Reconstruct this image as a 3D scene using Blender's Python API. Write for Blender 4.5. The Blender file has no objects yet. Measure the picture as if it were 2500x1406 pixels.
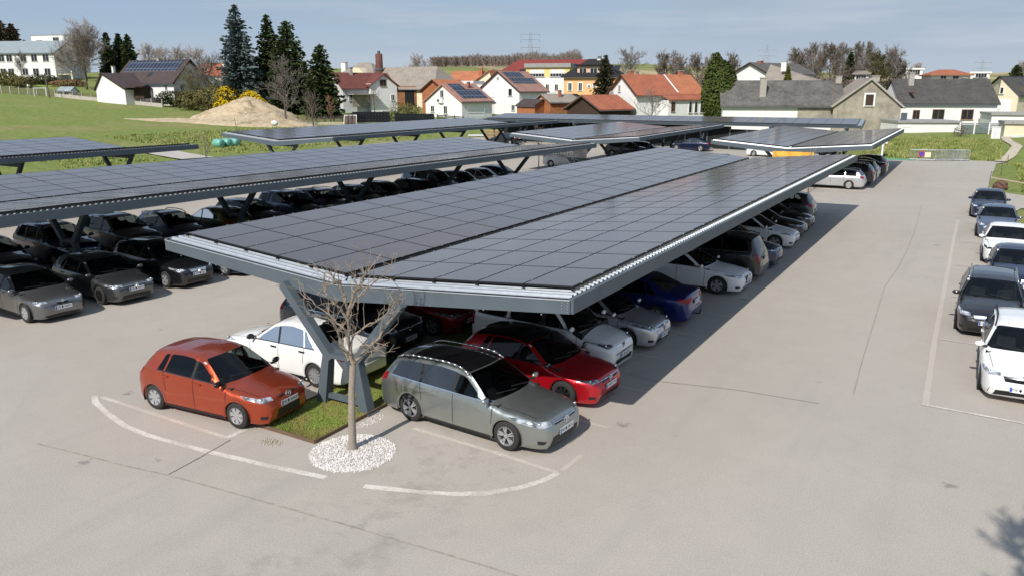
import bpy, bmesh, math, random
import numpy as np
from mathutils import Vector, Matrix
from mathutils.bvhtree import BVHTree
R = math.radians
PI = math.pi
rng = random.Random(7)
scene = bpy.context.scene
col = scene.collection

# ------------------------------------------------------------------ mesh helpers
class MB:
    """collects primitives, then links them as ONE mesh object"""
    def __init__(s):
        s.v = []; s.f = []
    def add(s, verts, faces):
        n = len(s.v)
        s.v.extend([tuple(p) for p in verts])
        s.f.extend([tuple(i + n for i in f) for f in faces])
        return s
    def box(s, c, d, rz=0.0, M=None):
        x, y, z = d[0] / 2, d[1] / 2, d[2] / 2
        cs, sn = math.cos(rz), math.sin(rz)
        vs = []
        for dx, dy, dz in ((-x,-y,-z),(x,-y,-z),(x,y,-z),(-x,y,-z),(-x,-y,z),(x,-y,z),(x,y,z),(-x,y,z)):
            p = (c[0] + dx * cs - dy * sn, c[1] + dx * sn + dy * cs, c[2] + dz)
            vs.append(M @ Vector(p) if M else p)
        return s.add(vs, [(0,3,2,1),(4,5,6,7),(0,1,5,4),(1,2,6,5),(2,3,7,6),(3,0,4,7)])
    def hexa(s, b, t):
        """b: 4 bottom pts (ccw seen from above), t: 4 top pts"""
        return s.add(list(b) + list(t), [(0,3,2,1),(4,5,6,7),(0,1,5,4),(1,2,6,5),(2,3,7,6),(3,0,4,7)])
    def prism(s, poly, off):
        """planar polygon (3d pts) extruded by vector off"""
        n = len(poly); o = Vector(off)
        a = [Vector(p) for p in poly]
        vs = a + [p + o for p in a]
        fs = [tuple(range(n))[::-1], tuple(range(n, 2 * n))]
        fs += [(i, (i + 1) % n, n + (i + 1) % n, n + i) for i in range(n)]
        return s.add(vs, fs)
    def tube(s, a, b, r0, r1=None, n=6, cap=True):
        r1 = r0 if r1 is None else r1
        a = Vector(a); b = Vector(b); d = b - a
        if d.length < 1e-6: return s
        d.normalize()
        u = d.cross(Vector((0, 0, 1)) if abs(d.z) < .95 else Vector((1, 0, 0))).normalized()
        w = d.cross(u)
        vs = []
        for p, r in ((a, r0), (b, r1)):
            for i in range(n):
                t = 2 * PI * i / n
                vs.append(p + u * (r * math.cos(t)) + w * (r * math.sin(t)))
        fs = [(i, (i + 1) % n, n + (i + 1) % n, n + i) for i in range(n)]
        if cap: fs += [tuple(range(n))[::-1], tuple(range(n, 2 * n))]
        return s.add(vs, fs)
    def path(s, pts, r, n=6):
        for a, b in zip(pts[:-1], pts[1:]): s.tube(a, b, r, r, n)
        return s
    def beam(s, a, b, w, h, up=(0, 0, 1)):
        """rectangular bar from a to b, width w (sideways) height h (along up)"""
        a = Vector(a); b = Vector(b); d = (b - a).normalized(); u = Vector(up)
        sd = d.cross(u).normalized(); u = sd.cross(d).normalized()
        q = [(-w/2,-h/2),(w/2,-h/2),(w/2,h/2),(-w/2,h/2)]
        vs = [a + sd * i + u * j for i, j in q] + [b + sd * i + u * j for i, j in q]
        return s.add(vs, [(0,1,2,3),(7,6,5,4),(0,4,5,1),(1,5,6,2),(2,6,7,3),(3,7,4,0)])
    def quad(s, a, b, c, d):
        return s.add([a, b, c, d], [(0, 1, 2, 3)])
    def lathe(s, prof, n=24, axis='y', c=(0, 0, 0)):
        """prof: list of (r, t) ; axis y: r in xz plane, t along y"""
        vs = []
        for r, t in prof:
            for i in range(n):
                a = 2 * PI * i / n
                if axis == 'y': vs.append((c[0] + r * math.cos(a), c[1] + t, c[2] + r * math.sin(a)))
                else: vs.append((c[0] + r * math.cos(a), c[1] + r * math.sin(a), c[2] + t))
        fs = []
        for k in range(len(prof) - 1):
            for i in range(n):
                j = (i + 1) % n
                fs.append((k*n+i, k*n+j, (k+1)*n+j, (k+1)*n+i))
        return s.add(vs, fs)
    def ball(s, c, r, nu=8, nv=5, jit=0.0, rg=None):
        rx, ry, rz = (r, r, r) if not hasattr(r, '__len__') else r
        vs = []
        for j in range(nv + 1):
            ph = PI * j / nv
            for i in range(nu):
                th = 2 * PI * i / nu
                k = 1 + (rg.uniform(-jit, jit) if rg else 0)
                vs.append((c[0] + rx*k*math.sin(ph)*math.cos(th), c[1] + ry*k*math.sin(ph)*math.sin(th), c[2] + rz*k*math.cos(ph)))
        fs = []
        for j in range(nv):
            for i in range(nu):
                k = (i + 1) % nu
                fs.append((j*nu+i, (j+1)*nu+i, (j+1)*nu+k, j*nu+k))
        return s.add(vs, fs)
    def mesh(s, name, m, smooth=False):
        me = bpy.data.meshes.new(name)
        me.from_pydata([tuple(p) for p in s.v], [], s.f)
        if smooth:
            me.polygons.foreach_set('use_smooth', [True] * len(me.polygons))
        if m: me.materials.append(m)
        me.update()
        return me
    def build(s, name, m, parent=None, smooth=False):
        o = bpy.data.objects.new(name, s.mesh(name, m, smooth))
        col.objects.link(o)
        if parent: o.parent = parent
        return o

def link(name, me, parent=None, loc=None):
    o = bpy.data.objects.new(name, me); col.objects.link(o)
    if parent: o.parent = parent
    if loc is not None: o.location = loc
    return o
def tag(o, label, cat, group=None, kind=None):
    o['label'] = label; o['category'] = cat
    if group: o['group'] = group
    if kind: o['kind'] = kind
    return o
def thing(name, label, cat, loc=(0, 0, 0), rz=0.0, group=None):
    o = bpy.data.objects.new(name, None); col.objects.link(o)
    o.empty_display_size = .2
    o.location = loc; o.rotation_euler = (0, 0, rz)
    return tag(o, label, cat, group)
def struct(name, mb, m, smooth=False):
    o = mb.build(name, m, None, smooth); o['kind'] = 'structure'; return o
def copy_tree(o, parent=None):
    c = o.copy(); col.objects.link(c); c.parent = parent
    for ch in list(o.children): copy_tree(ch, c)
    return c

# ------------------------------------------------------------------ materials
def lin(r, g, b):
    f = lambda c: c / 12.92 if c <= .04045 else ((c + .055) / 1.055) ** 2.4
    return (f(r / 255), f(g / 255), f(b / 255), 1)
class NT:
    def __init__(s, name):
        s.m = bpy.data.materials.new(name); s.m.use_nodes = True
        s.t = s.m.node_tree; s.b = s.t.nodes['Principled BSDF']
    def n(s, typ, **kw):
        x = s.t.nodes.new(typ)
        for k, v in kw.items():
            if k in x.inputs: x.inputs[k].default_value = v
            else: setattr(x, k, v)
        return x
    def l(s, a, b): s.t.links.new(a, b)
    def set(s, **kw):
        for k, v in kw.items():
            s.b.inputs[k.replace('_', ' ')].default_value = v
    def coord(s, kind='Object', scale=None, rot=None):
        tc = s.n('ShaderNodeTexCoord'); o = tc.outputs[kind]
        if scale or rot:
            mp = s.n('ShaderNodeMapping')
            if scale: mp.inputs['Scale'].default_value = scale
            if rot: mp.inputs['Rotation'].default_value = rot
            s.l(o, mp.inputs[0]); o = mp.outputs[0]
        return o
    def noise(s, co, sc, det=4, rough=.55, out='Fac'):
        x = s.n('ShaderNodeTexNoise'); x.inputs['Scale'].default_value = sc
        x.inputs['Detail'].default_value = det; x.inputs['Roughness'].default_value = rough
        s.l(co, x.inputs['Vector']); return x.outputs[out]
    def ramp(s, fac, stops):
        x = s.n('ShaderNodeValToRGB'); e = x.color_ramp.elements
        while len(e) < len(stops): e.new(.5)
        for q, (p, c) in zip(e, stops):
            q.position = p; q.color = c if len(c) == 4 else (*c, 1)
        s.l(fac, x.inputs[0]); return x.outputs[0]
    def mix(s, fac, a, b, mode='MIX'):
        x = s.n('ShaderNodeMix', data_type='RGBA', blend_type=mode)
        for sock, v in ((x.inputs[0], fac), (x.inputs[6], a), (x.inputs[7], b)):
            if hasattr(v, 'is_linked') or hasattr(v, 'links'): s.l(v, sock)
            else: sock.default_value = v
        return x.outputs[2]
    def math(s, op, a, b=0.0):
        x = s.n('ShaderNodeMath', operation=op)
        for sock, v in ((x.inputs[0], a), (x.inputs[1], b)):
            if hasattr(v, 'links'): s.l(v, sock)
            else: sock.default_value = v
        return x.outputs[0]
    def bump(s, h, st=.3, dist=.02):
        x = s.n('ShaderNodeBump'); x.inputs['Strength'].default_value = st; x.inputs['Distance'].default_value = dist
        s.l(h, x.inputs['Height']); s.l(x.outputs[0], s.b.inputs['Normal'])
    def color(s, c): s.l(c, s.b.inputs['Base Color'])

MC = {}
def vary(name, c, rough=.6, metal=0.0, var=.15, sc=3.0, spec=None, bump=0.0, bsc=40, coord='Object'):
    """plain surface with soft procedural variation"""
    if name in MC: return MC[name]
    t = NT(name); co = t.coord(coord)
    c = tuple(c[:3])
    f = t.noise(co, sc, 5, .6)
    t.color(t.ramp(f, [(.3, tuple(x*(1-var) for x in c)), (.7, tuple(min(1, x*(1+var)) for x in c))]))
    t.set(Roughness=rough, Metallic=metal)
    if spec is not None: t.b.inputs['Specular IOR Level'].default_value = spec
    if bump: t.bump(t.noise(co, bsc, 3), bump, .01)
    MC[name] = t.m; return t.m

def paint(name, c, metal=.0, rough=.45, coat=1.0, flake=.0):
    if name in MC: return MC[name]
    t = NT(name); co = t.coord('Object')
    f = t.noise(co, 1.7, 3, .6)
    c = tuple(c[:3])
    t.color(t.ramp(f, [(.3, tuple(x*.93 for x in c)), (.7, tuple(min(1, x*1.05) for x in c))]))
    t.set(Metallic=metal, Roughness=rough)
    t.b.inputs['Coat Weight'].default_value = coat; t.b.inputs['Coat Roughness'].default_value = .04
    d = t.noise(co, 9, 4, .7)
    t.l(t.ramp(d, [(.35, (rough*.9,)*3), (.7, (min(1, rough*1.25),)*3)]), t.b.inputs['Roughness'])
    MC[name] = t.m; return t.m

# ------------------------------------------------------------------ camera (photo frame 2500 x 1406)
FPX, PITCH, YAW = 1919.16, .2493, -.5353
CAM = Vector((12.5, -13.33, 7.205))
cd = bpy.data.cameras.new('Camera'); cam = bpy.data.objects.new('Camera', cd); col.objects.link(cam)
cd.sensor_width = 36; cd.lens = 36 * FPX / 2500; cd.clip_end = 6000; cd.clip_start = .1
cam.location = CAM; cam.rotation_euler = (PI / 2 - PITCH, 0, -YAW)
scene.camera = cam
FW = Vector((math.sin(YAW), math.cos(YAW), 0)); RT = Vector((math.cos(YAW), -math.sin(YAW), 0))
def surv(px, py, D):
    """survey of the photograph: world point seen at (px, py), D metres ahead of the viewpoint"""
    t = (703 - py) / FPX
    h = D * (t * math.cos(PITCH) - math.sin(PITCH)) / (math.cos(PITCH) + t * math.sin(PITCH))
    d = D * math.cos(PITCH) - h * math.sin(PITCH)
    return CAM + FW * D + RT * ((px - 1250) / FPX * d) + Vector((0, 0, h))

# ------------------------------------------------------------------ light
SUN_EL = R(42); SUN_DIR = Vector((-.02, 1, 0)).normalized()     # light travels along +Y
w = bpy.data.worlds.new('World'); scene.world = w; w.use_nodes = True
nt = w.node_tree; bg = nt.nodes['Background']
sky = nt.nodes.new('ShaderNodeTexSky'); sky.sky_type = 'NISHITA'; sky.sun_disc = False
sky.sun_elevation = SUN_EL; sky.sun_rotation = R(180 - 1)
sky.altitude = 300; sky.air_density = 1.0; sky.dust_density = .6; sky.ozone_density = 2.0
def wn(t, **kw):
    x = nt.nodes.new(t)
    for k, v in kw.items(): setattr(x, k, v)
    return x
def wmix(fac, a, b):
    x = wn('ShaderNodeMix', data_type='RGBA')
    for so_, v in ((x.inputs[0], fac), (x.inputs[6], a), (x.inputs[7], b)):
        if hasattr(v, 'links'): nt.links.new(v, so_)
        else: so_.default_value = v
    return x.outputs[2]
def wramp(fac, stops):
    x = wn('ShaderNodeValToRGB'); e = x.color_ramp.elements
    for q, (p, c) in zip(e, stops): q.position = p; q.color = (c, c, c, 1)
    nt.links.new(fac, x.inputs[0]); return x.outputs[0]
tc = wn('ShaderNodeTexCoord')
def cloud(scale, sc, det, rough=.5):
    mp = wn('ShaderNodeMapping'); mp.inputs['Scale'].default_value = scale; nt.links.new(tc.outputs['Generated'], mp.inputs[0])
    ns = wn('ShaderNodeTexNoise'); ns.inputs['Scale'].default_value = sc; ns.inputs['Detail'].default_value = det; ns.inputs['Roughness'].default_value = rough
    nt.links.new(mp.outputs[0], ns.inputs['Vector']); return ns.outputs['Fac']
base = wmix(.72, sky.outputs[0], (2.55, 3.6, 5.3, 1))
base = wmix(wramp(cloud((1, 1, 9), 1.5, 5), [(.40, 0.0), (.62, .8)]), base, (3.35, 4.0, 4.9, 1))       # grey veil
base = wmix(wramp(cloud((1.3, 1.3, 11), 2.6, 7, .55), [(.52, 0.0), (.78, .7)]), base, (4.9, 5.4, 6.0, 1))   # pale broken cloud
sp = wn('ShaderNodeSeparateXYZ'); nt.links.new(tc.outputs['Generated'], sp.inputs[0])
base = wmix(wramp(sp.outputs[2], [(.0, .55), (.075, 0.0)]), base, (4.5, 5.1, 5.9, 1))                  # haze on the horizon
nt.links.new(base, bg.inputs['Color'])
bg.inputs['Strength'].default_value = .118
sl = bpy.data.lights.new('Sun', 'SUN'); sl.energy = 4.95; sl.angle = R(.53); sl.color = (1, .95, .87)
so = bpy.data.objects.new('Sun', sl); col.objects.link(so)
ld = Vector((SUN_DIR.x * math.cos(SUN_EL), SUN_DIR.y * math.cos(SUN_EL), -math.sin(SUN_EL)))
so.rotation_euler = ld.to_track_quat('-Z', 'Y').to_euler(); so.location = (0, -40, 40)
scene.view_settings.view_transform = 'Standard'; scene.view_settings.look = 'None'; scene.view_settings.exposure = 0
scene.cycles.max_bounces = 6; scene.cycles.use_denoising = True
# ------------------------------------------------------------------ ground
def gp(px, py, z=0.0):
    """survey: ground point of the car park seen at a photo position"""
    d = FW * math.cos(PITCH) + Vector((0, 0, -math.sin(PITCH)))
    u = RT.cross(d)
    r = d + RT * ((px - 1250) / FPX) - u * ((py - 703) / FPX)
    return CAM + r * ((z - CAM.z) / r.z)
def sstep(t):
    t = max(0.0, min(1.0, t)); return t * t * (3 - 2 * t)
def H(x, y):
    a = min(10.2, .052 * max(0, -58 - x) * (1 + .0008 * max(0, -x - 150)))
    if -64 < x < -52: a = .052 * (x + 52) ** 2 / 24
    wx = sstep((x + 6) / 8)
    b = wx * (.95 * sstep((y - 79.5) / 13)) + .03 * max(0, y - (88 if wx < .5 else 100))
    b = min(b, .03 * 560)
    rr = sstep((x - 15.5) / 6) * sstep((y - 44) / 10) * .5
    return a + b + rr
def land(t=None):
    t = NT('meadow_ground'); co = t.coord('Object')
    g = t.noise(co, .09, 6, .65); g2 = t.noise(co, 1.6, 5, .7); g3 = t.noise(co, .5, 4, .7)
    sc2 = t.coord('Object', (.05, .5, 1), (0, 0, .35)); stripe = t.noise(sc2, .9, 3, .5)
    grass = t.ramp(g2, [(.3, (.12, .15, .04)), (.5, (.175, .225, .06)), (.72, (.30, .30, .12))])
    dry = t.ramp(g3, [(.3, (.20, .19, .075)), (.7, (.33, .28, .14))])
    c = t.mix(t.ramp(g, [(.46, (0,)*3), (.64, (.75,)*3)]), grass, dry)
    c = t.mix(t.ramp(stripe, [(.5, (0,)*3), (.75, (.45,)*3)]), c, (.21, .24, .07, 1))
    sp = t.n('ShaderNodeSeparateXYZ'); t.l(co, sp.inputs[0])
    far = t.math('MULTIPLY', t.math('SUBTRACT', sp.outputs[1], 260.0), .01)
    fld = t.ramp(t.noise(co, .012, 3, .5), [(.42, (.42, .34, .2)), (.5, (.36, .29, .17)), (.56, (.16, .2, .06)), (.7, (.34, .27, .15))])
    cl = t.n('ShaderNodeClamp'); t.l(far, cl.inputs[0])
    c = t.mix(cl.outputs[0], c, fld)
    t.color(c); t.set(Roughness=.95); t.b.inputs['Specular IOR Level'].default_value = .1
    t.bump(t.noise(co, 5, 5, .7), .9, .12)
    return t.m
M_LAND = land()
def axis(lo, hi, step, far, k=1.22):
    a = [lo + i * step for i in range(int((hi - lo) / step) + 1)]
    s = step
    while a[-1] < far[1]: s *= k; a.append(a[-1] + s)
    s = step
    while a[0] > far[0]: s *= k; a.insert(0, a[0] - s)
    return a
def terrain():
    xs = axis(-130, 40, 2.0, (-1500, 1500)); ys = axis(-30, 150, 2.0, (-300, 2600))
    m = MB(); nx, ny = len(xs), len(ys); rg = random.Random(3)
    for y in ys:
        for x in xs:
            z = H(x, y)
            inlot = -60 < x < 16 and y < 79
            z += -.06 if inlot or z < .01 else rg.uniform(-.05, .05)
            m.v.append((x, y, z))
    for j in range(ny - 1):
        for i in range(nx - 1):
            m.f.append((j*nx+i, j*nx+i+1, (j+1)*nx+i+1, (j+1)*nx+i))
    return struct('ground', m, M_LAND, True)
terrain()

def asphalt():
    t = NT('asphalt'); co = t.coord('Object')
    big = t.noise(co, .16, 5, .6); mid = t.noise(co, .9, 6, .7); fine = t.noise(co, 38, 3, .8); grit = t.noise(co, 120, 2, .8)
    c = t.ramp(big, [(.3, (.38, .335, .28)), (.5, (.46, .405, .338)), (.72, (.52, .46, .382))])
    c = t.mix(.55, c, t.ramp(mid, [(.3, (.38, .333, .278)), (.7, (.53, .468, .39))]))
    c = t.mix(.52, c, t.ramp(fine, [(.3, (.17, .155, .142)), (.62, (.55, .505, .455))]))
    c = t.mix(.3, c, t.ramp(grit, [(.35, (.08, .075, .07)), (.65, (.56, .52, .48))]))
    sk = t.noise(t.coord('Object', (1, .12, 1), (0, 0, .05)), .7, 4, .6)          # tyre-polished tracks
    c = t.mix(t.ramp(sk, [(.55, (0,)*3), (.75, (.22,)*3)]), c, (.24, .225, .215, 1))
    vo = t.n('ShaderNodeTexVoronoi'); vo.inputs['Scale'].default_value = .45; t.l(co, vo.inputs['Vector'])
    st = t.math('ADD', vo.outputs['Distance'], t.math('MULTIPLY', t.noise(co, 6, 3, .6), .25))
    sx = t.n('ShaderNodeSeparateXYZ'); t.l(co, sx.inputs[0])
    bay = t.math('SUBTRACT', 1.0, t.math('MULTIPLY', t.math('ABSOLUTE', t.math('SUBTRACT', sx.outputs[0], 4.2)), .5))
    oil = t.math('MULTIPLY', t.ramp(t.noise(co, 1.3, 5, .7), [(.5, (0,)*3), (.72, (.75,)*3)]), t.ramp(bay, [(.1, (.12,)*3), (.6, (.8,)*3)]))
    c = t.mix(oil, c, (.23, .205, .18, 1))                                                               # dirt in the bays
    pt = t.n('ShaderNodeTexVoronoi'); pt.inputs['Scale'].default_value = .09; t.l(co, pt.inputs['Vector'])
    ps = t.n('ShaderNodeSeparateColor'); t.l(pt.outputs['Color'], ps.inputs[0])
    c = t.mix(t.math('MULTIPLY', ps.outputs[0], .16), c, (.30, .265, .225, 1))                          # resurfaced fields
    c = t.mix(t.ramp(st, [(.155, (.6,)*3), (.2, (0,)*3)]), c, (.15, .14, .135, 1))                 # oil spots
    t.color(c); t.set(Roughness=.9); t.b.inputs['Specular IOR Level'].default_value = .2
    t.bump(fine, .35, .012)
    return t.m
M_ASPH = asphalt()
right_edge = [(46, -60), (46, 30), (30, 34), (15.6, 34.5), (14.5, 37), (14.35, 41), (14.9, 44), (20, 46.2), (46, 47), (46, 50.5), (16, 50.5), (14.2, 52.2), (13.2, 55.5), (13.35, 65), (13.7, 77), (14.6, 80.2)]
top_edge = [(11.5, 80.4), (8, 79.2), (4, 79.0), (0, 79.2), (-6, 88), (-52, 88)]
left_edge = [(-56, 80), (-58.5, 60), (-59, 46), (-58, 38), (-60, 20), (-62, -60)]
m = MB(); poly = right_edge + top_edge + left_edge
m.add([(x, y, 0) for x, y in poly], [tuple(range(len(poly)))])
struct('asphalt_lot', m, M_ASPH)

ZS = [.003]
def strip(name, pts, wd, mt, z=None, kind='structure'):
    if z is None: ZS[0] += .0002; z = ZS[0]
    m = MB(); P = [Vector((p[0], p[1], 0)) for p in pts]; vs = []
    rg = random.Random(len(pts) + int(P[0].x * 10))
    q = []
    for a, b in zip(P[:-1], P[1:]):
        n = max(1, int((b - a).length / .35))
        q += [a.lerp(b, i / n) for i in range(n)]
    q.append(P[-1])
    for i, p in enumerate(q):
        d = (q[min(i + 1, len(q) - 1)] - q[max(i - 1, 0)]).normalized(); nrm = Vector((-d.y, d.x, 0))
        k = wd / 2 * rg.uniform(.86, 1.12)
        vs += [p + nrm * k + Vector((0, 0, z)), p - nrm * k + Vector((0, 0, z))]
    m.add(vs, [(2*i, 2*i+1, 2*i+3, 2*i+2) for i in range(len(q) - 1)])
    o = m.build(name, mt); o['kind'] = kind; return o
def linepaint(name, fade):
    t = NT(name); co = t.coord('Object')
    f = t.noise(co, 14, 5, .75); g = t.noise(co, 1.1, 3, .6)
    k = t.math('ADD', t.math('MULTIPLY', f, .7), t.math('MULTIPLY', g, .5))
    c = t.ramp(k, [(fade - .06, (.45, .40, .345)), (fade + .1, (.63, .59, .53))])
    t.color(c); t.set(Roughness=.8); return t.m
P1, P2, P3 = linepaint('worn_white_paint', .58), linepaint('faded_white_paint', .67), linepaint('ghost_white_paint', .73)
G = lambda L: [gp(*p) for p in L]
strip('painted_line', G([(231,965),(233,981),(260,1007),(304,1038),(361,1062),(440,1084),(510,1102),(660,1137),(796,1165)]), .14, P1)
strip('painted_line', G([(889,1186),(1012,1199),(1100,1205),(1184,1204),(1268,1190),(1324,1173),(1363,1154)]), .15, P1)
strip('painted_line', G([(246,968),(400,1018),(554,1068)]), .12, P2)
strip('painted_line', G([(554,1068),(625,1036),(700,1000)]), .13, P1)
strip('painted_line', G([(1363,1154),(1234,1112),(1010,1045)]), .11, P2)
strip('painted_line', G([(1372,1148),(1420,1110)]), .12, P3)
strip('painted_line', G([(1402,1022),(1486,1044)]), .11, P2)
for k in range(1, 12):
    yk = 1.42 + 2.52 * k
    strip('bay_line', [(1.3, yk - .1), (6.15, yk - .1)], .1, P3)
    strip('bay_line', [(-5.6, yk - 1.6), (-.9, yk - 1.6)], .1, P3)
    strip('bay_line', [(-17.0 + yk * .055, yk - .9), (-11.9 + yk * .055, yk - 1.1)], .1, P3)
strip('painted_line', [(12.07, 6.35), (11.95, 12.2), (11.9, 18), (11.78, 30), (11.74, 37)], .14, P3)
for i, yk in enumerate((6.4, 12.2, 17.95, 23.8, 29.7, 36.1)):
    strip('bay_line', [(12.1, yk), (13.2, yk - .03), (14.9, yk - .08)], .09, P2 if i else P1)
M_CRACK = vary('crack_tar', (.30, .268, .232), .9, var=.3, sc=9)
strip('pavement_crack', G([(2083,963),(2105,880),(2160,700),(2195,650),(2215,610),(2235,560),(2250,500)]), .024, M_CRACK)
strip('pavement_crack', G([(2255,490),(2272,440),(2284,405)]), .05, vary('crack_faint', (.38, .34, .295), .9))
strip('pavement_crack', G([(1500,905),(1600,930),(1800,952),(2000,985)]), .02, M_CRACK)
strip('pavement_crack', G([(88,1082),(172,1102),(308,1137),(409,1159),(594,1210),(836,1278),(1100,1356),(1184,1381),(1262,1406)]), .03, vary('joint_dirt', (.335, .30, .26), .9, var=.35, sc=5))
strip('pavement_crack', G([(409,1159),(490,1115),(563,1073)]), .025, M_CRACK)

# turf strip between the two rows of the nearest carport, with edging
t = NT('turf'); co = t.coord('Object')
g = t.noise(co, 1.1, 4, .6); g2 = t.noise(co, 14, 4, .7)
c = t.ramp(g2, [(.3, (.10, .165, .022)), (.7, (.27, .34, .06))])
c = t.mix(t.ramp(g, [(.42, (0,)*3), (.6, (.8,)*3)]), c, (.27, .215, .07, 1))
t.color(c); t.set(Roughness=.95); t.bump(g2, .8, .05); M_TURF = t.m
GX0, GX1, GY0, GY1 = -.5, 1.22, -2.4, 36
m = MB(); m.box(((GX0+GX1)/2, (GY0+GY1)/2, .015), (GX1-GX0, GY1-GY0, .05)); struct('turf_strip', m, M_TURF)
m = MB()
for a, b in (((GX0-.02, GY0-.02), (GX1+.02, GY0-.02)), ((GX1+.02, GY0), (GX1+.02, GY1)), ((GX0-.02, GY0), (GX0-.02, GY1))):
    m.beam((*a, .03), (*b, .03), .03, .1)
struct('turf_edging', m, vary('edging_rust', (.13, .085, .05), .9))
m = MB(); rg = random.Random(11)
for i in range(9000):
    x = rg.uniform(GX0+.02, GX1-.02); y = GY0 + .03 + rg.random() ** 1.5 * 7.5; h = rg.uniform(.025, .075); a = rg.uniform(0, 6.28)
    dx, dy = math.cos(a) * .008, math.sin(a) * .008; lx, ly = rg.uniform(-.03, .03), rg.uniform(-.03, .03)
    m.add([(x-dx, y-dy, .038), (x+dx, y+dy, .038), (x+lx, y+ly, .038+h)], [(0, 1, 2)])
tag(m.build('grass', M_TURF), 'short green and yellowed grass on the strip below the nearest carport', 'grass', kind='stuff')

def stones(name, cx, cy, r, n, mt, label, smin, smax, heap=.05, ell=(1, 1), power=.5):
    m = MB(); rg = random.Random(n)
    for i in range(n):
        a = rg.uniform(0, 6.283); q = r * rg.random() ** power * rg.uniform(.96, 1.03)
        x, y = cx + q * math.cos(a) * ell[0], cy + q * math.sin(a) * ell[1]; s = rg.uniform(smin, smax)
        z = heap * (1 - (q / r) ** 2) + s * .3
        Mx = Matrix.Rotation(rg.uniform(0, 6), 3, Vector((rg.random(), rg.random(), rg.random() + .1)).normalized())
        vs = [Vector(p) for p in ((1,0,0),(-1,0,0),(0,1,0),(0,-1,0),(0,0,1),(0,0,-1))]
        vs = [Mx @ (v * s * rg.uniform(.6, 1.15)) + Vector((x, y, z)) for v in vs]
        m.add(vs, [(0,2,4),(2,1,4),(1,3,4),(3,0,4),(2,0,5),(1,2,5),(3,1,5),(0,3,5)])
    o = m.build(name, mt); tag(o, label, 'gravel', kind='stuff'); return o
t = NT('white_gravel'); co = t.coord('Object')
vo = t.n('ShaderNodeTexVoronoi'); vo.inputs['Scale'].default_value = 24; t.l(co, vo.inputs['Vector'])
sp = t.n('ShaderNodeSeparateColor'); t.l(vo.outputs['Color'], sp.inputs[0])
t.color(t.ramp(sp.outputs[0], [(.1, (.46, .425, .40)), (.5, (.60, .565, .54)), (.95, (.72, .69, .665))])); t.set(Roughness=.85); M_GRAV = t.m
m = MB(); n = 40
m.add([(2.21 + .85*math.cos(2*PI*i/n), -2.33 + .85*math.sin(2*PI*i/n), .006) for i in range(n)] + [(2.21, -2.33, .05)], [(i, (i+1) % n, n) for i in range(n)])
struct('gravel_bed', m, M_GRAV, True)
stones('white_gravel', 2.21, -2.33, .86, 4200, M_GRAV, 'round bed of white gravel at the foot of the bare young tree', .012, .03, .045)
stones('white_gravel', 1.5, -.95, .45, 120, M_GRAV, 'scattered white pebbles beside the turf strip behind the grey estate car', .01, .025, .0, (.35, 1))
sp_ = gp(662, 1078)
stones('sandy_rubble', sp_.x, sp_.y, .3, 160, vary('sand_stone', (.42, .37, .3), .95, var=.25, sc=30), 'patch of sandy rubble on the asphalt left of the white gravel bed', .008, .022, .012, (1, .6))

# green painted charging bays below the bank, gravel path beyond
m = MB(); m.add([(1.6, 76.2, .004), (6.6, 76.8, .004), (6.6, 79.0, .004), (1.6, 78.9, .004)], [(0, 1, 2, 3)])
struct('green_bay_paint', m, vary('green_bay', (.10, .30, .16), .8, var=.2, sc=1))
strip('bay_line', [(3.4, 76.3), (3.3, 78.9)], .14, P1)
M_PATH = vary('gravel_path_mat', (.46, .40, .31), .95, var=.18, sc=2)
def drape(name, pts, wd, mt, dz=.05):
    m = MB(); P = [Vector((x, y, 0)) for x, y in pts]; q = []
    for a, b in zip(P[:-1], P[1:]):
        n = max(1, int((b - a).length / .8)); q += [a.lerp(b, i / n) for i in range(n)]
    q.append(P[-1]); vs = []
    for i, p in enumerate(q):
        d = (q[min(i+1, len(q)-1)] - q[max(i-1, 0)]).normalized(); nr = Vector((-d.y, d.x, 0))
        for k in (-1, 1):
            e = p + nr * (k * wd / 2); vs.append((e.x, e.y, max(H(e.x, e.y), H(p.x, p.y)) + dz))
    m.add(vs, [(2*i, 2*i+1, 2*i+3, 2*i+2) for i in range(len(q) - 1)])
    return struct(name, m, mt)
drape('gravel_path', [(14.0, 79.5), (14.9, 84), (15.6, 90), (15.0, 97), (14.6, 104), (15.5, 112)], 1.0, M_PATH, .09)
drape('concrete_path', [(-57, 40.5), (-63, 41.3), (-68, 42.5)], 3.6, vary('pale_concrete', (.42, .39, .35), .9, var=.1, sc=.6), .12)

def tufts(label, x0, x1, y0, y1, n, seed, hmax, ok=lambda x, y: True):
    m = MB(); rg = random.Random(seed)
    for i in range(n):
        x, y = rg.uniform(x0, x1), rg.uniform(y0, y1)
        if not ok(x, y): continue
        z = H(x, y)
        for k in range(4):
            a = rg.uniform(0, 6.28); h = hmax * rg.uniform(.4, 1); b = rg.uniform(.05, .14); lx, ly = rg.gauss(0, .15), rg.gauss(0, .15)
            m.add([(x - math.cos(a)*b, y - math.sin(a)*b, z - .08), (x + math.cos(a)*b, y + math.sin(a)*b, z - .08), (x + lx, y + ly, z + h)], [(0, 1, 2)])
    t = NT('tuft_grass'); co = t.coord('Object'); f = t.noise(co, .7, 4, .7)
    t.color(t.ramp(f, [(.35, (.15, .20, .045)), (.5, (.23, .27, .07)), (.66, (.38, .35, .14))])); t.set(Roughness=.95)
    tag(m.build('rough_grass', t.m), label, 'grass', kind='stuff')
tufts('rough tufted grass covering the bank behind the galvanised barriers', 1, 14, 80, 99, 5200, 1, .42, lambda x, y: x < 13.9 + .05 * (y - 80) and y > 79.6 - .1 * (x - 8) * (x < 8) * 0)
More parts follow.
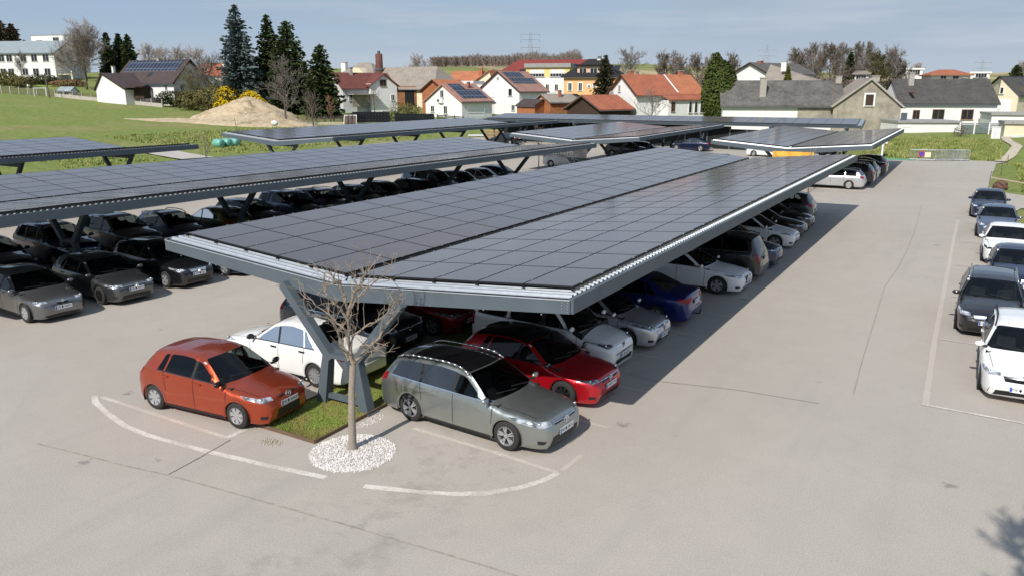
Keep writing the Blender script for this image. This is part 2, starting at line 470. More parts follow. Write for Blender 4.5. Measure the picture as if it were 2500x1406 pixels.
tufts('rough yellowish grass on the slope under the far left carports', -82, -59, 28, 84, 5200, 2, .28, lambda x, y: not (38 < y < 46))
tufts('rough grass with weeds on the right edge beside the boulder', 15.2, 24, 53, 78, 1500, 3, .3)
# ------------------------------------------------------------------ solar carports
def pvglass():
    t = NT('solar_glass'); co = t.coord('Object')
    oi = t.n('ShaderNodeObjectInfo')
    f = t.noise(co, 3, 3, .6)
    base = t.ramp(f, [(.3, (.050, .037, .033)), (.7, (.072, .056, .050))])
    c = t.mix(t.math('MULTIPLY', oi.outputs['Random'], .5), base, (.042, .036, .040, 1))
    t.color(c)
    d = t.noise(co, 7, 4, .7)
    t.l(t.ramp(d, [(.35, (.11,)*3), (.75, (.17,)*3)]), t.b.inputs['Roughness'])
    t.b.inputs['IOR'].default_value = 1.6
    t.b.inputs['Specular Tint'].default_value = (1, .75, .62, 1)
    t.b.inputs['Sheen Weight'].default_value = .2; t.b.inputs['Sheen Roughness'].default_value = .4; t.b.inputs['Sheen Tint'].default_value = (1, .9, .84, 1)
    return t.m
M_PV = pvglass()
M_STEEL = vary('anthracite_steel', (.085, .108, .126), .5, var=.08, sc=2.2, spec=.35)
M_FRAME = vary('black_frame', (.008, .008, .009), .5)
M_ALU = vary('galvanised_sheet', (.47, .495, .52), .38, metal=.55, var=.1, sc=6)
M_SHADE = vary('shade_sheet_dark', (.05, .055, .06), .6)  # near-black, for the added sheets that darken the space under the roofs
M_CLAMP = vary('alu_clamp', (.33, .33, .34), .4, metal=.5)
PW, PL = 1.12, 1.722
SL = .078
pv_me = None
def panel_mesh():
    """one module: dark glass, black frame round it"""
    global pv_me
    if pv_me: return pv_me
    m = MB(); g = .007; x, y = PW / 2 - g, PL / 2 - g; e = .011; h = .04
    o = [(-x,-y),(x,-y),(x,y),(-x,y)]; i = [(-x+e,-y+e),(x-e,-y+e),(x-e,y-e),(-x+e,y-e)]
    m.add([(*p, h - .003) for p in i], [(0,1,2,3)])
    m.add([(*p, h) for p in o] + [(*p, h) for p in i], [(k, (k+1) % 4, 4 + (k+1) % 4, 4 + k) for k in range(4)])
    m.add([(*p, h) for p in o] + [(*p, 0) for p in o], [(k, k + 4, (k+1) % 4 + 4, (k+1) % 4) for k in range(4)] + [(7, 6, 5, 4)])
    me = m.mesh('solar_panel', M_PV); me.materials.append(M_FRAME)
    for k, p in enumerate(me.polygons): p.material_index = 0 if k == 0 else 1
    pv_me = me; return me

def carport(label, xc, y0, rows, zv=3.0, rot=0.0, legs=(), wings=(1, -1), wk=1.0, z0=0.0, wing_rise=SL, detail=True, full_cols=5, bx=0.0):
    """butterfly roof: two wings rising away from a central valley; local x across, y along"""
    root = thing('solar_carport', label, 'carport', (xc, y0, z0), rot, 'butterfly solar carports')
    Ly = rows * PL; ya, yb = -.44, Ly + .44
    al = math.atan(wing_rise); ca, sa = math.cos(al), math.sin(al)
    pw = PW * wk; hw = .16 + full_cols * pw + .08
    # trapezoidal sheet
    per = .2; n = int((yb - ya) / per)
    m = MB()
    for sgn in wings:
        vs = []
        for i in range(n):
            y = ya + i * per
            for dy, dz in ((0, 0), (.075, 0), (.1, .045), (.165, .045), (.19, 0)):
                for s in (.03, hw + .05):
                    vs.append((sgn * s * ca, y + dy, zv - .13 + s * sa + dz))
        k = len(vs) // 2
        m.add(vs, [(2*i, 2*i+1, 2*i+3, 2*i+2) for i in range(k - 1)])
    m.build('roof_sheet', M_ALU, root)
    for sgn in wings:
        m = MB(); q = [(sgn * s * ca, y, zv - .145 + s * sa) for s, y in ((.03, ya), (hw + .04, ya), (hw + .04, yb), (.03, yb))]; m.add(q, [(0, 1, 2, 3)]); m.build('shade_sheet', M_SHADE, root)  # added dark plane below the metal sheet, deepens the shade over the cars
    # panels, the nearest hundred as parts of their own
    me = panel_mesh(); spots = []
    for sgn in wings:
        for i in range(full_cols):
            for j in range(rows):
                s = .14 + (i + .5) * pw
                spots.append((sgn, s, (j + .5) * PL))
    cam_l = (Matrix.Rotation(-rot, 4, 'Z') @ (CAM - Vector((xc, y0, z0))))
    def big(q):
        p = Vector((q[0] * q[1] * ca, q[2], zv + q[1] * sa)); v = p - cam_l
        nrm = Vector((-q[0] * sa, 0, ca)); return -abs(v.normalized().dot(nrm)) / v.length_squared
    spots.sort(key=big)
    rest = bmesh.new() if len(spots) > 100 else None
    for k, (sgn, s, y) in enumerate(spots):
        Mx = Matrix.Translation((sgn * s * ca, y, zv - .035 + s * sa)) @ Matrix.Rotation(-sgn * al, 4, 'Y') @ Matrix.Diagonal((wk, 1, 1, 1))
        if k < 100:
            o = link('solar_panel', me, root); o.matrix_local = Mx
        else:
            b2 = bmesh.new(); b2.from_mesh(me); b2.transform(Mx)
            tm = bpy.data.meshes.new('t'); b2.to_mesh(tm); b2.free(); rest.from_mesh(tm); bpy.data.meshes.remove(tm)
    if rest:
        rm = bpy.data.meshes.new('solar_panels_far'); rest.to_mesh(rm); rest.free()
        rm.materials.append(M_PV); rm.materials.append(M_FRAME)
        o = link('solar_panel_field', rm, root); o['kind'] = 'stuff'
    # clamps on the long joints
    m = MB()
    for sgn in wings:
        for i in range(full_cols + 1):
            s = .14 + i * pw
            for j in range(rows):
                for q in (.22, .78):
                    y = (j + q) * PL
                    m.box((sgn * s * ca, y, zv + .006 + s * sa), (.028, .04, .02))
    o = m.build('panel_clamps', M_CLAMP, root); o['kind'] = 'stuff'
    # rails under the panels
    m = MB()
    for sgn in wings:
        for i in range(full_cols + 1):
            s = .14 + i * pw - .0
            m.box((sgn * s * ca, Ly / 2, zv - .062 + s * sa), (.05, Ly + .05, .05))
    m.build('mounting_rail', M_FRAME, root)
    # edge beams
    for (yy, nm) in ((ya - .02, 'front_beam'), (yb + .04, 'rear_beam')):
        m = MB(); hb = .36
        tip = hw + .08
        zt0, zt1 = zv - .15, zv - .15 + tip * sa
        L = -tip if -1 in wings else -.12
        Rr = tip if 1 in wings else .12
        pts = [(L, zt1 if -1 in wings else zt0), (0, zt0), (Rr, zt1 if 1 in wings else zt0)]
        bot = [(Rr, pts[2][1] - .26), (0, zt0 - hb), (L, pts[0][1] - .26)]
        m.prism([(x, yy - .07, z) for x, z in pts + bot], (0, .12, 0))
        b = m.build(nm, M_STEEL, root)
        if detail:
            m = MB()
            m.path([(x, yy - .075, z + .005) for x, z in pts], .012, 5)
            m.build('trim_edge', M_ALU, b)
            m = MB()
            for x, z in ((pts[0][0] + .1, pts[0][1]), (pts[2][0] - .1, pts[2][1])):
                for dx in (-.06, .06):
                    for dz in (.05, .11, .17, .23): m.box((x + dx, yy - .075, z - dz), (.02, .012, .02))
            for k in range(9):
                x = -tip + .6 + (2 * tip - 1.2) * k / 8; m.box((x, yy - .074, zt0 + abs(x) / tip * (zt1 - zt0) - .3), (.024, .01, .024))
            m.build('bolts', M_CLAMP, b)
    for sgn in (1, -1):
        m = MB(); x = sgn * (hw + .09) if sgn in wings else sgn * .1
        z = zv - .13 + (hw + .05) * sa if sgn in wings else zv - .13
        m.box((x, (ya + yb) / 2, z - .13), (.1, yb - ya + .1, .3))
        m.box((x - sgn * .09, (ya + yb) / 2, z - .26), (.12, yb - ya + .1, .03))
        m.build('eave_beam', M_STEEL, root)
    # purlins and valley gutter
    m = MB(); m.box((0, (ya + yb) / 2, zv - .25), (.3, yb - ya, .16)); m.build('valley_gutter', M_STEEL, root)
    for sgn in wings:
        for s in (1.9, 3.9):
            m = MB(); m.box((sgn * s * ca, (ya + yb) / 2, zv - .24 + s * sa), (.09, yb - ya, .18)); m.build('purlin', M_STEEL, root)
    # V supports on flared trestles
    for y in legs:
        for sgn in (1, -1):
            if sgn not in wings and len(wings) == 1: pass
            m = MB(); w0, w1 = .22, .3
            m.beam((bx + sgn * .34, y, 1.12), (bx + sgn * 1.75, y, zv - .28), .21, .2, (0, 1, 0))
            m.build('v_strut', M_STEEL, root)
        for sgn in (1, -1):
            m = MB()
            xb, xt = bx + sgn * .64, bx + sgn * .42
            m.hexa([(xb-.14, y-.13, 0), (xb+.14, y-.13, 0), (xb+.14, y+.13, 0), (xb-.14, y+.13, 0)],
                   [(xt-.1, y-.1, 1.25), (xt+.1, y-.1, 1.25), (xt+.1, y+.1, 1.25), (xt-.1, y+.1, 1.25)])
            f = m.build('trestle_leg', M_STEEL, root)
            m = MB(); m.box((xb, y, .012), (.42, .38, .024))
            for bx in (-.17, .17): m.tube((xb+bx, y-.16, .02), (xb+bx, y-.16, .06), .02, n=6)
            m.build('foot_plate', M_STEEL, f)
        m = MB(); m.box((bx, y, .2), (.95, .1, .12)); m.build('cross_bar', M_STEEL, root)
        m = MB(); m.box((bx, y, 1.22), (1.0, .19, .1)); m.build('head_plate', M_STEEL, root)
        if not (rot == 0 and y < 1 and xc > 0):
            m = MB(); m.box((0, y + .02, 2.72), (3.5, .14, .26)); m.build('rafter', M_STEEL, root)
    return root
carport('nearest butterfly solar carport behind the bare young tree, white sheet edge in front', .25, 0, 21, 3.02, 0, (-.6, 7.2, 15, 22.8, 30.6, 36.2), bx=.2)
carport('long solar carport over the second row of dark cars, left of the nearest one', -19.35, -3.2, 24, 3.02, R(-3.1), (-.4, 7.6, 15.6, 23.6, 31.6, 39.6))
carport('solar carport at the left edge, cut off by the frame', -38.4, 20.4 - 14 * PL, 14, 3.2, 0, (-.3, 8, 16, 23.2), wk=1.16)
carport('far left solar carport standing along the green bank', -36.6, 32.6, 21, 3.14, 0, (.2, 8, 16, 24, 32, 35.8), wk=1.06)
carport('middle far solar carport with the dark lettered banner under its front', -17.2, 47.0, 14, 3.0, R(1), (.2, 8, 16, 23.5))
carport('right far solar carport with the yellow cloth under its front beam', .2, 47.3, 14, 3.0, R(.5), (.2, 8, 16, 23.5), wk=.95)
# the rearmost one has a single wing turned towards the lot
carport('rearmost low solar carport with a single pitch across the back of the lot', .1, 82.2, 27, 3.22, R(94), (1, 9, 17, 25, 33, 41, 45), wings=(1,), detail=False)
# ------------------------------------------------------------------ cars
PROF = {
 'hatch': [(0,.36),(.004,.44),(.02,.495),(.06,.545),(.15,.605),(.245,.655),(.43,.94),(.52,.985),(.62,1.0),(.75,.985),(.865,.945),(.955,.70),(.983,.60),(.995,.48),(1,.38)],
 'estate': [(0,.36),(.004,.44),(.02,.495),(.06,.55),(.14,.605),(.255,.655),(.42,.94),(.5,.985),(.6,1.0),(.8,.975),(.905,.935),(.967,.71),(.985,.61),(.995,.48),(1,.38)],
 'sedan': [(0,.37),(.004,.45),(.02,.50),(.06,.55),(.15,.61),(.265,.66),(.43,.94),(.51,.985),(.59,1.0),(.69,.97),(.86,.755),(.93,.74),(.982,.72),(.992,.60),(.997,.48),(1,.40)],
 'suv': [(0,.38),(.004,.47),(.015,.55),(.05,.60),(.14,.645),(.25,.69),(.405,.945),(.5,.99),(.6,1.0),(.8,.98),(.9,.945),(.962,.74),(.985,.62),(.995,.5),(1,.4)],
 'mpv': [(0,.34),(.004,.42),(.02,.475),(.07,.53),(.14,.575),(.215,.61),(.39,.92),(.5,.985),(.6,1.0),(.8,.985),(.92,.955),(.967,.70),(.987,.57),(.995,.45),(1,.35)],
 'van': [(0,.33),(.004,.40),(.02,.455),(.07,.51),(.14,.55),(.205,.59),(.37,.91),(.45,.975),(.55,1.0),(.8,.995),(.94,.975),(.98,.88),(.992,.6),(.997,.45),(1,.33)],
}
PLAN = [(0,.56),(.006,.65),(.02,.745),(.045,.83),(.08,.90),(.14,.96),(.23,.995),(.4,1.0),(.72,1.0),(.85,.985),(.92,.955),(.96,.91),(.985,.845),(.995,.77),(1,.69)]
def smooth_curve(pts, win):
    p = np.array(pts, float); s = np.r_[0, np.cumsum(np.hypot(*np.diff(p, axis=0).T))]
    q = np.linspace(0, s[-1], 700); x = np.interp(q, s, p[:, 0]); z = np.interp(q, s, p[:, 1])
    k = max(1, int(win / (s[-1] / 700))); ker = np.ones(2 * k + 1) / (2 * k + 1)
    xp = np.r_[2*x[0]-x[k:0:-1], x, 2*x[-1]-x[-2:-k-2:-1]]; zp = np.r_[2*z[0]-z[k:0:-1], z, 2*z[-1]-z[-2:-k-2:-1]]
    x2, z2 = np.convolve(xp, ker, 'valid'), np.convolve(zp, ker, 'valid')
    x2[0], x2[-1] = x[0], x[-1]; z2[0], z2[-1] = z[0], z[-1]
    return np.maximum.accumulate(x2), z2
class CarBody:
    def __init__(s, L, W, Hh, style, cowl, belt=(.615, .665), roofw=.70, prof=None, bulge=0, dlo=None):
        s.L, s.W, s.H = L, W, Hh; s.hw = W / 2; s.cowl = cowl * L
        s.px, s.pz = smooth_curve([(a * L, b * Hh) for a, b in (prof or PROF[style])], .055)
        s.belt0, s.belt1 = belt[0] * Hh, belt[1] * Hh; s.roofw = roofw
        s.wx, s.ww = smooth_curve([(a * L, b * W / 2) for a, b in PLAN], .03)
    def top(s, d): return np.interp(d, s.px, s.pz)
    def bot(s, d):
        L = s.L
        return np.interp(d, [0, .006*L, .02*L, .05*L, .94*L, .975*L, .993*L, L], [.34*s.H, .22*s.H, .17, .16, .19, .24, .30, .35*s.H])
    def belt(s, d): return s.belt0 + (s.belt1 - s.belt0) * d / s.L
    def side(s, d, z):
        w = np.interp(d, s.wx, s.ww); b = s.belt(d); Hh = s.H
        t = np.interp(z, [0, .17, .28, .5*b+.05, b-.22, b-.10, b, b+.06, Hh], [.88, .945, .985, .998, 1.0, .99, .957, .925, s.roofw])
        return w * t
    def kk(s, d):
        L = s.L
        return np.interp(d, [0, s.cowl*.8, s.cowl*1.05, .45*L, .56*L, .7*L, .86*L, .94*L, L], [.05, .13, .26, .2, 0, 0, -.13, -.12, -.03])
    def T(s, d, y):
        q = (y / s.hw) ** 2
        return s.top(np.clip(d - s.kk(d) * q, 0, s.L)) - np.interp(d, [0, s.cowl*.9, s.cowl + .15, s.L*.45, s.L], [.085, .105, .06, .055, .055]) * q
    def zedge(s, d):
        z0, z1 = s.bot(d) + .01, s.top(d); zz = np.linspace(z0, z1, 70)
        f = s.T(d, s.side(d, zz)) - zz
        i = np.argmax(f < 0)
        if f[i] >= 0: return z1
        if i == 0: return z0
        t = f[i-1] / (f[i-1] - f[i]); return zz[i-1] + t * (zz[i] - zz[i-1])
    def section(s, d, nT=12, nS=19):
        ze = s.zedge(d); zb = s.bot(d); ye = float(s.side(d, ze))
        yt = np.linspace(0, ye, nT); P = [(y, float(s.T(d, y))) for y in yt]
        P[-1] = (ye, ze)
        for z in np.linspace(ze, zb, nS + 1)[1:]: P.append((float(s.side(d, z)), z))
        P = np.array(P)
        for it in range(7):
            Q = P.copy()
            for i in range(nT - 5, nT + 5):
                if 1 <= i < len(P) - 1: Q[i] = .5 * P[i] + .25 * (P[i-1] + P[i+1])
            P = Q
        P = np.vstack([P, [(P[-1][0] * .93, zb - .004), (0, zb)]])
        return P
    def cutglass(s, V, FA, keepm, sides, tops):
        """opens the shell behind every window pane and draws the rim onto its outline"""
        inside = np.zeros(len(V), bool); tgt = {}
        for i, (x, y, z) in enumerate(V):
            d = s.L / 2 - x
            for (b0, t0, b1, t1), mg in sides:
                if not min(b0, t0) < d < max(b1, t1): continue
                zl = s.belt(d) + .02; zh = s.zc(d) - mg
                if zh - zl < .03 or not zl < z < zh or abs(y) < .5 * s.hw: continue
                v = (z - zl) / (zh - zl); e0 = b0 + (t0 - b0) * v; e1 = b1 + (t1 - b1) * v
                if not e0 < d < e1: continue
                dd = [z - zl, zh - z, d - e0, e1 - d]; k = int(np.argmin(dd))
                if k == 0: q = (d, zl)
                elif k == 1: q = (d, zh)
                elif k == 2: q = (e0, z)
                else: q = (e1, z)
                inside[i] = True; tgt[i] = (s.L / 2 - q[0], math.copysign(float(s.side(*q)), y), q[1])
            for d0, d1, mg in tops:
                qq = (y / s.hw) ** 2; dp = d - float(s.kk(d)) * qq
                if not d0 < dp < d1 or z < s.H * .55: continue
                ye = s.yspan(dp, mg)
                if abs(y) > ye or abs(z - float(s.T(d, y))) > .06: continue
                dd = [dp - d0, d1 - dp, ye - abs(y)]; k = int(np.argmin(dd)); yy, dq = y, dp
                if k == 0: dq = d0
                elif k == 1: dq = d1
                else: yy = math.copysign(ye, y)
                q2 = (yy / s.hw) ** 2; dn = dq + float(s.kk(dq)) * q2
                inside[i] = True; tgt[i] = (s.L / 2 - dn, yy, float(s.T(dn, yy)))
        keepm &= ~inside[FA].all(axis=1)
        for i in np.unique(FA[keepm]):
            if inside[i]: V[i] = tgt[i]
        return keepm
    def yspan(s, d, mg):
        ze = s.zc(min(s.L - .02, d + float(s.kk(d)) * .6)); return float(s.side(d, ze)) - mg
    def build(s, axles, Ra, sides=None, tops=None):
        L = s.L
        f = [0, .002, .005, .009, .014, .02, .027, .035, .045, .055, .067, .08]
        ds = f + list(np.arange(.092, .93, .0115)) + [.935, .945, .955, .963, .97, .977, .983, .988, .992, .995, .998, 1]
        ds = np.array(ds) * L; ds[0] = .001; ds[-1] = L - .001
        S = [s.section(d) for d in ds]; n = len(S[0]); N = 2 * n - 2
        V = []
        for d, P in zip(ds, S):
            x = L / 2 - d
            ring = [(x, y, z) for y, z in P] + [(x, -y, z) for y, z in P[-2:0:-1]]
            V += ring
        V = np.array(V); F = []
        for i in range(len(ds) - 1):
            for j in range(N):
                k = (j + 1) % N
                F.append((i*N+j, (i+1)*N+j, (i+1)*N+k, i*N+k))
        FA = np.array(F); keepm = np.ones(len(FA), bool)
        for ax in axles:
            r = np.hypot(V[:, 0] - ax, V[:, 2] - s.Rw); ins = (r < Ra) & (np.abs(V[:, 1]) > .5 * s.hw)
            keepm &= ~(ins[FA].sum(axis=1) >= 3)
        s.V0 = V.copy(); s.F0 = [tuple(q) for q in FA[keepm].tolist()]
        if sides: keepm = s.cutglass(V, FA, keepm, sides, tops)
        keep = [tuple(q) for q in FA[keepm].tolist()]
        used = np.unique(FA[keepm])
        for ax in axles:                       # remaining rim vertices go exactly onto the arch
            for i in used:
                dx, dz = V[i, 0] - ax, V[i, 2] - s.Rw; r = math.hypot(dx, dz)
                if r < Ra and abs(V[i, 1]) > .5 * s.hw and r > .05:
                    V[i, 0] = ax + dx / r * Ra; V[i, 2] = max(s.Rw + dz / r * Ra, .15)
                    V[i, 1] = math.copysign(float(s.side(L / 2 - V[i, 0], max(V[i, 2], .17))), V[i, 1])
        keep.append(tuple(range(N))); keep.append(tuple(range((len(ds)-1)*N, len(ds)*N))[::-1])
        s.V, s.F = V, keep
        s.bvh = BVHTree.FromPolygons([Vector(p) for p in s.V0], s.F0 + keep[-2:])
        return V, keep
    # --- patches lying on the skin
    def snap(s, p, off):
        loc, nr, i, dist = s.bvh.find_nearest(Vector(p))
        c = Vector((0, 0, s.H * .45)); c.x = max(-s.L*.3, min(s.L*.3, loc.x))
        if nr.dot(loc - c) < 0: nr = -nr
        return loc + nr * off
    def strip(s, top, bot, nu, nv, off=.006, snap=True):
        """top/bot polylines [(d, y, z)...] -> grid patch pressed on the skin"""
        def res(pl, n):
            pl = np.array(pl, float); l = np.r_[0, np.cumsum(np.linalg.norm(np.diff(pl, axis=0), axis=1))]
            q = np.linspace(0, l[-1], n + 1); return np.array([np.interp(q, l, pl[:, k]) for k in range(3)]).T
        a, b = res(top, nu), res(bot, nu); vs = []
        for i in range(nu + 1):
            for j in range(nv + 1):
                p = a[i] + (b[i] - a[i]) * j / nv
                q = (s.L / 2 - p[0], p[1], p[2])
                vs.append(s.snap(q, off) if snap else Vector(q))
        n = nv + 1
        fs = [(i*n+j, i*n+j+1, (i+1)*n+j+1, (i+1)*n+j) for i in range(nu) for j in range(nv)]
        return vs, fs
    def sidewin(s, sg, b0, t0, b1, t1, mg=.058, nu=16, nv=6, off=.007, lift=.02):
        """side window between d positions: (bottom, top) of its front edge and of its rear edge"""
        vs = []
        for i in range(nu + 1):
            u = i / nu
            for j in range(nv + 1):
                v = j / nv
                d = (b0 + (b1 - b0) * u) * (1 - v) + (t0 + (t1 - t0) * u) * v
                zl = s.belt(d) + lift; zh = max(zl + .001, s.zc(d) - mg)
                z = zl + (zh - zl) * v
                vs.append((s.L / 2 - d, sg * (float(s.side(d, z)) + off), z))
        n = nv + 1
        return vs, [(i*n+j, i*n+j+1, (i+1)*n+j+1, (i+1)*n+j) for i in range(nu) for j in range(nv)]
    def zc(s, d):
        if not hasattr(s, '_z'):
            s._d = np.linspace(.02, s.L - .02, 120); s._z = np.array([s.zedge(q) for q in s._d])
        return float(np.interp(d, s._d, s._z))
    def toppatch(s, d0, d1, mg=.07, off=.006, nu=14, nv=10, yk=None):
        """windscreen, rear window or roof panel between profile positions d0 and d1"""
        vs = []
        for j in range(nv + 1):
            d = d0 + (d1 - d0) * j / nv
            for it in range(3):
                ze = s.zc(min(s.L-.02, d + float(s.kk(d)) * .6)); ye = float(s.side(d, ze)) - mg
            if yk: ye = min(ye, yk * s.hw)
            for i in range(nu + 1):
                y = ye * (2 * i / nu - 1); q = (y / s.hw) ** 2
                dd = d + float(s.kk(d)) * q
                z = s.top(d) - .06 * q
                p = s.snap((s.L / 2 - dd, y, z + .02), off)
                vs.append(p)
        n = nu + 1
        return vs, [(j*n+i, j*n+i+1, (j+1)*n+i+1, (j+1)*n+i) for j in range(nv) for i in range(nu)]

def glassmat():
    t = NT('car_glass'); co = t.coord('Object')
    f = t.noise(co, 2.2, 3, .6)
    t.color(t.ramp(f, [(.35, (.004, .005, .006)), (.7, (.014, .017, .018))]))
    t.set(Roughness=.03, IOR=1.9); t.b.inputs['Specular IOR Level'].default_value = .7
    return t.m
M_CGLASS = glassmat()
def clearglass():
    t = NT('clear_car_glass'); nt_ = t.t; out = nt_.nodes['Material Output']
    tr = t.n('ShaderNodeBsdfTransparent'); tr.inputs[0].default_value = (.40, .45, .45, 1)
    gl = t.n('ShaderNodeBsdfGlossy'); gl.inputs['Roughness'].default_value = .02
    fr = t.n('ShaderNodeFresnel'); fr.inputs['IOR'].default_value = 1.5
    mxs = t.n('ShaderNodeMixShader'); t.l(fr.outputs[0], mxs.inputs[0]); t.l(tr.outputs[0], mxs.inputs[1]); t.l(gl.outputs[0], mxs.inputs[2]); t.l(mxs.outputs[0], out.inputs[0])
    return t.m
M_CLEAR = clearglass()
M_CABIN = vary('cabin_dark', (.018, .018, .019), .9); M_SEAT = vary('seat_fabric', (.045, .045, .048), .95, var=.2, sc=5)
M_BLACK = vary('black_plastic', (.012, .012, .013), .55)
M_GLOSS = vary('gloss_black', (.006, .006, .007), .12)
M_TYRE = vary('tyre_rubber', (.022, .021, .02), .85, var=.2, sc=12)
M_WELL = vary('wheel_well_dark', (.004, .004, .004), .95)
M_CHROME = vary('chrome_trim', (.75, .76, .78), .18, metal=.95, var=.03)
M_RIMS = vary('wheel_silver', (.50, .51, .52), .35, metal=.6, var=.06)
M_RIMD = vary('wheel_dark', (.02, .02, .022), .4, metal=.3)
M_RED = vary('tail_lamp_red', (.30, .006, .012), .15, var=.25, sc=18)
M_PLATE = vary('plate_white', (.72, .73, .74), .4, var=.03)
M_INK = vary('plate_ink', (.01, .01, .012), .6)
M_BLUE = vary('plate_blue', (.02, .07, .38), .5)
M_SEAM = vary('panel_gap', (.006, .006, .006), .8)
M_STICK = vary('sticker_white', (.75, .75, .75), .5, var=.03)
def lampmat():
    t = NT('headlamp'); co = t.coord('Object')
    vo = t.n('ShaderNodeTexVoronoi'); vo.inputs['Scale'].default_value = 7; t.l(co, vo.inputs['Vector'])
    t.color(t.ramp(vo.outputs['Distance'], [(.15, (.75, .78, .82)), (.45, (.45, .48, .52)), (.75, (.12, .13, .14))]))
    t.set(Roughness=.12, Metallic=.35); t.b.inputs['Coat Weight'].default_value = 1; return t.m
M_LAMP = lampmat()

TYRES = {}
def wheel_meshes(Rw, style):
    k = (round(Rw, 3), style)
    if k in TYRES: return TYRES[k]
    w = .1; rr = Rw * .66
    m = MB(); m.lathe([(rr-.02, -w), (rr, -w), (Rw*.9, -w-.004), (Rw*.975, -w*.82), (Rw, -w*.5), (Rw, w*.5), (Rw*.975, w*.82), (Rw*.9, w+.004), (rr, w), (rr-.02, w)], 32)
    tm = m.mesh('tyre', M_TYRE, True)
    # rim, outer face at +y
    m = MB(); m.lathe([(0, w*.35), (rr*.98, w*.35)], 28)
    rear = m.mesh('brake', M_RIMD)
    r = MB(); r.lathe([(rr+.004, w*.96), (rr*.95, w*1.02), (rr*.90, w*.96), (rr*.87, w*.4)], 32)
    r.lathe([(0, w*.98), (rr*.2, w*.96), (rr*.25, w*.6)], 16)
    ns, wid = {'cap7': (7, .62), 'cap12': (12, .55), 'alloy10': (5, .0), 'alloy5': (5, .5), 'dark8': (8, .4), 'cap9': (9, .72)}[style]
    for i in range(ns):
        a = 2 * PI * i / ns + PI / 2
        def spoke(a0, a1, w0, w1, y=w*.93):
            p = []
            for rad, ang, ww in ((rr*.17, a0, w0), (rr*.9, a1, w1)):
                for sgn in (-1, 1):
                    cx, cz = rad*math.cos(ang), rad*math.sin(ang); tx, tz = -math.sin(ang), math.cos(ang)
                    p.append((cx + tx*sgn*ww, cz + tz*sgn*ww))
            p = [p[0], p[1], p[3], p[2]]
            r.hexa([(x, w*.5, z) for x, z in p], [(x, y, z) for x, z in p])
        if style == 'alloy10':
            for q in (-.17, .17): spoke(a + q*.35, a + q, .012, .016)
        else:
            sw = PI * rr / ns * wid; spoke(a, a, sw*.42, sw)
    rm = r.mesh('rim', M_RIMD if style == 'dark8' else M_RIMS)
    TYRES[k] = (tm, rear, rm); return TYRES[k]

PLATE_FONT = {}
def textmesh(txt, size, m, extrude=0.0):
    k = (txt, size, m.name)
    if k in PLATE_FONT: return PLATE_FONT[k]
    cu = bpy.data.curves.new('lettering', 'FONT'); cu.body = txt; cu.size = size; cu.align_x = 'CENTER'; cu.align_y = 'CENTER'; cu.extrude = extrude; cu.resolution_u = 2
    o = bpy.data.objects.new('lettering', cu); col.objects.link(o)
    bpy.context.view_layer.update()
    me = bpy.data.meshes.new_from_object(o.evaluated_get(bpy.context.evaluated_depsgraph_get()))
    bpy.data.objects.remove(o); bpy.data.curves.remove(cu)
    me.materials.clear(); me.materials.append(m); PLATE_FONT[k] = me; return me
BADGE = {
 'vw': [[(math.cos(a)*1, math.sin(a)*1) for a in np.linspace(0, 6.283, 17)], [(-.45,.85),(-.12,.1),(0,.3),(.12,.1),(.45,.85)], [(-.9,.4),(-.45,-.8),(0,.05),(.45,-.8),(.9,.4)]],
 'ovals': [[(math.cos(a)*1.2, math.sin(a)*.8) for a in np.linspace(0, 6.283, 17)], [(math.cos(a)*.75, .42+math.sin(a)*.3) for a in np.linspace(0, 6.283, 13)], [(math.cos(a)*.33, math.sin(a)*.75) for a in np.linspace(0, 6.283, 13)]],
 'wing': [[(math.cos(a)*1.1, math.sin(a)*.9) for a in np.linspace(0, 6.283, 17)], [(-1,.3),(-.4,.35),(0,-.35),(.4,.35),(1,.3)]],
 'bolt': [[(math.cos(a), math.sin(a)) for a in np.linspace(0, 6.283, 17)], [(-1.3,.15),(.25,.12),(-.25,-.12),(1.3,-.15)]],
 'diamond': [[(0,1.5),(.85,0),(0,-1.5),(-.85,0),(0,1.5)], [(0,.8),(.4,0),(0,-.8),(-.4,0),(0,.8)]],
 'rings4': [[(c+math.cos(a)*.72, math.sin(a)*.72) for a in np.linspace(0, 6.283, 15)] for c in (-1.5,-.5,.5,1.5)],
 'chevrons': [[(-1.1,-.2),(0,.7),(1.1,-.2)], [(-1.1,-.9),(0,0),(1.1,-.9)]],
 'roundel': [[(math.cos(a)*r, math.sin(a)*r) for a in np.linspace(0, 6.283, 15)] for r in (1, .6)] + [[(-.6,0),(.6,0)], [(0,-.6),(0,.6)]],
 'star': [[(math.cos(a), math.sin(a)) for a in np.linspace(0, 6.283, 17)], [(0,1),(0,0),(.85,-.5)], [(0,0),(-.85,-.5)]],
 'ess': [[(.8,.8),(-.7,.8),(-.7,.15),(.7,-.15),(.7,-.8),(-.8,-.8)]],
 'arrow': [[(math.cos(a), math.sin(a)) for a in np.linspace(0, 6.283, 17)], [(-.5,-.3),(.1,.5),(.5,-.2)]],
 'oval': [[(math.cos(a)*1.4, math.sin(a)*.75) for a in np.linspace(0, 6.283, 17)], [(-.9,.2),(-.4,-.2),(0,.3),(.4,-.2),(.9,.2)]],
}
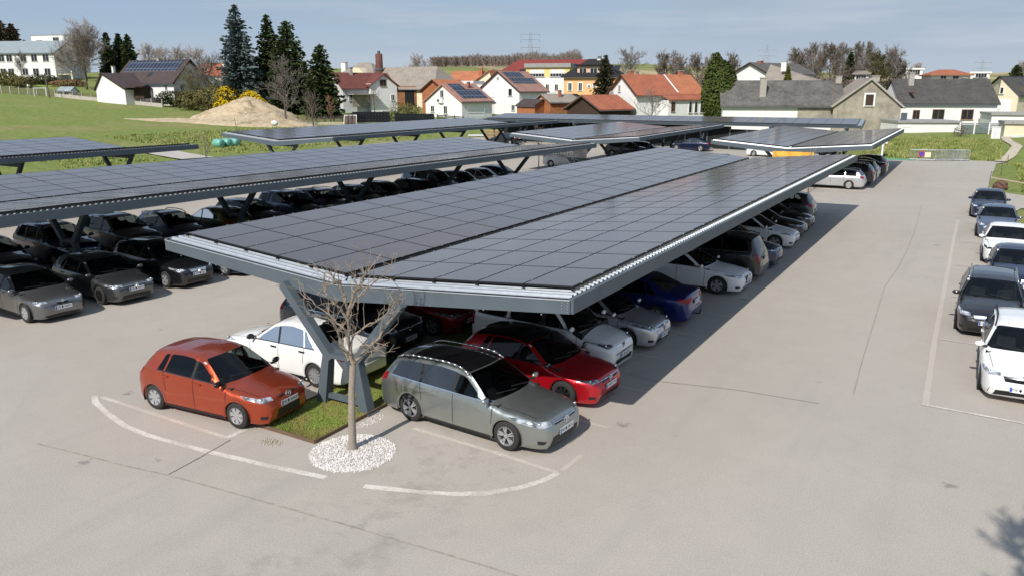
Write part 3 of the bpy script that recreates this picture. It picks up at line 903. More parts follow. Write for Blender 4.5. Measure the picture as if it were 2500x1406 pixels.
DLO = {'hatch': [(.268, .36, .505, .49), (.525, .51, .735, .70), (.748, .714, .80, .745)],
                 'estate': [(.28, .36, .50, .485), (.517, .502, .70, .70), (.715, .715, .895, .86)],
                 'sedan': [(.285, .37, .505, .49), (.52, .507, .70, .672), (.712, .684, .78, .70)],
                 'suv': [(.27, .345, .49, .48), (.508, .498, .70, .69), (.715, .705, .86, .81)],
                 'mpv': [(.235, .33, .47, .455), (.487, .472, .68, .675), (.70, .695, .90, .87)],
                 'van': [(.225, .32, .45, .43), (.475, .46, .69, .69), (.715, .715, .93, .925)]}
def car(label, x, y, head, L, W, Hh, style, color, wb, fo, cowl=None, Rw=.315, wheel='alloy5', rails=False, roofpan=None, belt=(.615, .665), roofw=.70,
        hl=None, grille=None, intake=None, badge=None, plate=None, rear_plate=None, trim=None, handles=None, dlo=None, group='parked cars', prof=None,
        mirror=None, fog=False, chrome=False, roofcol=None, detail=2, cat='car', tail=None, sticker=True, rhl=None, clad=False, antenna=False, towbar=False, privacy=False, lampm=None):
    root = thing('parked_car', label, cat, (x, y, 0), R(head), group)
    cw = cowl or {'hatch': .245, 'estate': .255, 'sedan': .265, 'suv': .25, 'mpv': .215, 'van': .205}[style]
    b = CarBody(L, W, Hh, style, cw, belt, roofw, prof); b.Rw = Rw; Ra = Rw * 1.16
    axf, axr = L / 2 - fo, L / 2 - fo - wb
    wd0 = cw * L + .03; rf = {'hatch': .43, 'estate': .42, 'sedan': .43, 'suv': .405, 'mpv': .39, 'van': .37}[style] * L
    rw = {'hatch': (.955, .875), 'estate': (.965, .912), 'sedan': (.85, .70), 'suv': (.96, .905), 'mpv': (.966, .925), 'van': (.986, .95)}[style]
    dl = dlo or DLO[style]
    clear = detail > 1
    tops = [(wd0, rf + .03, .065)] + ([(rw[1]*L + .02, rw[0]*L, .10)] if style == 'hatch' else [])
    cl_side = dl if not privacy else dl[:1]
    V, F = b.build((axf, axr), Ra, [(tuple(q * L for q in w4), .058) for w4 in cl_side] if clear else None, tops)
    me = bpy.data.meshes.new('body'); me.from_pydata([tuple(p) for p in V], [], F)
    me.polygons.foreach_set('use_smooth', [True] * len(me.polygons)); me.materials.append(color); me.update()
    body = link('body', me, root)
    def P(name, vf, mt, parent=root, smooth=True):
        return MB().add(*vf).build(name, mt, parent, smooth)
    k = wb / 2.6
    # glass
    P('windscreen', b.toppatch(wd0, rf + .03, .065), M_CLEAR if clear else M_CGLASS)
    P('rear_window', b.toppatch(rw[0]*L, rw[1]*L + .02, .10 if style != 'van' else .16), M_CLEAR if clear and style == 'hatch' else M_CGLASS)
    if clear:
        # cabin: lining, dashboard, seats, steering wheel
        wi = b.hw - .10; z1 = b.belt0 - .01; x0, x1 = L/2 - dl[0][0]*L + .12, L/2 - dl[-1][2]*L - .05
        m = MB(); m.box(((x0+x1)/2, 0, .34), (x0 - x1, 2*wi, .04))
        for sg in (1, -1): m.box(((x0+x1)/2, sg*(wi - .02), (.34 + z1)/2), (x0 - x1, .03, z1 - .34))
        m.box((x1, 0, (.34 + z1)/2), (.04, 2*wi, z1 - .34)); m.box((x0 - .02, 0, (.34 + z1)/2), (.04, 2*wi, z1 - .34)); m.build('cabin_lining', M_CABIN, root)
        m = MB(); xd = L/2 - cw*L - .30; z1 -= .05; m.hexa([(xd - .62, -wi, .5), (xd, -wi, .5), (xd, wi, .5), (xd - .62, wi, .5)], [(xd - .5, -wi*.97, z1 - .0), (xd + .05, -wi*.85, z1 + .0), (xd + .05, wi*.85, z1 + .0), (xd - .5, wi*.97, z1 - .0)]); m.build('dashboard', M_CABIN, root); z1 += .05
        xs = L/2 - dl[0][2]*L + .18
        for sg in (1, -1):
            m = MB(); m.box((xs + .12, sg*.37, .48), (.5, .48, .22))
            m.hexa([(xs - .28, sg*.37 - .23, .5), (xs - .1, sg*.37 - .23, .5), (xs - .1, sg*.37 + .23, .5), (xs - .28, sg*.37 + .23, .5)], [(xs - .42, sg*.37 - .2, z1 + .12), (xs - .3, sg*.37 - .2, z1 + .12), (xs - .3, sg*.37 + .2, z1 + .12), (xs - .42, sg*.37 + .2, z1 + .12)])
            m.ball((xs - .4, sg*.37, z1 + .22), (.06, .13, .1), 8, 6); m.build('front_seat', M_SEAT, root)
        xr = xs - .95; m = MB(); m.box((xr + .15, 0, .5), (.5, 2*wi - .15, .24))
        m.hexa([(xr - .25, -wi + .1, .5), (xr - .05, -wi + .1, .5), (xr - .05, wi - .1, .5), (xr - .25, wi - .1, .5)], [(xr - .4, -wi + .14, z1 + .06), (xr - .26, -wi + .14, z1 + .06), (xr - .26, wi - .14, z1 + .06), (xr - .4, wi - .14, z1 + .06)])
        for yy in (-.38, .38): m.ball((xr - .36, yy, z1 + .14), (.06, .13, .09), 8, 6)
        m.build('rear_seat', M_SEAT, root)
        m = MB(); c = Vector((xd - .52, .37, z1 + .0)); ring = [c + Vector((.08*math.sin(t), .18*math.cos(t), .16*math.sin(t))) for t in np.linspace(0, 6.2832, 15)]; m.path(ring, .016, 5); m.build('steering_wheel', M_BLACK, root)
    if roofpan: P('roof_panel', b.toppatch(rf + (.045 if roofpan == 'all' else .07), rw[1]*L - (.0 if roofpan == 'all' else .42), .0 if roofpan == 'all' else .10, .005, 14, 16), M_GLOSS)
    zf = axf - .02
    for sg in (1, -1):
        for w4 in dl:
            P('side_window', b.sidewin(sg, *[q * L for q in w4]), M_CLEAR if clear and w4 in cl_side else M_CGLASS)
        if detail > 1:
            # dark pillar between the doors
            p0, p1 = dl[0], dl[1]
            P('door_pillar', b.sidewin(sg, p0[2]*L, p0[3]*L, p1[0]*L, p1[1]*L, nu=1, off=.004), M_BLACK)
            if privacy: P('rear_pillar', b.sidewin(sg, dl[1][2]*L, dl[1][3]*L, dl[2][0]*L, dl[2][1]*L, nu=1, off=.004), M_BLACK)
            for (da, db) in ((dl[0][0]*L - .02, dl[0][0]*L + .03), (dl[0][2]*L + .02, dl[0][2]*L + .02), (dl[1][2]*L + .03, dl[1][2]*L - .02)):
                zt = b.belt(da) + .01; zs = np.linspace(zt, .27, 9); pv = []
                if db > dl[1][2]*L - .1:            # rear door edge runs round the wheel arch
                    zs = np.linspace(zt, Rw + Ra*.72, 6)
                for z in zs:
                    d = da + (db - da) * (zt - z) / max(.01, zt - zs[-1]); yy = float(b.side(d, z)) + .003
                    pv += [(L/2 - d - .006, sg * yy, z), (L/2 - d + .006, sg * yy, z)]
                MB().add(pv, [(2*i, 2*i+1, 2*i+3, 2*i+2) for i in range(len(zs) - 1)]).build('door_gap', M_SEAM, root)
            for dh, di in ((dl[0][2]*L - .13, 0), (dl[1][2]*L - .03, 1)):
                z = b.belt(dh) - .085; yy = float(b.side(dh, z))
                m = MB(); m.box((L/2 - dh, sg * (yy + .018), z), (.19, .028, .03)); m.build('door_handle', handles or color, root)
            # waist trim line
            m = MB(); pv = []
            for i in range(21):
                d = (dl[0][0] + (dl[-1][2] - dl[0][0]) * i / 20) * L; z = b.belt(d) + .006
                for dz in (0, .02): pv.append((L/2 - d, sg * (float(b.side(d, z + dz)) + .009), z + dz))
            m.add(pv, [(2*i, 2*i+1, 2*i+3, 2*i+2) for i in range(20)]); m.build('window_trim', M_CHROME if chrome else M_BLACK, root)
            # sill
            m = MB(); pv = []
            for i in range(13):
                d = L/2 - axf + Ra + .02 + (wb - 2*Ra - .04) * i / 12
                for z in (.172, .235 if not clad else .33): pv.append((L/2 - d, sg * (float(b.side(d, z)) + .006), z))
            m.add(pv, [(2*i, 2*i+1, 2*i+3, 2*i+2) for i in range(12)]); m.build('sill_trim', M_BLACK, root)
        # mirror
        dm = dl[0][0]*L + .10; zm = b.belt(dm) + .085; ym = float(b.side(dm, zm))
        m = MB(); m.ball((L/2 - dm, sg * (ym + .13), zm - .01), (.055, .115, .07), 10, 7); mo = m.build('door_mirror', mirror or color, root, True)
        m = MB(); m.box((L/2 - dm + .01, sg * (ym + .02), zm - .045), (.06, .13, .035)); m.build('mirror_arm', M_BLACK, mo)
        # arches, wells and wheels
        for ax in (axf, axr):
            m = MB(); n = 26; vs = []
            for i in range(n + 1):
                a = R(-14) + R(208) * i / n
                for rr_, off in ((Ra - .03, -.02), (Ra - .012, .006), (Ra + (.055 if clad else .035), .003)):
                    xx, zz = ax + rr_ * math.cos(a), Rw + rr_ * math.sin(a)
                    zz = max(zz, .165); vs.append((xx, sg * (float(b.side(L/2 - xx, zz)) + off), zz))
            m.add(vs, [(3*i+j, 3*i+j+1, 3*i+j+4, 3*i+j+3) for i in range(n) for j in range(2)])
            m.build('wheel_arch', M_BLACK if clad else color, root, True)
            m = MB(); vs = []
            yo = float(b.side(L/2 - ax, Rw + Ra*.9)) - .004
            for i in range(19):
                a = R(-20) + R(220) * i / 18
                for yy in (yo, yo - .34): vs.append((ax + Ra*.985*math.cos(a), sg * yy, max(.15, Rw + Ra*.985*math.sin(a))))
            m.add(vs, [(2*i, 2*i+1, 2*i+3, 2*i+2) for i in range(18)])
            m.add([(ax + Ra*math.cos(t), sg * (yo - .26), max(.15, Rw + Ra*math.sin(t))) for t in np.linspace(R(-20), R(200), 14)], [tuple(range(14))])
            m.build('wheel_well', M_WELL, root)
            tm, br, rm = wheel_meshes(Rw, wheel)
            wo = link('wheel', tm, root, (ax, sg * (b.hw - .125), Rw)); wo.rotation_euler = (0, rng.uniform(0, 6), 0 if sg > 0 else PI)
            link('rim', rm, wo); link('brake_disc', br, wo)
    # lamps
    hz, hh, db, yi = hl or (.475, .085, .15, .29); hh *= 1.2
    for sg in (1, -1):
        tp = [(.03*L, sg*yi*W, hz*Hh + hh*.75), (.06*L, sg*.40*W, hz*Hh + hh*1.0), (db*L, sg*.475*W, hz*Hh + hh*1.35)]
        bt = [(.012*L, sg*yi*W, hz*Hh), (.03*L, sg*.41*W, hz*Hh - hh*.15), (db*.78*L, sg*.485*W, hz*Hh + hh*.6)]
        lo = P('headlight', b.strip(tp, bt, 10, 5, .008), lampm or M_LAMP)
        if detail > 1:
            c = b.snap((L/2 - .05*L, sg*.385*W, hz*Hh + hh*.45), .012)
            m = MB(); m.ball(c, (.03, .045, .036), 8, 6); m.build('projector_lens', M_CHROME, lo, True)
        rt, rb, ri, rd = tail or ((.70, .55, .34, .08) if style not in ('van', 'mpv', 'sedan') else ((.66, .55, .27, .075) if style == 'sedan' else (.68, .45, .43, .045)))
        tp = [((1-.012)*L, sg*ri*W, rt*Hh*.98), ((1-.03)*L, sg*.44*W, rt*Hh), ((1-rd)*L, sg*.478*W, rt*Hh)]
        bt = [((1-.004)*L, sg*ri*W, rb*Hh + .02), ((1-.02)*L, sg*.45*W, rb*Hh), ((1-rd*.8)*L, sg*.485*W, rb*Hh + .03)]
        P('tail_light', b.strip(tp, bt, 8, 5, .008), M_RED)
        if fog:
            P('fog_light', b.strip([(.03*L, sg*.33*W, .34), (.05*L, sg*.42*W, .35)], [(.03*L, sg*.35*W, .28), (.05*L, sg*.42*W, .27)], 4, 3, .006), M_BLACK)
    # front face
    gz0, gz1, gy, gm = grille or (.40, .46, .22, M_GLOSS)
    go = P('grille', b.strip([(.01*L, -gy*W, gz1*Hh), (0, 0, gz1*Hh + .01), (.01*L, gy*W, gz1*Hh)], [(0, -gy*.86*W, gz0*Hh), (0, 0, gz0*Hh), (0, gy*.86*W, gz0*Hh)], 12, 4, .006), gm)
    if chrome or gm is M_GLOSS:
        P('grille_bar', b.strip([(.01*L, -gy*W, gz1*Hh - .012), (0, 0, gz1*Hh - .005), (.01*L, gy*W, gz1*Hh - .012)], [(.01*L, -gy*W, gz1*Hh - .035), (0, 0, gz1*Hh - .028), (.01*L, gy*W, gz1*Hh - .035)], 12, 1, .012), M_CHROME, go)
    iz0, iz1, iy = intake or (.17, .25, .30)
    P('lower_intake', b.strip([(.02*L, -iy*W, iz1*Hh), (0, 0, iz1*Hh), (.02*L, iy*W, iz1*Hh)], [(.03*L, -iy*1.1*W, iz0*Hh), (.01*L, 0, iz0*Hh), (.03*L, iy*1.1*W, iz0*Hh)], 10, 3, .006), M_BLACK)
    if detail > 1:      # bonnet shut lines
        for sg in (1, -1):
            pv = []
            for i in range(13):
                d = (.07 + (cw - .07) * i / 12) * L; yy = sg * (.35 + .06 * i / 12) * W
                for q in (-.005, .005): pv.append(b.snap((L/2 - d, yy + q, float(b.T(d, yy))), .004))
            MB().add(pv, [(2*i, 2*i+1, 2*i+3, 2*i+2) for i in range(12)]).build('bonnet_gap', M_SEAM, root)
        for y0_, y1_ in ((.28, -.04), (-.02, -.30)):
            m = MB()
            q = [b.snap((L/2 - cw*L - .05 - .25*(y*W/b.hw)**2*.5 - (.12 if e else 0), y*W, float(b.top(cw*L + .07)) + .05), .018) for e, y in ((0, y0_), (1, y1_))]
            m.beam(q[0], q[1], .02, .018)
            m.build('wiper', M_BLACK, root)
        if sticker:
            for yy, dz in ((-.36, .1), ):
                d = rf - .02; q = b.snap((L/2 - d - .10, yy*W, float(b.T(d, yy*W))), .012)
                nz = .35
                m = MB(); m.add([q + Vector((dx, dy, -dx*.55)) for dx, dy in ((-.035, -.035), (.035, -.035), (.035, .035), (-.035, .035))], [(0, 1, 2, 3)])
                m.build('sticker', M_STICK, root)
    # plates
    def mkplate(txt, xx, z, yaw, tilt):
        pl = thing_part('number_plate', root, xx, z, yaw, tilt)
        if detail > 1 and txt:
            lo = link('lettering', textmesh(txt, .086, M_INK), pl, (.024, 0, .0045))
            mb = MB(); mb.add([(-.26, -.055, .004), (-.215, -.055, .004), (-.215, .055, .004), (-.26, .055, .004)], [(0, 1, 2, 3)]); mb.build('euro_band', M_BLUE, pl)
    def thing_part(nm, par, xx, z, yaw, tilt):
        mb = MB(); mb.box((0, 0, 0), (.53, .125, .006)); o = mb.build(nm, M_PLATE, par)
        # plate lies in its local xy plane: x reads left to right, z points out
        fw = 1 if yaw == 0 else -1
        nx, nz = math.cos(tilt) * fw, math.sin(tilt)
        n_ = Vector((nx, 0, nz)); xx_ = Vector((0, 1 * fw, 0)); yy_ = n_.cross(xx_)
        Mx = Matrix((( xx_.x, yy_.x, n_.x, xx), (xx_.y, yy_.y, n_.y, 0), (xx_.z, yy_.z, n_.z, z), (0, 0, 0, 1)))
        o.matrix_local = Mx; return o
    zp = (plate[1] if plate else .30) * Hh
    mkplate(plate[0] if plate else None, b.snap((L/2 + .1, 0, zp), .018).x, zp, 0, 0)
    zr = (.60 if style in ('sedan',) else (.55 if style in ('suv', 'van', 'mpv') else .56)) * Hh
    if rear_plate: zr = rear_plate[1] * Hh
    mkplate(rear_plate[0] if rear_plate else None, b.snap((-L/2 - .1, 0, zr), .018).x - .01, zr, 1, .1)
    if badge and detail > 1:
        kind, bz, bs = badge; c = b.snap((L/2 + .1, 0, bz * Hh), .02); m = MB()
        for pl in BADGE[kind]:
            m.path([(c.x - .12*(q - 0)*bs, -p * bs + 0, c.z + q * bs) for p, q in pl], .011 if bs > .05 else .009, 5)
        m.build('badge', M_CHROME, root)
    if rails:
        for sg in (1, -1):
            m = MB(); pts = []
            d0, d1 = rf + .12, rw[1]*L - .12
            for i in range(13):
                d = d0 + (d1 - d0) * i / 12; z = b.zc(d); yy = float(b.side(d, z)) - .03
                lift = .055 if 0 < i < 12 else .01
                pts.append((L/2 - d, sg * yy, z + lift))
            m.path(pts, .02, 6); m.build('roof_rail', M_CHROME if rails == 'silver' else M_BLACK, root, True)
    if antenna:
        d = rf + .12 if antenna == 'front' else rw[1]*L - .14; z = float(b.top(d))
        m = MB(); m.tube((L/2 - d, 0, z - .01), (L/2 - d - .16, 0, z + (.2 if antenna != 'fin' else .05)), .008 if antenna != 'fin' else .025, .004, 5); m.build('aerial', M_BLACK, root)
    if towbar:
        m = MB(); m.path([(-L/2 + .1, 0, .32), (-L/2 - .1, 0, .33), (-L/2 - .13, 0, .42)], .022, 6); m.ball((-L/2 - .13, 0, .44), .03); m.build('tow_bar', M_BLACK, root)
    return root
# ------------------------------------------------------------------ the parked cars
C_ORANGE = paint('copper_orange', (.47, .066, .02), .75, .34)
C_WHITE = paint('white_paint', (.84, .84, .83), 0, .4)
C_GREY = paint('silver_green_grey', (.36, .385, .37), .85, .33)
C_RED = paint('bright_red', (.55, .008, .018), .55, .33)
C_DRED = paint('deep_red', (.30, .006, .012), .5, .35)
C_SILVER = paint('silver_paint', (.66, .67, .69), .8, .34)
C_BLUE = paint('royal_blue', (.005, .018, .15), .5, .32)
C_BLACK = paint('black_paint', (.007, .007, .009), 0, .3)
C_BROWN = paint('brown_black_paint', (.016, .013, .014), .3, .34)
C_NAVY = paint('navy_paint', (.006, .012, .042), .3, .32)
C_DGREY = paint('dark_grey_paint', (.115, .12, .12), .8, .33)
C_MGREY = paint('mid_grey_paint', (.20, .20, .205), .8, .33)
C_BGREY = paint('blue_grey_paint', (.15, .19, .28), .75, .33)
C_DBLUE = paint('dark_blue_paint', (.014, .03, .075), .35, .36)
C_GREEN = paint('olive_gold_paint', (.15, .145, .03), .4, .36)
C_TEAL = paint('slate_paint', (.07, .09, .105), .6, .34)
D = '\u2666'
RC = 'cars in the right-hand bays of the nearest carport'; LC = 'cars in the left-hand bays of the nearest carport'
PC = 'cars parked end to end along the right side'; SC = 'cars in the front bays of the second carport'; BC = 'cars in the back bays of the second carport'
FC = 'cars around the far carports'
GR_OPEN = (.42, .455, .26, M_GLOSS)
# nearest carport, right row
car('silver grey estate car with black glass roof, nearest on the right of the bare tree', 3.55, .28, -4, 4.56, 1.76, 1.48, 'estate', C_GREY, 2.6, .93, Rw=.32, wheel='alloy10', rails='silver', roofpan=True,
    badge=('ovals', .475, .075), plate=('ME' + D + '58CO', .30), grille=(.435, .475, .25, M_GLOSS), intake=(.14, .27, .27), hl=(.43, .075, .19, .27), fog=True, handles=M_CHROME, chrome=True, antenna='rear', group=RC, privacy=True, rear_plate=('', .5))
car('red hatchback with black roof and black wheels, second on the right', 3.62, 2.85, -2, 4.06, 1.76, 1.43, 'hatch', C_RED, 2.54, .82, Rw=.32, wheel='dark8', roofpan='all', mirror=C_BLACK,
    badge=('bolt', .49, .06), plate=('SB' + D + '911EX', .345), grille=(.43, .495, .25, M_GLOSS), intake=(.15, .21, .32), hl=(.47, .07, .13, .27), fog=True, group=RC)
car('white high roofed family van with rounded nose, third on the right', 2.9, 5.0, -1, 4.38, 1.81, 1.80, 'van', C_WHITE, 2.73, .90, Rw=.31, wheel='cap9', badge=('chevrons', .475, .09), plate=('ME' + D + '862BN', .275), mirror=C_WHITE,
    grille=(.43, .455, .22, M_CHROME), intake=(.155, .24, .27), hl=(.455, .155, .19, .28), fog=False, group=RC)
car('silver hatchback with diamond badge and bulging lamps, fourth on the right', 3.25, 7.45, -1, 4.06, 1.73, 1.45, 'hatch', C_SILVER, 2.59, .86, Rw=.31, wheel='alloy5', badge=('diamond', .475, .10), plate=('ME' + D + '471CK', .26),
    grille=(.455, .505, .24, M_GLOSS), intake=(.15, .24, .28), hl=(.45, .13, .23, .24), fog=True, group=RC)
car('royal blue car parked tail out with tow bar, fifth on the right', 3.0, 10.1, 181, 4.68, 1.78, 1.44, 'sedan', C_BLUE, 2.67, .95, Rw=.32, wheel='alloy5', towbar=True, rear_plate=('SB' + D + '204CA', .53), group=RC, tail=(.66, .54, .22, .08))
car('white saloon with large dark grille and four ring badge, sixth on the right', 3.4, 14.85, -1, 4.72, 1.84, 1.43, 'sedan', C_WHITE, 2.82, .88, Rw=.33, wheel='alloy5', badge=('rings4', .45, .055), plate=('ME' + D + '515BX', .36),
    grille=(.27, .485, .20, M_GLOSS), intake=(.15, .18, .30), hl=(.47, .07, .14, .27), fog=True, group=RC)
car('black people carrier parked tail out with red lamps, seventh on the right', 3.35, 17.25, 181, 4.85, 1.9, 1.72, 'mpv', C_BLACK, 2.92, .96, Rw=.33, wheel='alloy5', rear_plate=('ME' + D + '730AG', .5), group=RC, chrome=True, rails='black')
car('dark blue compact people carrier facing out, eighth on the right', 3.6, 19.75, 0, 4.4, 1.79, 1.66, 'mpv', C_DBLUE, 2.68, .9, Rw=.32, badge=('vw', .44, .06), plate=('SB' + D + '618BD', .30), group=RC, fog=True)
car('white sporty hatchback with dark windows, ninth on the right', 3.45, 24.3, 0, 4.27, 1.81, 1.45, 'hatch', C_WHITE, 2.63, .85, Rw=.325, badge=('ess', .46, .05), plate=('ME' + D + '127DV', .30), intake=(.14, .25, .33), fog=True, group=RC)
car('brown black saloon with bright bonnet edge, tenth on the right', 3.05, 26.9, 0, 4.8, 1.85, 1.46, 'sedan', C_BROWN, 2.9, .85, Rw=.33, badge=('roundel', .48, .04), plate=('ME' + D + '335CM', .33), group=RC)
car('black estate car facing out, eleventh on the right', 3.0, 29.4, 0, 4.7, 1.82, 1.47, 'estate', C_BLACK, 2.8, .88, Rw=.33, badge=('vw', .46, .05), plate=('SB' + D + '449DD', .33), group=RC)
car('dark grey sport utility car parked tail out, last on the right', 2.75, 32.1, 182, 4.4, 1.85, 1.65, 'suv', C_DGREY, 2.65, .88, Rw=.34, clad=True, rear_plate=('ME' + D + '286EB', .42), group=RC)
# nearest carport, left row
car('orange red small hatchback at the left front corner of the bays', -1.98, -2.03, 5.2, 3.9, 1.695, 1.475, 'hatch', C_ORANGE, 2.49, .785, Rw=.30, wheel='cap7', badge=('wing', .50, .07), plate=('ME' + D + '484DR', .36), mirror=M_GLOSS,
    grille=(.475, .505, .17, M_GLOSS), intake=(.17, .30, .20), hl=(.45, .085, .17, .26), belt=(.60, .69), fog=True, antenna='front', group=LC)
car('white saloon facing away to the left behind the orange hatchback', -2.27, .78, 180, 4.53, 1.79, 1.49, 'sedan', C_WHITE, 2.636, .87, Rw=.315, wheel='cap12', handles=M_BLACK, mirror=M_BLACK, group=LC, rear_plate=('ME' + D + '903BK', .55))
car('navy and black sport utility car facing in, behind the white saloon', -2.75, 3.2, 0, 4.36, 1.84, 1.61, 'suv', C_NAVY, 2.64, .87, Rw=.34, clad=True, badge=('ess', .47, .06), plate=('SB' + D + '353X', .29), grille=(.36, .50, .26, M_GLOSS), rails='silver', chrome=True, group=LC)
car('dark red hatchback with slim grille facing in under the nearest carport', -2.2, 5.6, 0, 4.06, 1.73, 1.45, 'hatch', C_DRED, 2.58, .85, Rw=.31, wheel='alloy5', badge=('oval', .50, .04), plate=('ME' + D + '617DB', .31), grille=(.44, .475, .25, M_GLOSS), intake=(.15, .30, .25), hl=(.45, .085, .19, .26), fog=True, group=LC)
# right hand side, end to end
car('white estate car with ribbed dark grille, nearest in the right-hand row', 13.98, 9.72, -90, 4.69, 1.83, 1.47, 'estate', C_WHITE, 2.69, .90, Rw=.325, rails='black', badge=('arrow', .56, .045), plate=('ME' + D + '336MA', .27), wheel='alloy5',
    grille=(.385, .485, .24, M_GLOSS), intake=(.15, .235, .36), hl=(.455, .06, .15, .26), group=PC, antenna='fin', chrome=True)
car('brown black estate car with chrome slats, second in the right-hand row', 13.27, 15.2, -90, 4.77, 1.82, 1.5, 'estate', C_BROWN, 2.71, .92, Rw=.33, rails='silver', badge=('vw', .475, .07), plate=('SB' + D + '772CG', .325), grille=(.40, .485, .24, M_CHROME), intake=(.14, .20, .33), hl=(.44, .095, .15, .27), group=PC, fog=True, antenna='fin')
car('black saloon with star on the bonnet, third in the right-hand row', 14.1, 21.2, -90, 4.85, 1.83, 1.46, 'sedan', C_NAVY, 2.87, .84, Rw=.33, badge=('star', .50, .045), plate=('ME' + D + '58Y', .31), grille=(.38, .48, .2, M_CHROME), group=PC)
car('white saloon with black lamp, fourth in the right-hand row', 13.86, 26.9, -90, 4.75, 1.86, 1.45, 'sedan', C_WHITE, 2.87, .85, Rw=.34, badge=('roundel', .5, .04), plate=('ME' + D + '640EL', .33), lampm=M_GLOSS, group=PC)
car('blue grey saloon, fifth in the right-hand row', 13.52, 33.5, -90, 4.6, 1.81, 1.44, 'sedan', C_BGREY, 2.76, .80, Rw=.325, badge=('roundel', .5, .04), plate=('SB' + D + '191BT', .33), group=PC)
car('dark navy saloon with paper behind the windscreen, last in the right-hand row', 13.12, 40.5, -90, 4.65, 1.82, 1.46, 'sedan', C_NAVY, 2.7, .87, Rw=.325, badge=('vw', .48, .05), plate=('ME' + D + '824CC', .33), group=PC)
# second carport, front row (turned about 3 degrees like its roof)
h2 = -3.2
car('grey compact hatchback with twin kidney grille at the left edge', -14.2, .25, h2, 4.24, 1.75, 1.43, 'hatch', C_MGREY, 2.66, .75, Rw=.315, wheel='cap7', badge=('roundel', .53, .04), plate=('SB' + D + '946FT', .33), grille=(.41, .475, .11, M_GLOSS), intake=(.14, .19, .32), hl=(.46, .08, .13, .25), group=SC)
car('grey green hatchback with dark wheels, second in front of the left carport', -14.1, 2.75, h2, 4.26, 1.79, 1.45, 'hatch', C_DGREY, 2.63, .86, Rw=.32, wheel='dark8', badge=('vw', .475, .07), plate=('ME' + D + '693FT', .37), grille=(.46, .485, .24, M_GLOSS), intake=(.16, .25, .27), hl=(.45, .075, .15, .25), fog=True, group=SC)
car('black estate car with silver grille, third in front of the left carport', -14.35, 5.35, h2, 4.68, 1.75, 1.5, 'estate', C_BLACK, 2.7, .9, Rw=.315, wheel='alloy5', rails='black', badge=('vw', .475, .06), plate=('MM' + D + '181', .36), grille=(.42, .50, .2, M_CHROME), chrome=True, group=SC)
for i, (yy, st, c, nm) in enumerate(((7.8, 'hatch', C_NAVY, 'navy'), (10.3, 'sedan', C_BROWN, 'brown black'), (12.9, 'estate', C_BLACK, 'black'), (15.4, 'suv', C_DGREY, 'dark grey'), (18.0, 'hatch', C_BROWN, 'brown'), (20.6, 'estate', C_NAVY, 'blue black'), (23.2, 'hatch', C_BLACK, 'small black'), (25.8, 'sedan', C_MGREY, 'grey'))):
    dim = {'hatch': (4.2, 1.78, 1.46, 2.6, .85), 'sedan': (4.7, 1.82, 1.45, 2.75, .88), 'estate': (4.7, 1.82, 1.48, 2.72, .9), 'suv': (4.4, 1.84, 1.64, 2.66, .88)}[st]
    car(nm + ' car half hidden, %s in the front bays of the left carport' % ('fourth', 'fifth', 'sixth', 'seventh', 'eighth', 'ninth', 'tenth', 'eleventh')[i], -14.3 + .056 * yy, yy, h2, *dim[:3], st, c, dim[3], dim[4], plate=(None, .33), detail=1, group=SC)
# second carport, back row
bl = [(2.5, 'sedan', C_NAVY, 0, 'dark navy saloon in the back bays at the left edge', 0),
      (5.15, 'suv', C_NAVY, 0, 'dark blue sport utility car behind the trestle of the left carport', 1),
      (7.95, 'suv', C_MGREY, 0, 'grey sport utility car with big windscreen behind the black estate', 1),
      (10.5, 'hatch', C_BGREY, 0, 'slate blue hatchback with roof rails in the back bays', 0),
      (12.9, 'hatch', C_GREEN, 180, 'olive gold hatchback facing away in the back bays', 0),
      (15.3, 'estate', C_DBLUE, 0, 'dark blue estate car behind the second strut pair', 0),
      (17.9, 'mpv', C_BGREY, 0, 'blue people carrier with tall windscreen in the back bays', 0),
      (20.5, 'estate', C_TEAL, 0, 'slate estate car with black roof rails in the back bays', 0),
      (23.0, 'hatch', C_DGREY, 0, 'grey hatchback with pale roof edge in the back bays', 0),
      (25.4, 'hatch', C_BLACK, 0, 'black hatchback left of the reversed black estate', 0),
      (27.6, 'estate', C_BLACK, 180, 'black estate parked tail towards us in the back bays', 0),
      (30.0, 'van', C_SILVER, 0, 'pale grey van with high roof in the back bays', 0),
      (33.2, 'hatch', C_BLACK, 0, 'black car with bright roof edge beside the pale van', 0),
      (35.8, 'sedan', C_WHITE, 0, 'white saloon near the far end of the left carport', 0),
      (38.2, 'hatch', C_DBLUE, 0, 'blue hatchback last in the back bays', 0)]
for yy, st, c, hd, lb, cl in bl:
    dim = {'hatch': (4.25, 1.78, 1.47, 2.6, .85), 'sedan': (4.7, 1.82, 1.46, 2.75, .88), 'estate': (4.68, 1.82, 1.49, 2.72, .9), 'suv': (4.5, 1.86, 1.66, 2.68, .9), 'mpv': (4.5, 1.82, 1.66, 2.72, .9), 'van': (4.6, 1.85, 1.85, 2.8, .9)}[st]
    xx = {'hatch': -20.9, 'sedan': -20.9, 'estate': -21.1, 'suv': -21.0, 'mpv': -20.9, 'van': -20.8}[st] + .054 * (yy - 5)
    car(lb, xx, yy, hd + h2, *dim[:3], st, c, dim[3], dim[4], plate=(None, .33), rails='black' if 'rails' in lb or 'tail' in lb else False, clad=bool(cl), group=BC, detail=2 if yy < 24 else 1, sticker=False)
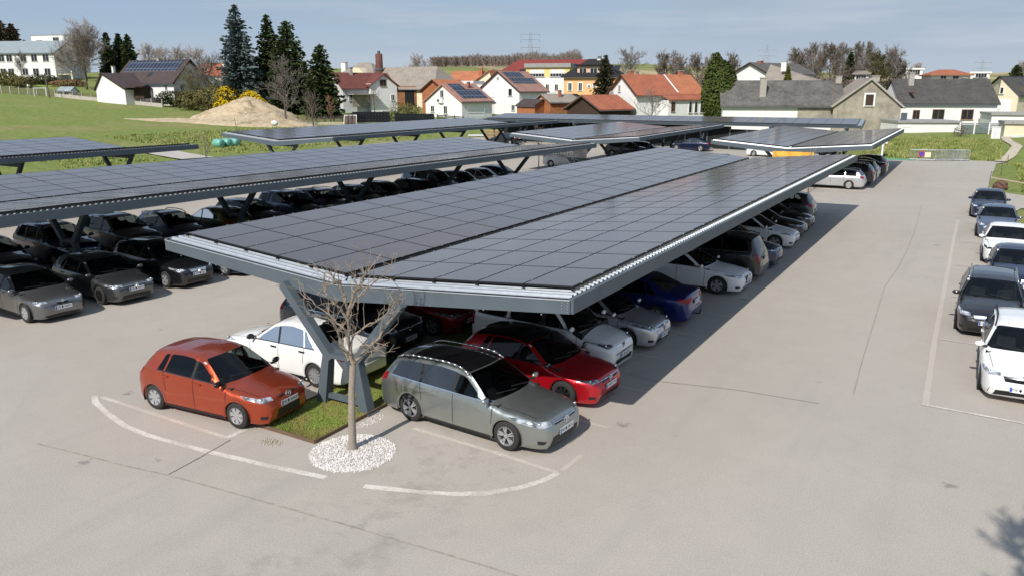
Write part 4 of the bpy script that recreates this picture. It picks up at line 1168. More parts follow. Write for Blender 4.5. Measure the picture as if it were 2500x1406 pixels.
# far carports
car('silver estate car in the sun before the far right carport', 3.05, 49.35, 180.5, 4.67, 1.82, 1.47, 'estate', C_SILVER, 2.69, .93, Rw=.325, wheel='cap9', rails='silver', rear_plate=('ME' + D + '411BR', .45), group=FC)
for yy, st, c, lb in ((52.2, 'suv', C_BLACK, 'black sport utility car tail out behind the silver estate'), (54.8, 'mpv', C_NAVY, 'dark people carrier tail out in the far right bays'),
                      (57.3, 'hatch', C_SILVER, 'silver hatchback tail out in the far right bays'), (60.2, 'sedan', C_BLACK, 'black saloon tail out in the far right bays'), (63.5, 'hatch', C_DGREY, 'dark hatchback last in the far right bays')):
    dim = {'hatch': (4.2, 1.78, 1.46, 2.6, .85), 'sedan': (4.7, 1.82, 1.45, 2.75, .88), 'suv': (4.6, 1.86, 1.68, 2.7, .9), 'mpv': (4.5, 1.82, 1.66, 2.72, .9)}[st]
    car(lb, 3.35, yy, 180, *dim[:3], st, c, dim[3], dim[4], rails='silver' if st == 'suv' else False, group=FC, detail=1)
car('pale silver estate car left of the lettered banner', -20.9, 53.1, 2, 4.5, 1.8, 1.55, 'estate', C_WHITE, 2.65, .88, wheel='cap9', group=FC, detail=1)
car('black sport utility car under the middle far carport', -20.6, 66.6, 3, 4.5, 1.85, 1.7, 'suv', C_BLACK, 2.65, .9, Rw=.35, group=FC, detail=1)
car('dark blue car beside the black sport utility car under the middle far carport', -19.6, 69.4, 3, 4.5, 1.82, 1.5, 'hatch', C_NAVY, 2.65, .9, group=FC, detail=1)
car('black fastback car with tail towards the right before the dark screen', -17.2, 78.0, 183, 4.8, 1.87, 1.5, 'sedan', C_NAVY, 2.85, .9, Rw=.35, group=FC, detail=1)
car('white van partly hidden left of the yellow cloth', -7.4, 74.5, 180, 4.6, 1.85, 1.7, 'mpv', C_WHITE, 2.75, .9, group=FC, detail=1)
car('black estate car in the shade by the wooden pallets', -41.5, 76.0, 178, 4.5, 1.8, 1.5, 'estate', C_BLACK, 2.65, .9, group=FC, detail=1)
# ------------------------------------------------------------------ vegetation
M_BARK = vary('bark_grey', (.24, .20, .165), .95, var=.3, sc=7, bump=.6, bsc=30)
M_TWIG = vary('twig_brown', (.165, .13, .105), .95, var=.25, sc=2)
M_TWIGG = vary('twig_grey', (.20, .17, .15), .95, var=.2, sc=2)
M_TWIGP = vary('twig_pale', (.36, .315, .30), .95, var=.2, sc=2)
M_TWIGR = vary('twig_red', (.24, .12, .085), .95, var=.25, sc=2)
M_WOODY = vary('trunk_dark', (.12, .095, .075), .95, var=.25, sc=4)
def leafmat(name, c, var=.5, sc=.9):
    t = NT(name); co = t.coord('Object'); f = t.noise(co, sc, 4, .7); f2 = t.noise(co, 7, 2, .6)
    k = t.math('ADD', t.math('MULTIPLY', f, .6), t.math('MULTIPLY', f2, .4))
    t.color(t.ramp(k, [(.32, tuple(x*(1-var) for x in c)), (.5, c), (.68, tuple(x*(1+var) for x in c))]))
    t.set(Roughness=.8); t.b.inputs['Specular IOR Level'].default_value = .2; return t.m
M_SPRUCE = leafmat('needles_dark', (.050, .070, .024))
M_BLUESP = leafmat('needles_blue', (.105, .135, .13))
M_THUJA = leafmat('thuja_green', (.060, .082, .018))
M_GOLDT = leafmat('golden_conifer', (.10, .11, .012))
M_BROWNC = leafmat('needles_brown', (.075, .055, .035))
M_OLIVE = leafmat('olive_scrub', (.115, .10, .035))
M_HEDGE = leafmat('hedge_dark', (.035, .04, .012))
M_FORS = leafmat('forsythia_yellow', (.62, .43, .008), .3)
M_LIME = leafmat('lime_shrub', (.17, .22, .02))
def hit(px, py, lo=60, hi=900):
    """survey: where the line of sight meets the rising ground"""
    D = lo
    while D < hi:
        p = surv(px, py, D)
        if p.z <= H(p.x, p.y): return p, D
        D += .5
    return surv(px, py, hi), hi
def bare(h, spread, seed, levels=4, n0=9, trunk=.28, r0=None, twig=.014, up=.35, jag=.22, ns=5, first=.9):
    rg = random.Random(seed); T = MB(); K = MB(); r0 = r0 or h * .02
    def grow(p, d, ln, r, lv, mb):
        segs = 3 if lv < 2 else 2
        pts = [p]; dd = d.copy()
        for i in range(segs):
            dd = (dd + Vector((rg.gauss(0, jag), rg.gauss(0, jag), rg.gauss(0, jag) * .6 + up * .12))).normalized()
            pts.append(pts[-1] + dd * (ln / segs))
        rs = [r * (1 - .55 * i / segs) for i in range(segs + 1)]
        for i in range(segs): mb.tube(pts[i], pts[i+1], max(rs[i], twig*.6), max(rs[i+1], twig*.5), 5 if lv == 0 else (4 if lv < 2 else 3), False)
        if lv >= levels: return
        n = ns + rg.randint(-1, 1)
        for k in range(n):
            t = (k + rg.random()) / n * .8 + .2
            i = min(segs - 1, int(t * segs)); q = pts[i].lerp(pts[i+1], t * segs - i)
            a = rg.uniform(.5, 1.0); ax = Vector((rg.gauss(0, 1), rg.gauss(0, 1), rg.gauss(0, 1))).cross(dd).normalized()
            nd = (Matrix.Rotation(a, 3, ax) @ dd); nd.z += up * .35; nd.normalize()
            grow(q, nd, ln * rg.uniform(.42, .68), max(twig, rs[i] * .55), lv + 1, mb)
    th = h * trunk; p = Vector((0, 0, -.1)); top = Vector((rg.gauss(0, .01) * h, rg.gauss(0, .01) * h, h * .8))
    N = 6
    def tr(t): return Vector((0, 0, -.1)).lerp(top, t) + Vector((math.sin(t*5+seed)*.012*h*t, math.cos(t*4+seed)*.012*h*t, 0))
    for i in range(N): T.tube(tr(i/N), tr((i+1)/N), r0*(1-.8*i/N), r0*(1-.8*(i+1)/N), 8, i == 0)
    for k in range(n0):
        t = trunk + (.96 - trunk) * (k + rg.random() * .6) / n0
        a = 2.4 * k + rg.uniform(-.4, .4); el = .35 + .75 * t * up * 2 + rg.uniform(-.15, .15)
        d = Vector((math.cos(a) * math.cos(el), math.sin(a) * math.cos(el), math.sin(el)))
        grow(tr(t), d, spread * first * (1.12 - .55 * ((t - trunk) / (1 - trunk)) ** 1.6) * rg.uniform(.75, 1.1), r0 * (.5 - .3 * t), 1, K)
    return T, K
def conifer(h, rad, seed, mat_n=None, whorl=34, droop=.32, dens=1.0, base=.06, clump=.55):
    rg = random.Random(seed); T = MB(); K = MB()
    T.tube((0, 0, -.2), (0, 0, h * .96), h * .017, .02, 8)
    for i in range(whorl):
        t = base + (1 - base) * (i + rg.random() * .5) / whorl; z = h * t
        L = rad * 1.12 * (1 - t) ** .56 * min(1, .74 + t * 1.6) * rg.uniform(.82, 1.14) + .15
        nb = max(6, int(15 * dens * (1 - .45 * t)))
        for b in range(nb):
            a = 2 * PI * b / nb + rg.uniform(-.4, .4) + i; l = L * rg.uniform(.72, 1.12)
            ncl = max(3, int(l / clump * 3.2))
            for c in range(ncl):
                u = (c + rg.random()) / ncl; rr = l * u
                zz = z - droop * rr * (1.25 - .5 * u) + .12 * l * u * u + rg.uniform(-.28, .22)
                p = Vector((math.cos(a) * rr + rg.gauss(0, .09 * l), math.sin(a) * rr + rg.gauss(0, .09 * l), zz))
                s = clump * rg.uniform(.6, 1.25) * (.65 + .35 * (1 - t))
                o = Vector((math.cos(a), math.sin(a), rg.uniform(-.5, .15))).normalized(); sd = Vector((-math.sin(a), math.cos(a), rg.uniform(-.4, .4)))
                for q in (sd, Vector((rg.gauss(0, .4), rg.gauss(0, .4), 1)).normalized()):
                    K.add([p - o * s * .55 - q * s * .16, p + q * s * -.36, p + o * s * .75, p + q * s * .36], [(0, 1, 2, 3)])
    for k in range(10):
        z = h * (.94 + .006 * k); a = k * 2.1
        K.add([(0, 0, z + .25), (math.cos(a)*.2, math.sin(a)*.2, z - .15), (math.cos(a+1.2)*.2, math.sin(a+1.2)*.2, z - .15)], [(0, 1, 2)])
    return T, K
def leafy(rx, ry, rz, n, seed, s=.35, core=.75, cone=0.0, lump=.25, thin=.25):
    """crown of many small leaf faces; darker gaps come from the shape itself"""
    rg = random.Random(seed); K = MB()
    lumps = [(Vector((rg.gauss(0, 1), rg.gauss(0, 1), rg.gauss(0, 1))).normalized(), rg.uniform(-lump, lump)) for _ in range(22)]
    for i in range(n):
        d = Vector((rg.gauss(0, 1), rg.gauss(0, 1), rg.gauss(0, 1))).normalized()
        k = 1 + sum(w * max(0, d.dot(q)) ** 6 for q, w in lumps)
        q = k * (core + (1 - core) * rg.random() ** .5); z = d.z * q
        f = 1 - cone * (z * .5 + .5) if cone else 1
        p = Vector((d.x * q * rx * f, d.y * q * ry * f, z * rz + rz))
        a = Vector((rg.gauss(0, 1), rg.gauss(0, 1), rg.gauss(0, .7))).normalized(); b = a.cross(d + Vector((.01, .02, .3))).normalized()
        e = s * rg.uniform(.5, 1.1)
        K.add([p - a * e * .5, p + b * e * thin, p + a * e * .6, p - b * e * thin], [(0, 1, 2, 3)])
    return K
def plant(name, label, cat, p, T, K, mt, mk, rz=0, group=None, crown='crown', trunk='trunk', z=None):
    o = thing(name, label, cat, (p.x, p.y, H(p.x, p.y) if z is None else z), rz, group)
    if T is not None: T.build(trunk, mt, o, True)
    K.build(crown, mk, o)
    return o

# the young tree in the white gravel (posed after the photograph)
rg = random.Random(21)
o = thing('bare_tree', 'leafless young tree with pale trunk growing from the white gravel bed', 'tree', (2.15, -2.27, .04))
T = MB(); tr = [(0, 0, -.1, .105), (.0, 0, .15, .085), (.02, 0, .7, .075), (.05, .01, 1.3, .07), (.11, .02, 1.85, .068)]
for a, b in zip(tr[:-1], tr[1:]): T.tube(a[:3], b[:3], a[3], b[3], 12, False)
T.build('trunk', vary('young_bark', (.285, .24, .195), .95, var=.18, sc=22, bump=.8, bsc=60), o, True)
K = MB(); vr, vu = RT, Vector((0, 0, 1))
def limb(pts, r0, depth, tw=.0055):
    """pts in (sideways, away, up) metres relative to the trunk foot"""
    r0 *= .78; P = [RT * a + FW * b + Vector((0, 0, c)) for a, b, c in pts]
    n = len(P) - 1; q = []
    for i in range(n):
        for k in range(4):
            t = k / 4; p = P[i].lerp(P[i+1], t)
            q.append(p + Vector((rg.gauss(0, .012), rg.gauss(0, .012), rg.gauss(0, .012))))
    q.append(P[-1]); N = len(q) - 1
    for i in range(N): K.tube(q[i], q[i+1], max(tw, r0*(1-.72*i/N)), max(tw, r0*(1-.72*(i+1)/N)), 6, i == N-1)
    if depth == 0: return
    for i in range(2, N + 1):
        for rep in range(2 if depth > 1 else 1):
            if rg.random() < .62:
                d = (q[min(i, N)] - q[i-1]).normalized(); ax = Vector((rg.gauss(0, 1), rg.gauss(0, 1), rg.gauss(0, 1))).cross(d).normalized()
                nd = Matrix.Rotation(rg.uniform(.6, 1.15), 3, ax) @ d; nd.z += .2; nd.normalize()
                ln = rg.uniform(.16, .5) * (1 if depth > 1 else .55)
                p1 = q[i] + nd * ln * .5; nd2 = (nd + Vector((rg.gauss(0, .3), rg.gauss(0, .3), rg.gauss(0, .2) + .15))).normalized(); p2 = p1 + nd2 * ln * .5
                r = max(tw, r0 * .3)
                K.tube(q[i], p1, r, r*.7, 4); K.tube(p1, p2, r*.7, tw*.8, 4)
                for p, b in ((p1, nd), (p1, nd2), (p2, nd2)):
                    if rg.random() < .6:
                        nd3 = (b + Vector((rg.gauss(0, .7), rg.gauss(0, .7), rg.gauss(0, .5)))).normalized()
                        K.tube(p, p + nd3 * rg.uniform(.08, .22), tw, tw*.6, 3)
limb([(.09,0,1.8),(.03,.02,2.3),(.05,0,2.75),(.0,.05,3.1)], .062, 2)
limb([(.0,.05,3.1),(-.12,.1,3.5),(-.2,.05,3.5),(-.17,0,3.75)], .045, 2)
limb([(.03,0,2.85),(.2,-.1,3.35),(.32,-.05,3.4),(.42,0,3.65),(.58,0,3.85)], .045, 2)
limb([(.05,0,2.75),(-.12,-.15,3.1),(-.28,-.2,3.3),(-.36,-.2,3.5)], .04, 2)
limb([(.1,0,1.85),(.35,.05,2.1),(.62,.1,2.35),(.9,.05,2.8),(1.1,.0,3.3)], .045, 2)
limb([(.1,0,2.4),(.4,-.1,2.65),(.75,-.15,2.85),(1.05,-.1,3.2)], .032, 2)
limb([(.1,0,2.0),(.32,-.2,2.3),(.55,-.35,2.35),(.8,-.4,2.2)], .026, 1)
limb([(.05,0,1.9),(-.12,.15,2.1),(-.22,.25,2.45),(-.4,.2,2.75),(-.75,.2,2.8)], .03, 2)
limb([(.03,0,2.5),(-.2,.0,2.75),(-.45,-.05,3.0),(-.85,0,3.3)], .03, 2)
limb([(.05,0,2.0),(-.08,-.2,2.25),(-.12,-.3,2.7),(-.3,-.3,3.1)], .024, 1)
limb([(.05,.1,2.9),(.25,.25,3.2),(.6,.3,3.5),(.95,.3,3.75)], .026, 2)
limb([(-.1,.05,3.45),(-.4,.1,3.65),(-.7,.1,3.95)], .018, 1)
limb([(.08,0,2.2),(.15,.3,2.6),(.2,.4,3.1),(.12,.5,3.5)], .024, 2)
K.build('branches', vary('young_twig', (.25, .205, .155), .95, var=.25, sc=6), o)

# conifers beyond the field
def at_base(px, py, D):
    p = surv(px, py, D); return p
def tree_at(px, topy, D, seed, kind, label, halfw, mk=None, name='conifer_tree', cat='tree', group=None, **kw):
    p = surv(px, 214, D); z0 = H(p.x, p.y); zt = surv(px, topy, D).z; h = zt - z0; rad = halfw / FPX * D
    if kind == 'con': T, K = conifer(h, rad, seed, **kw); return plant(name, label, cat, p, T, K, M_WOODY, mk or M_SPRUCE, seed, group)
    T, K = bare(h, rad * 1.35, seed, **kw); return plant(name, label, cat, p, T, K, M_WOODY, mk or M_TWIG, seed, group)
GC = 'conifers beyond the meadow'; GB = 'leafless trees in the village'
tree_at(588, 12, 150, 1, 'con', 'tall blue grey spruce, highest of the conifers, behind the yellow shrub', 50, M_BLUESP, group=GC, whorl=40, clump=.8)
tree_at(662, 36, 154, 2, 'con', 'tall dark green spruce right of the blue spruce', 42, group=GC, whorl=40, clump=.75)
tree_at(708, 50, 152, 3, 'con', 'broad dark green spruce touching its taller neighbour', 56, group=GC, whorl=38, clump=.8)
tree_at(786, 108, 146, 4, 'con', 'shorter dark spruce beside the maroon roofed house', 48, group=GC, whorl=34, clump=.7)
tree_at(745, 150, 160, 5, 'con', 'dark young spruce in the gap between the spruces', 26, group=GC, clump=.7)
tree_at(272, 80, 235, 6, 'con', 'dark conifer left of the pair behind the brown roofed house', 20, group=GC, clump=1.0)
tree_at(302, 82, 238, 7, 'con', 'dark conifer in the middle of the cluster behind the brown roofed house', 18, group=GC, clump=1.0)
tree_at(324, 84, 236, 8, 'con', 'dark conifer right in the cluster behind the brown roofed house', 20, group=GC, clump=1.0)
tree_at(22, 50, 300, 9, 'con', 'brownish conifer at the left edge behind the long white building', 40, M_BROWNC, group=GC, clump=1.3)
tree_at(48, 58, 300, 10, 'con', 'brown conifer right of its twin behind the long white building', 34, M_BROWNC, group=GC, clump=1.3)
tree_at(1477, 136, 150, 11, 'con', 'slim ragged conifer in front of the orange house', 34, leafmat('needles_ragged', (.05, .05, .025)), group=GC, droop=.42, clump=.6)
tree_at(2070, 128, 260, 12, 'con', 'dark spruce among the leafless trees on the right', 15, group=GC, clump=1.1)
tree_at(2476, 160, 330, 13, 'con', 'small pine near the right edge', 16, group=GC, clump=1.2)
p = surv(1756, 214, 126); z0 = H(p.x, p.y); hh = surv(1756, 148, 126).z - z0
K = leafy(4.0, 4.0, hh / 2, 10000, 31, .5, .7, .55, .22, .3)
T = MB(); T.tube((0, 0, -.2), (0, 0, hh * .9), .3, .05, 8); T.ball((0, 0, hh*.42), (2.3, 2.3, hh*.36), 10, 8, .1, rng)
plant('conical_evergreen', 'large dense conical evergreen between the orange roof and the grey roofed building', 'tree', p, T, K, M_HEDGE, M_THUJA)
p = surv(1921, 214, 131); hh = surv(1921, 162, 131).z - H(p.x, p.y)
T = MB(); T.tube((0, 0, -.2), (0, 0, hh * .8), .2, .05, 8); T.ball((0, 0, hh*.45), (.9, .9, hh*.38), 10, 8, .1, rng)
plant('conical_evergreen', 'small golden green cone shaped shrub behind the grey roof', 'tree', p, T, leafy(1.75, 1.75, hh / 2, 2600, 32, .4, .72, .75, .15, .3), M_HEDGE, M_GOLDT)

# leafless trees
tree_at(212, 84, 196, 41, 'bare', 'wide brown leafless tree in front of the long white building', 46, M_TWIG, name='bare_tree', group=GB, levels=4, n0=16, trunk=.2, twig=.032, up=.5, ns=6)
tree_at(213, 42, 225, 42, 'bare', 'tall pale birch with nests rising behind the wide brown tree', 34, M_TWIGP, name='bare_tree', group=GB, levels=4, n0=18, trunk=.3, twig=.03, up=.35, ns=6)
tree_at(58, 128, 205, 43, 'bare', 'small leafless tree before the windows of the long white building', 20, M_TWIGG, name='bare_tree', group=GB, levels=4, n0=10, twig=.018, up=.8)
tree_at(692, 148, 128, 44, 'bare', 'grey leafless tree standing before the dark spruces', 42, M_TWIGG, name='bare_tree', group=GB, levels=4, n0=11, trunk=.25, twig=.014, up=.6)
tree_at(759, 222, 112, 45, 'bare', 'small fan shaped fruit tree on the grass left of the solar fence', 30, M_TWIG, name='bare_tree', group=GB, levels=3, n0=12, trunk=.3, twig=.014, up=.9)
tree_at(803, 228, 138, 46, 'bare', 'small reddish shrub below the short dark spruce', 13, M_TWIGR, name='bare_shrub', cat='shrub', group=GB, levels=3, n0=12, trunk=.12, twig=.016, up=.9)
tree_at(1027, 146, 250, 47, 'bare', 'round pale tree crown behind the long barn roof', 24, M_TWIGP, name='bare_tree', group=GB, levels=4, n0=12, trunk=.3, twig=.03, up=.4, ns=6)
tree_at(1537, 116, 235, 48, 'bare', 'round leafless tree behind the black roofed house', 33, M_TWIGG, name='bare_tree', group=GB, levels=4, n0=14, trunk=.3, twig=.034, up=.4)
tree_at(1594, 222, 126, 49, 'bare', 'gnarled leafless fruit tree before the white wall of the orange roofed house', 36, M_TWIGG, name='bare_tree', group=GB, levels=3, n0=11, trunk=.35, r0=.16, twig=.02, up=.4, jag=.35)
tree_at(912, 205, 148, 50, 'bare', 'thin leafless tree before the white gable with the arched window', 18, M_TWIG, name='bare_tree', group=GB, levels=3, n0=10, trunk=.3, twig=.014, up=.6)
tree_at(510, 160, 162, 51, 'bare', 'brown tangled tree between the brown house and the blue spruce', 44, M_TWIG, name='bare_tree', group=GB, levels=4, n0=14, trunk=.12, twig=.02, up=.5, ns=6)
tree_at(465, 178, 158, 52, 'bare', 'olive tinted leafless tree right of the brown roofed house', 26, leafmat('olive_twigs', (.16, .14, .06)), name='bare_tree', group=GB, levels=4, n0=12, trunk=.12, twig=.02, up=.5)
for i, (px, ty, D, hw, mt, lb) in enumerate((
    (1945, 122, 255, 30, M_TWIG, 'leafless tree at the left end of the grove on the right'), (1985, 104, 262, 30, M_TWIGG, 'second leafless tree in the grove on the right'),
    (2022, 108, 250, 30, M_TWIG, 'broad brown tree in the grove left of the dark spruce'), (2052, 96, 265, 22, M_TWIGG, 'tall slim tree just left of the dark spruce'),
    (2088, 94, 262, 24, M_TWIGG, 'tall slim tree just right of the dark spruce'), (2112, 96, 258, 22, M_TWIGG, 'tall narrow crowned tree right in the grove'),
    (2140, 124, 245, 26, leafmat('ivy_tree', (.11, .095, .045)), 'ivy green tinted tree in the right part of the grove'), (2170, 120, 250, 28, M_TWIGG, 'wide grey tree near the right end of the grove'),
    (2196, 134, 252, 16, M_TWIG, 'small last tree at the right end of the grove'))):
    tree_at(px, ty, D, 60 + i, 'bare', lb, hw, mt, name='bare_tree', group='grove of leafless trees on the right', levels=4, n0=19, trunk=.18, twig=.04, up=.62, ns=6)
for i, (px, ty, D, hw, lb) in enumerate(((1625, 132, 240, 30, 'leafless thicket tree left above the orange roof'), (1660, 140, 236, 26, 'leafless thicket tree above the middle of the orange roof'), (1700, 140, 238, 30, 'leafless thicket tree left of the conical evergreen top'),
    (1733, 128, 230, 22, 'brown round topped tree left of the conical evergreen'), (1785, 132, 250, 24, 'pale leafless tree right of the conical evergreen'))):
    tree_at(px, ty, D, 80 + i, 'bare', lb, hw, (M_TWIG, M_TWIGG)[i % 2], name='bare_tree', group=GB, levels=4, n0=16, trunk=.12, twig=.038, up=.6, ns=6)
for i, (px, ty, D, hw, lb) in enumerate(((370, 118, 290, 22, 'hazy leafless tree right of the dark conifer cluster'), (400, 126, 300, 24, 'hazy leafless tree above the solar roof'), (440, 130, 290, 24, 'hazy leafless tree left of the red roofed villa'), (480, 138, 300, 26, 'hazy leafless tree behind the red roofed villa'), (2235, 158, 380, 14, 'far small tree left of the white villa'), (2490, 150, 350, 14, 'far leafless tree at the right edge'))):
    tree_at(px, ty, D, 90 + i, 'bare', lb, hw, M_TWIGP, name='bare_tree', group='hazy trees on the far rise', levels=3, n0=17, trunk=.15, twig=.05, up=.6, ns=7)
tree_at(2478, 200, 122, 98, 'bare', 'yellowish leafless tree by the white gable at the right edge', 24, leafmat('budding_twigs', (.24, .19, .07)), name='bare_tree', group=GB, levels=3, n0=11, trunk=.3, twig=.016, up=.4, jag=.35)

# saplings set between the carports
for gx, gy, hh, lb in ((-22.9, 51.2, 4.4, 'bare sapling in front of the pale silver estate car'), (2.2, 45.0, 3.9, 'bare sapling before the yellow cloth'), (-44.5, 31.6, 4.0, 'bare sapling at the near corner of the far left carport')):
    T, K = bare(hh, 1.25, int(gx * 3) % 50, 2, 10, .35, .05, .011, .5)
    plant('bare_sapling', lb, 'tree', Vector((gx, gy, 0)), T, K, M_WOODY, M_TWIGG if gx > 0 else M_TWIG, 0, 'saplings between the carports', z=0)
rg = random.Random(4); K = MB()
for i in range(260):
    a = rg.uniform(0, 6.28); q = rg.random() * .8; b = rg.uniform(.1, .55)
    p = Vector((math.cos(a)*q*1.6, math.sin(a)*q*.6, 0)); e = p + Vector((math.cos(a)*b, math.sin(a)*b, rg.uniform(.5, 1.3)))
    K.tube(p, e, .014, .006, 3, False)
o = thing('dry_grass_clump', 'clump of dry ornamental grass at the far end of the left carport', 'plant', (-17.9, 36.8, .0)); K.build('stalks', vary('straw', (.20, .16, .10), .95), o)

# shrubs and hedges
def shrub(px, py, D, rx, rz, n, seed, mk, label, s=.4, name='shrub', ry=None, core=.6, group='shrubs around the village gardens'):
    p = surv(px, py, D)
    o = thing(name, label, 'shrub', (p.x, p.y, H(p.x, p.y) - .1), seed, group)
    leafy(rx, ry or rx, rz, n, seed, s, core, 0, .35).build('foliage', mk, o)
    T = MB()
    for k in range(5): T.tube((0, 0, -.2), (math.cos(k*1.3)*rx*.5, math.sin(k*1.3)*rx*.5, rz*1.2), .05, .02, 4)
    T.build('stems', M_WOODY, o); return o
shrub(560, 214, 149, 3.4, 2.5, 3800, 3, M_FORS, 'bright yellow flowering shrub behind the sand heap', .4)
shrub(614, 214, 147, 2.6, 2.1, 2600, 4, M_FORS, 'smaller bright yellow flowering shrub right of the larger one', .4)
shrub(600, 214, 143, 2.2, .9, 1000, 5, M_OLIVE, 'low brown scrub under the yellow shrubs', .4)
shrub(520, 214, 150, 4.0, 2.6, 2400, 6, M_OLIVE, 'wide olive brown scrub left of the yellow shrubs', .5)
shrub(470, 214, 152, 2.8, 1.9, 1500, 7, M_OLIVE, 'olive scrub beside the dark hedge', .5)
shrub(418, 214, 158, 3.2, 1.7, 2600, 8, M_HEDGE, 'dark clipped hedge before the brown roofed house', .4)
shrub(392, 214, 166, 1.5, 2.1, 1300, 9, M_THUJA, 'round dark green bush at the corner of the brown roofed house', .4)
shrub(640, 214, 136, 2.4, 1.3, 900, 10, M_HEDGE, 'dark undergrowth below the spruces', .45)
shrub(990, 214, 150, 2.6, 1.5, 1100, 12, M_OLIVE, 'brownish shrub right of the white gable', .4)
shrub(940, 214, 142, 2.2, .9, 900, 13, M_HEDGE, 'low dark garden shrubs below the white gable', .35)
shrub(1298, 214, 146, 2.0, 1.3, 800, 14, leafmat('brown_scrub', (.15, .105, .07)), 'brown scrub right of the second solar roof house', .35)
shrub(1340, 214, 138, 2.6, 1.2, 900, 15, leafmat('grey_scrub', (.16, .13, .09)), 'grey brown scrub before the brick shed', .35)
shrub(1372, 214, 136, 1.1, 1.15, 900, 16, M_LIME, 'lime green bush left of the dark wooden barn', .3)
shrub(1497, 214, 130, .8, .9, 600, 17, M_THUJA, 'small green bush at the right end of the wooden barn', .28)
shrub(1650, 214, 133, 3.4, .8, 900, 18, M_TWIGR, 'low reddish twigs along the white house wall', .3, ry=.6)
shrub(20, 214, 200, 3.4, 1.7, 1300, 19, M_OLIVE, 'scrub at the left edge below the long white building', .6)
shrub(58, 214, 196, 3.0, 1.4, 1200, 20, M_OLIVE, 'olive scrub under the small leafless tree', .6)
shrub(105, 214, 208, 4.0, 1.2, 1300, 21, M_HEDGE, 'dark low hedge below the long white building', .6)
shrub(165, 214, 204, 4.0, 1.0, 1200, 22, leafmat('rust_scrub', (.17, .10, .05)), 'rust brown scrub beside the wide leafless tree', .6)
shrub(2345, 310, 103, .9, .8, 240, 23, M_TWIG, 'thin leafless shrub before the low white wall', .3)
shrub(1975, 214, 235, 6, 3.0, 1500, 24, leafmat('brush_red', (.15, .10, .08)), 'brown brushwood under the left of the grove', .8)
shrub(2030, 214, 232, 7, 3.2, 1700, 25, leafmat('brush_brown', (.14, .105, .085)), 'brown brushwood under the middle of the grove', .8)
shrub(2110, 214, 228, 7, 3.0, 1600, 26, leafmat('brush_grey', (.15, .12, .10)), 'grey brown brushwood under the right of the grove', .8)
shrub(2180, 214, 235, 6, 2.6, 1300, 27, M_HEDGE, 'dark brush at the right end of the grove', .8)
shrub(1690, 214, 225, 9, 3.6, 2000, 28, leafmat('brush_hill', (.17, .135, .10)), 'brushwood on the rise above the orange roof', .8, ry=4)

# the wood on the far hill reads as one mass
K = MB(); rg = random.Random(77)
for i in range(520):
    px = 1055 + 360 * (i + rg.random()) / 520; D = rg.uniform(470, 560)
    p = surv(px, 214, D); g = H(p.x, p.y); t = (px - 1055) / 360
    top = 192 - 42 * sstep(t * 3.5) - 18 * t + rg.uniform(-7, 9) + 5 * math.sin(t * 17) + (9 if rg.random() < .35 else 0)
    hgt = max(5, surv(px, top, D).z - g)
    b = Vector((p.x, p.y, g - 1)); tp = b + Vector((rg.gauss(0, .5), rg.gauss(0, .5), hgt + 1)); K.tube(b, tp, .3, .1, 3, False)
    for k in range(46):
        u = rg.uniform(.25, 1); q = b.lerp(tp, u); a = rg.uniform(0, 6.28); l = rg.uniform(1.5, 4.2) * (1.15 - u * .6)
        e = q + Vector((math.cos(a) * l * .75, math.sin(a) * l * .75, l * rg.uniform(.3, .9))); K.tube(q, e, .10, .035, 3, False)
tag(K.build('wood_on_hill', vary('far_wood', (.21, .17, .145), .95, var=.25, sc=.06)), 'long leafless brown wood along the far hill behind the red roofs', 'wood', kind='stuff')
# tall tree standing right of the viewpoint: its branches throw the patch of shadow in the lower right of the lot
T, K = bare(14.5, 1.25, 33, 4, 15, .58, .2, .022, .7, .2, 6)
plant('bare_tree', 'tall leafless tree right of the viewpoint throwing branch shadow on the lot', 'tree', Vector((14.7, -11.0, 0)), T, K, M_BARK, M_TWIG, 0, z=0)
# ------------------------------------------------------------------ buildings
def wallmat(name, c, var=.06, stain=0.0, stc=(.2, .18, .15)):
    t = NT(name); co = t.coord('Object'); f = t.noise(co, 1.2, 5, .65); g = t.noise(co, .45, 4, .7)
    a = t.ramp(f, [(.3, tuple(x*(1-var) for x in c)), (.7, tuple(min(.9, x*(1+var)) for x in c))])
    if stain: a = t.mix(t.ramp(g, [(.42, (0,)*3), (.62, (stain,)*3)]), a, (*stc, 1))
    t.color(a); t.set(Roughness=.9); t.b.inputs['Specular IOR Level'].default_value = .2
    t.bump(t.noise(co, 30, 3, .6), .2, .01); return t.m
def tilemat(name, c, c2, rows=.32, colw=.3, mott=.5):
    t = NT(name); co = t.coord('UV'); ob = t.coord('Object')
    br = t.n('ShaderNodeTexBrick'); br.inputs['Scale'].default_value = 1; br.inputs['Brick Width'].default_value = colw; br.inputs['Row Height'].default_value = rows
    br.inputs['Mortar Size'].default_value = rows * .1; br.inputs['Color1'].default_value = (*c, 1); br.inputs['Color2'].default_value = (*c2, 1)
    br.inputs['Mortar'].default_value = tuple(x * .45 for x in c) + (1,); t.l(co, br.inputs['Vector'])
    f = t.noise(ob, .6, 5, .7); g = t.noise(ob, 5, 4, .7)
    a = t.mix(mott, br.outputs['Color'], t.ramp(f, [(.3, tuple(x*.65 for x in c)), (.7, tuple(min(1, x*1.35) for x in c2))]))
    a = t.mix(mott * .5, a, t.ramp(g, [(.35, tuple(x*.6 for x in c)), (.66, tuple(min(1, x*1.5) for x in c2))]))
    t.color(a); t.set(Roughness=.85); t.b.inputs['Specular IOR Level'].default_value = .25
    t.bump(br.outputs['Fac'], .5, -.03); return t.m
W_WHITE = wallmat('render_white', (.76, .755, .74)); W_GREY = wallmat('render_pale_grey', (.60, .60, .60)); W_CREAM = wallmat('render_cream', (.70, .62, .45))
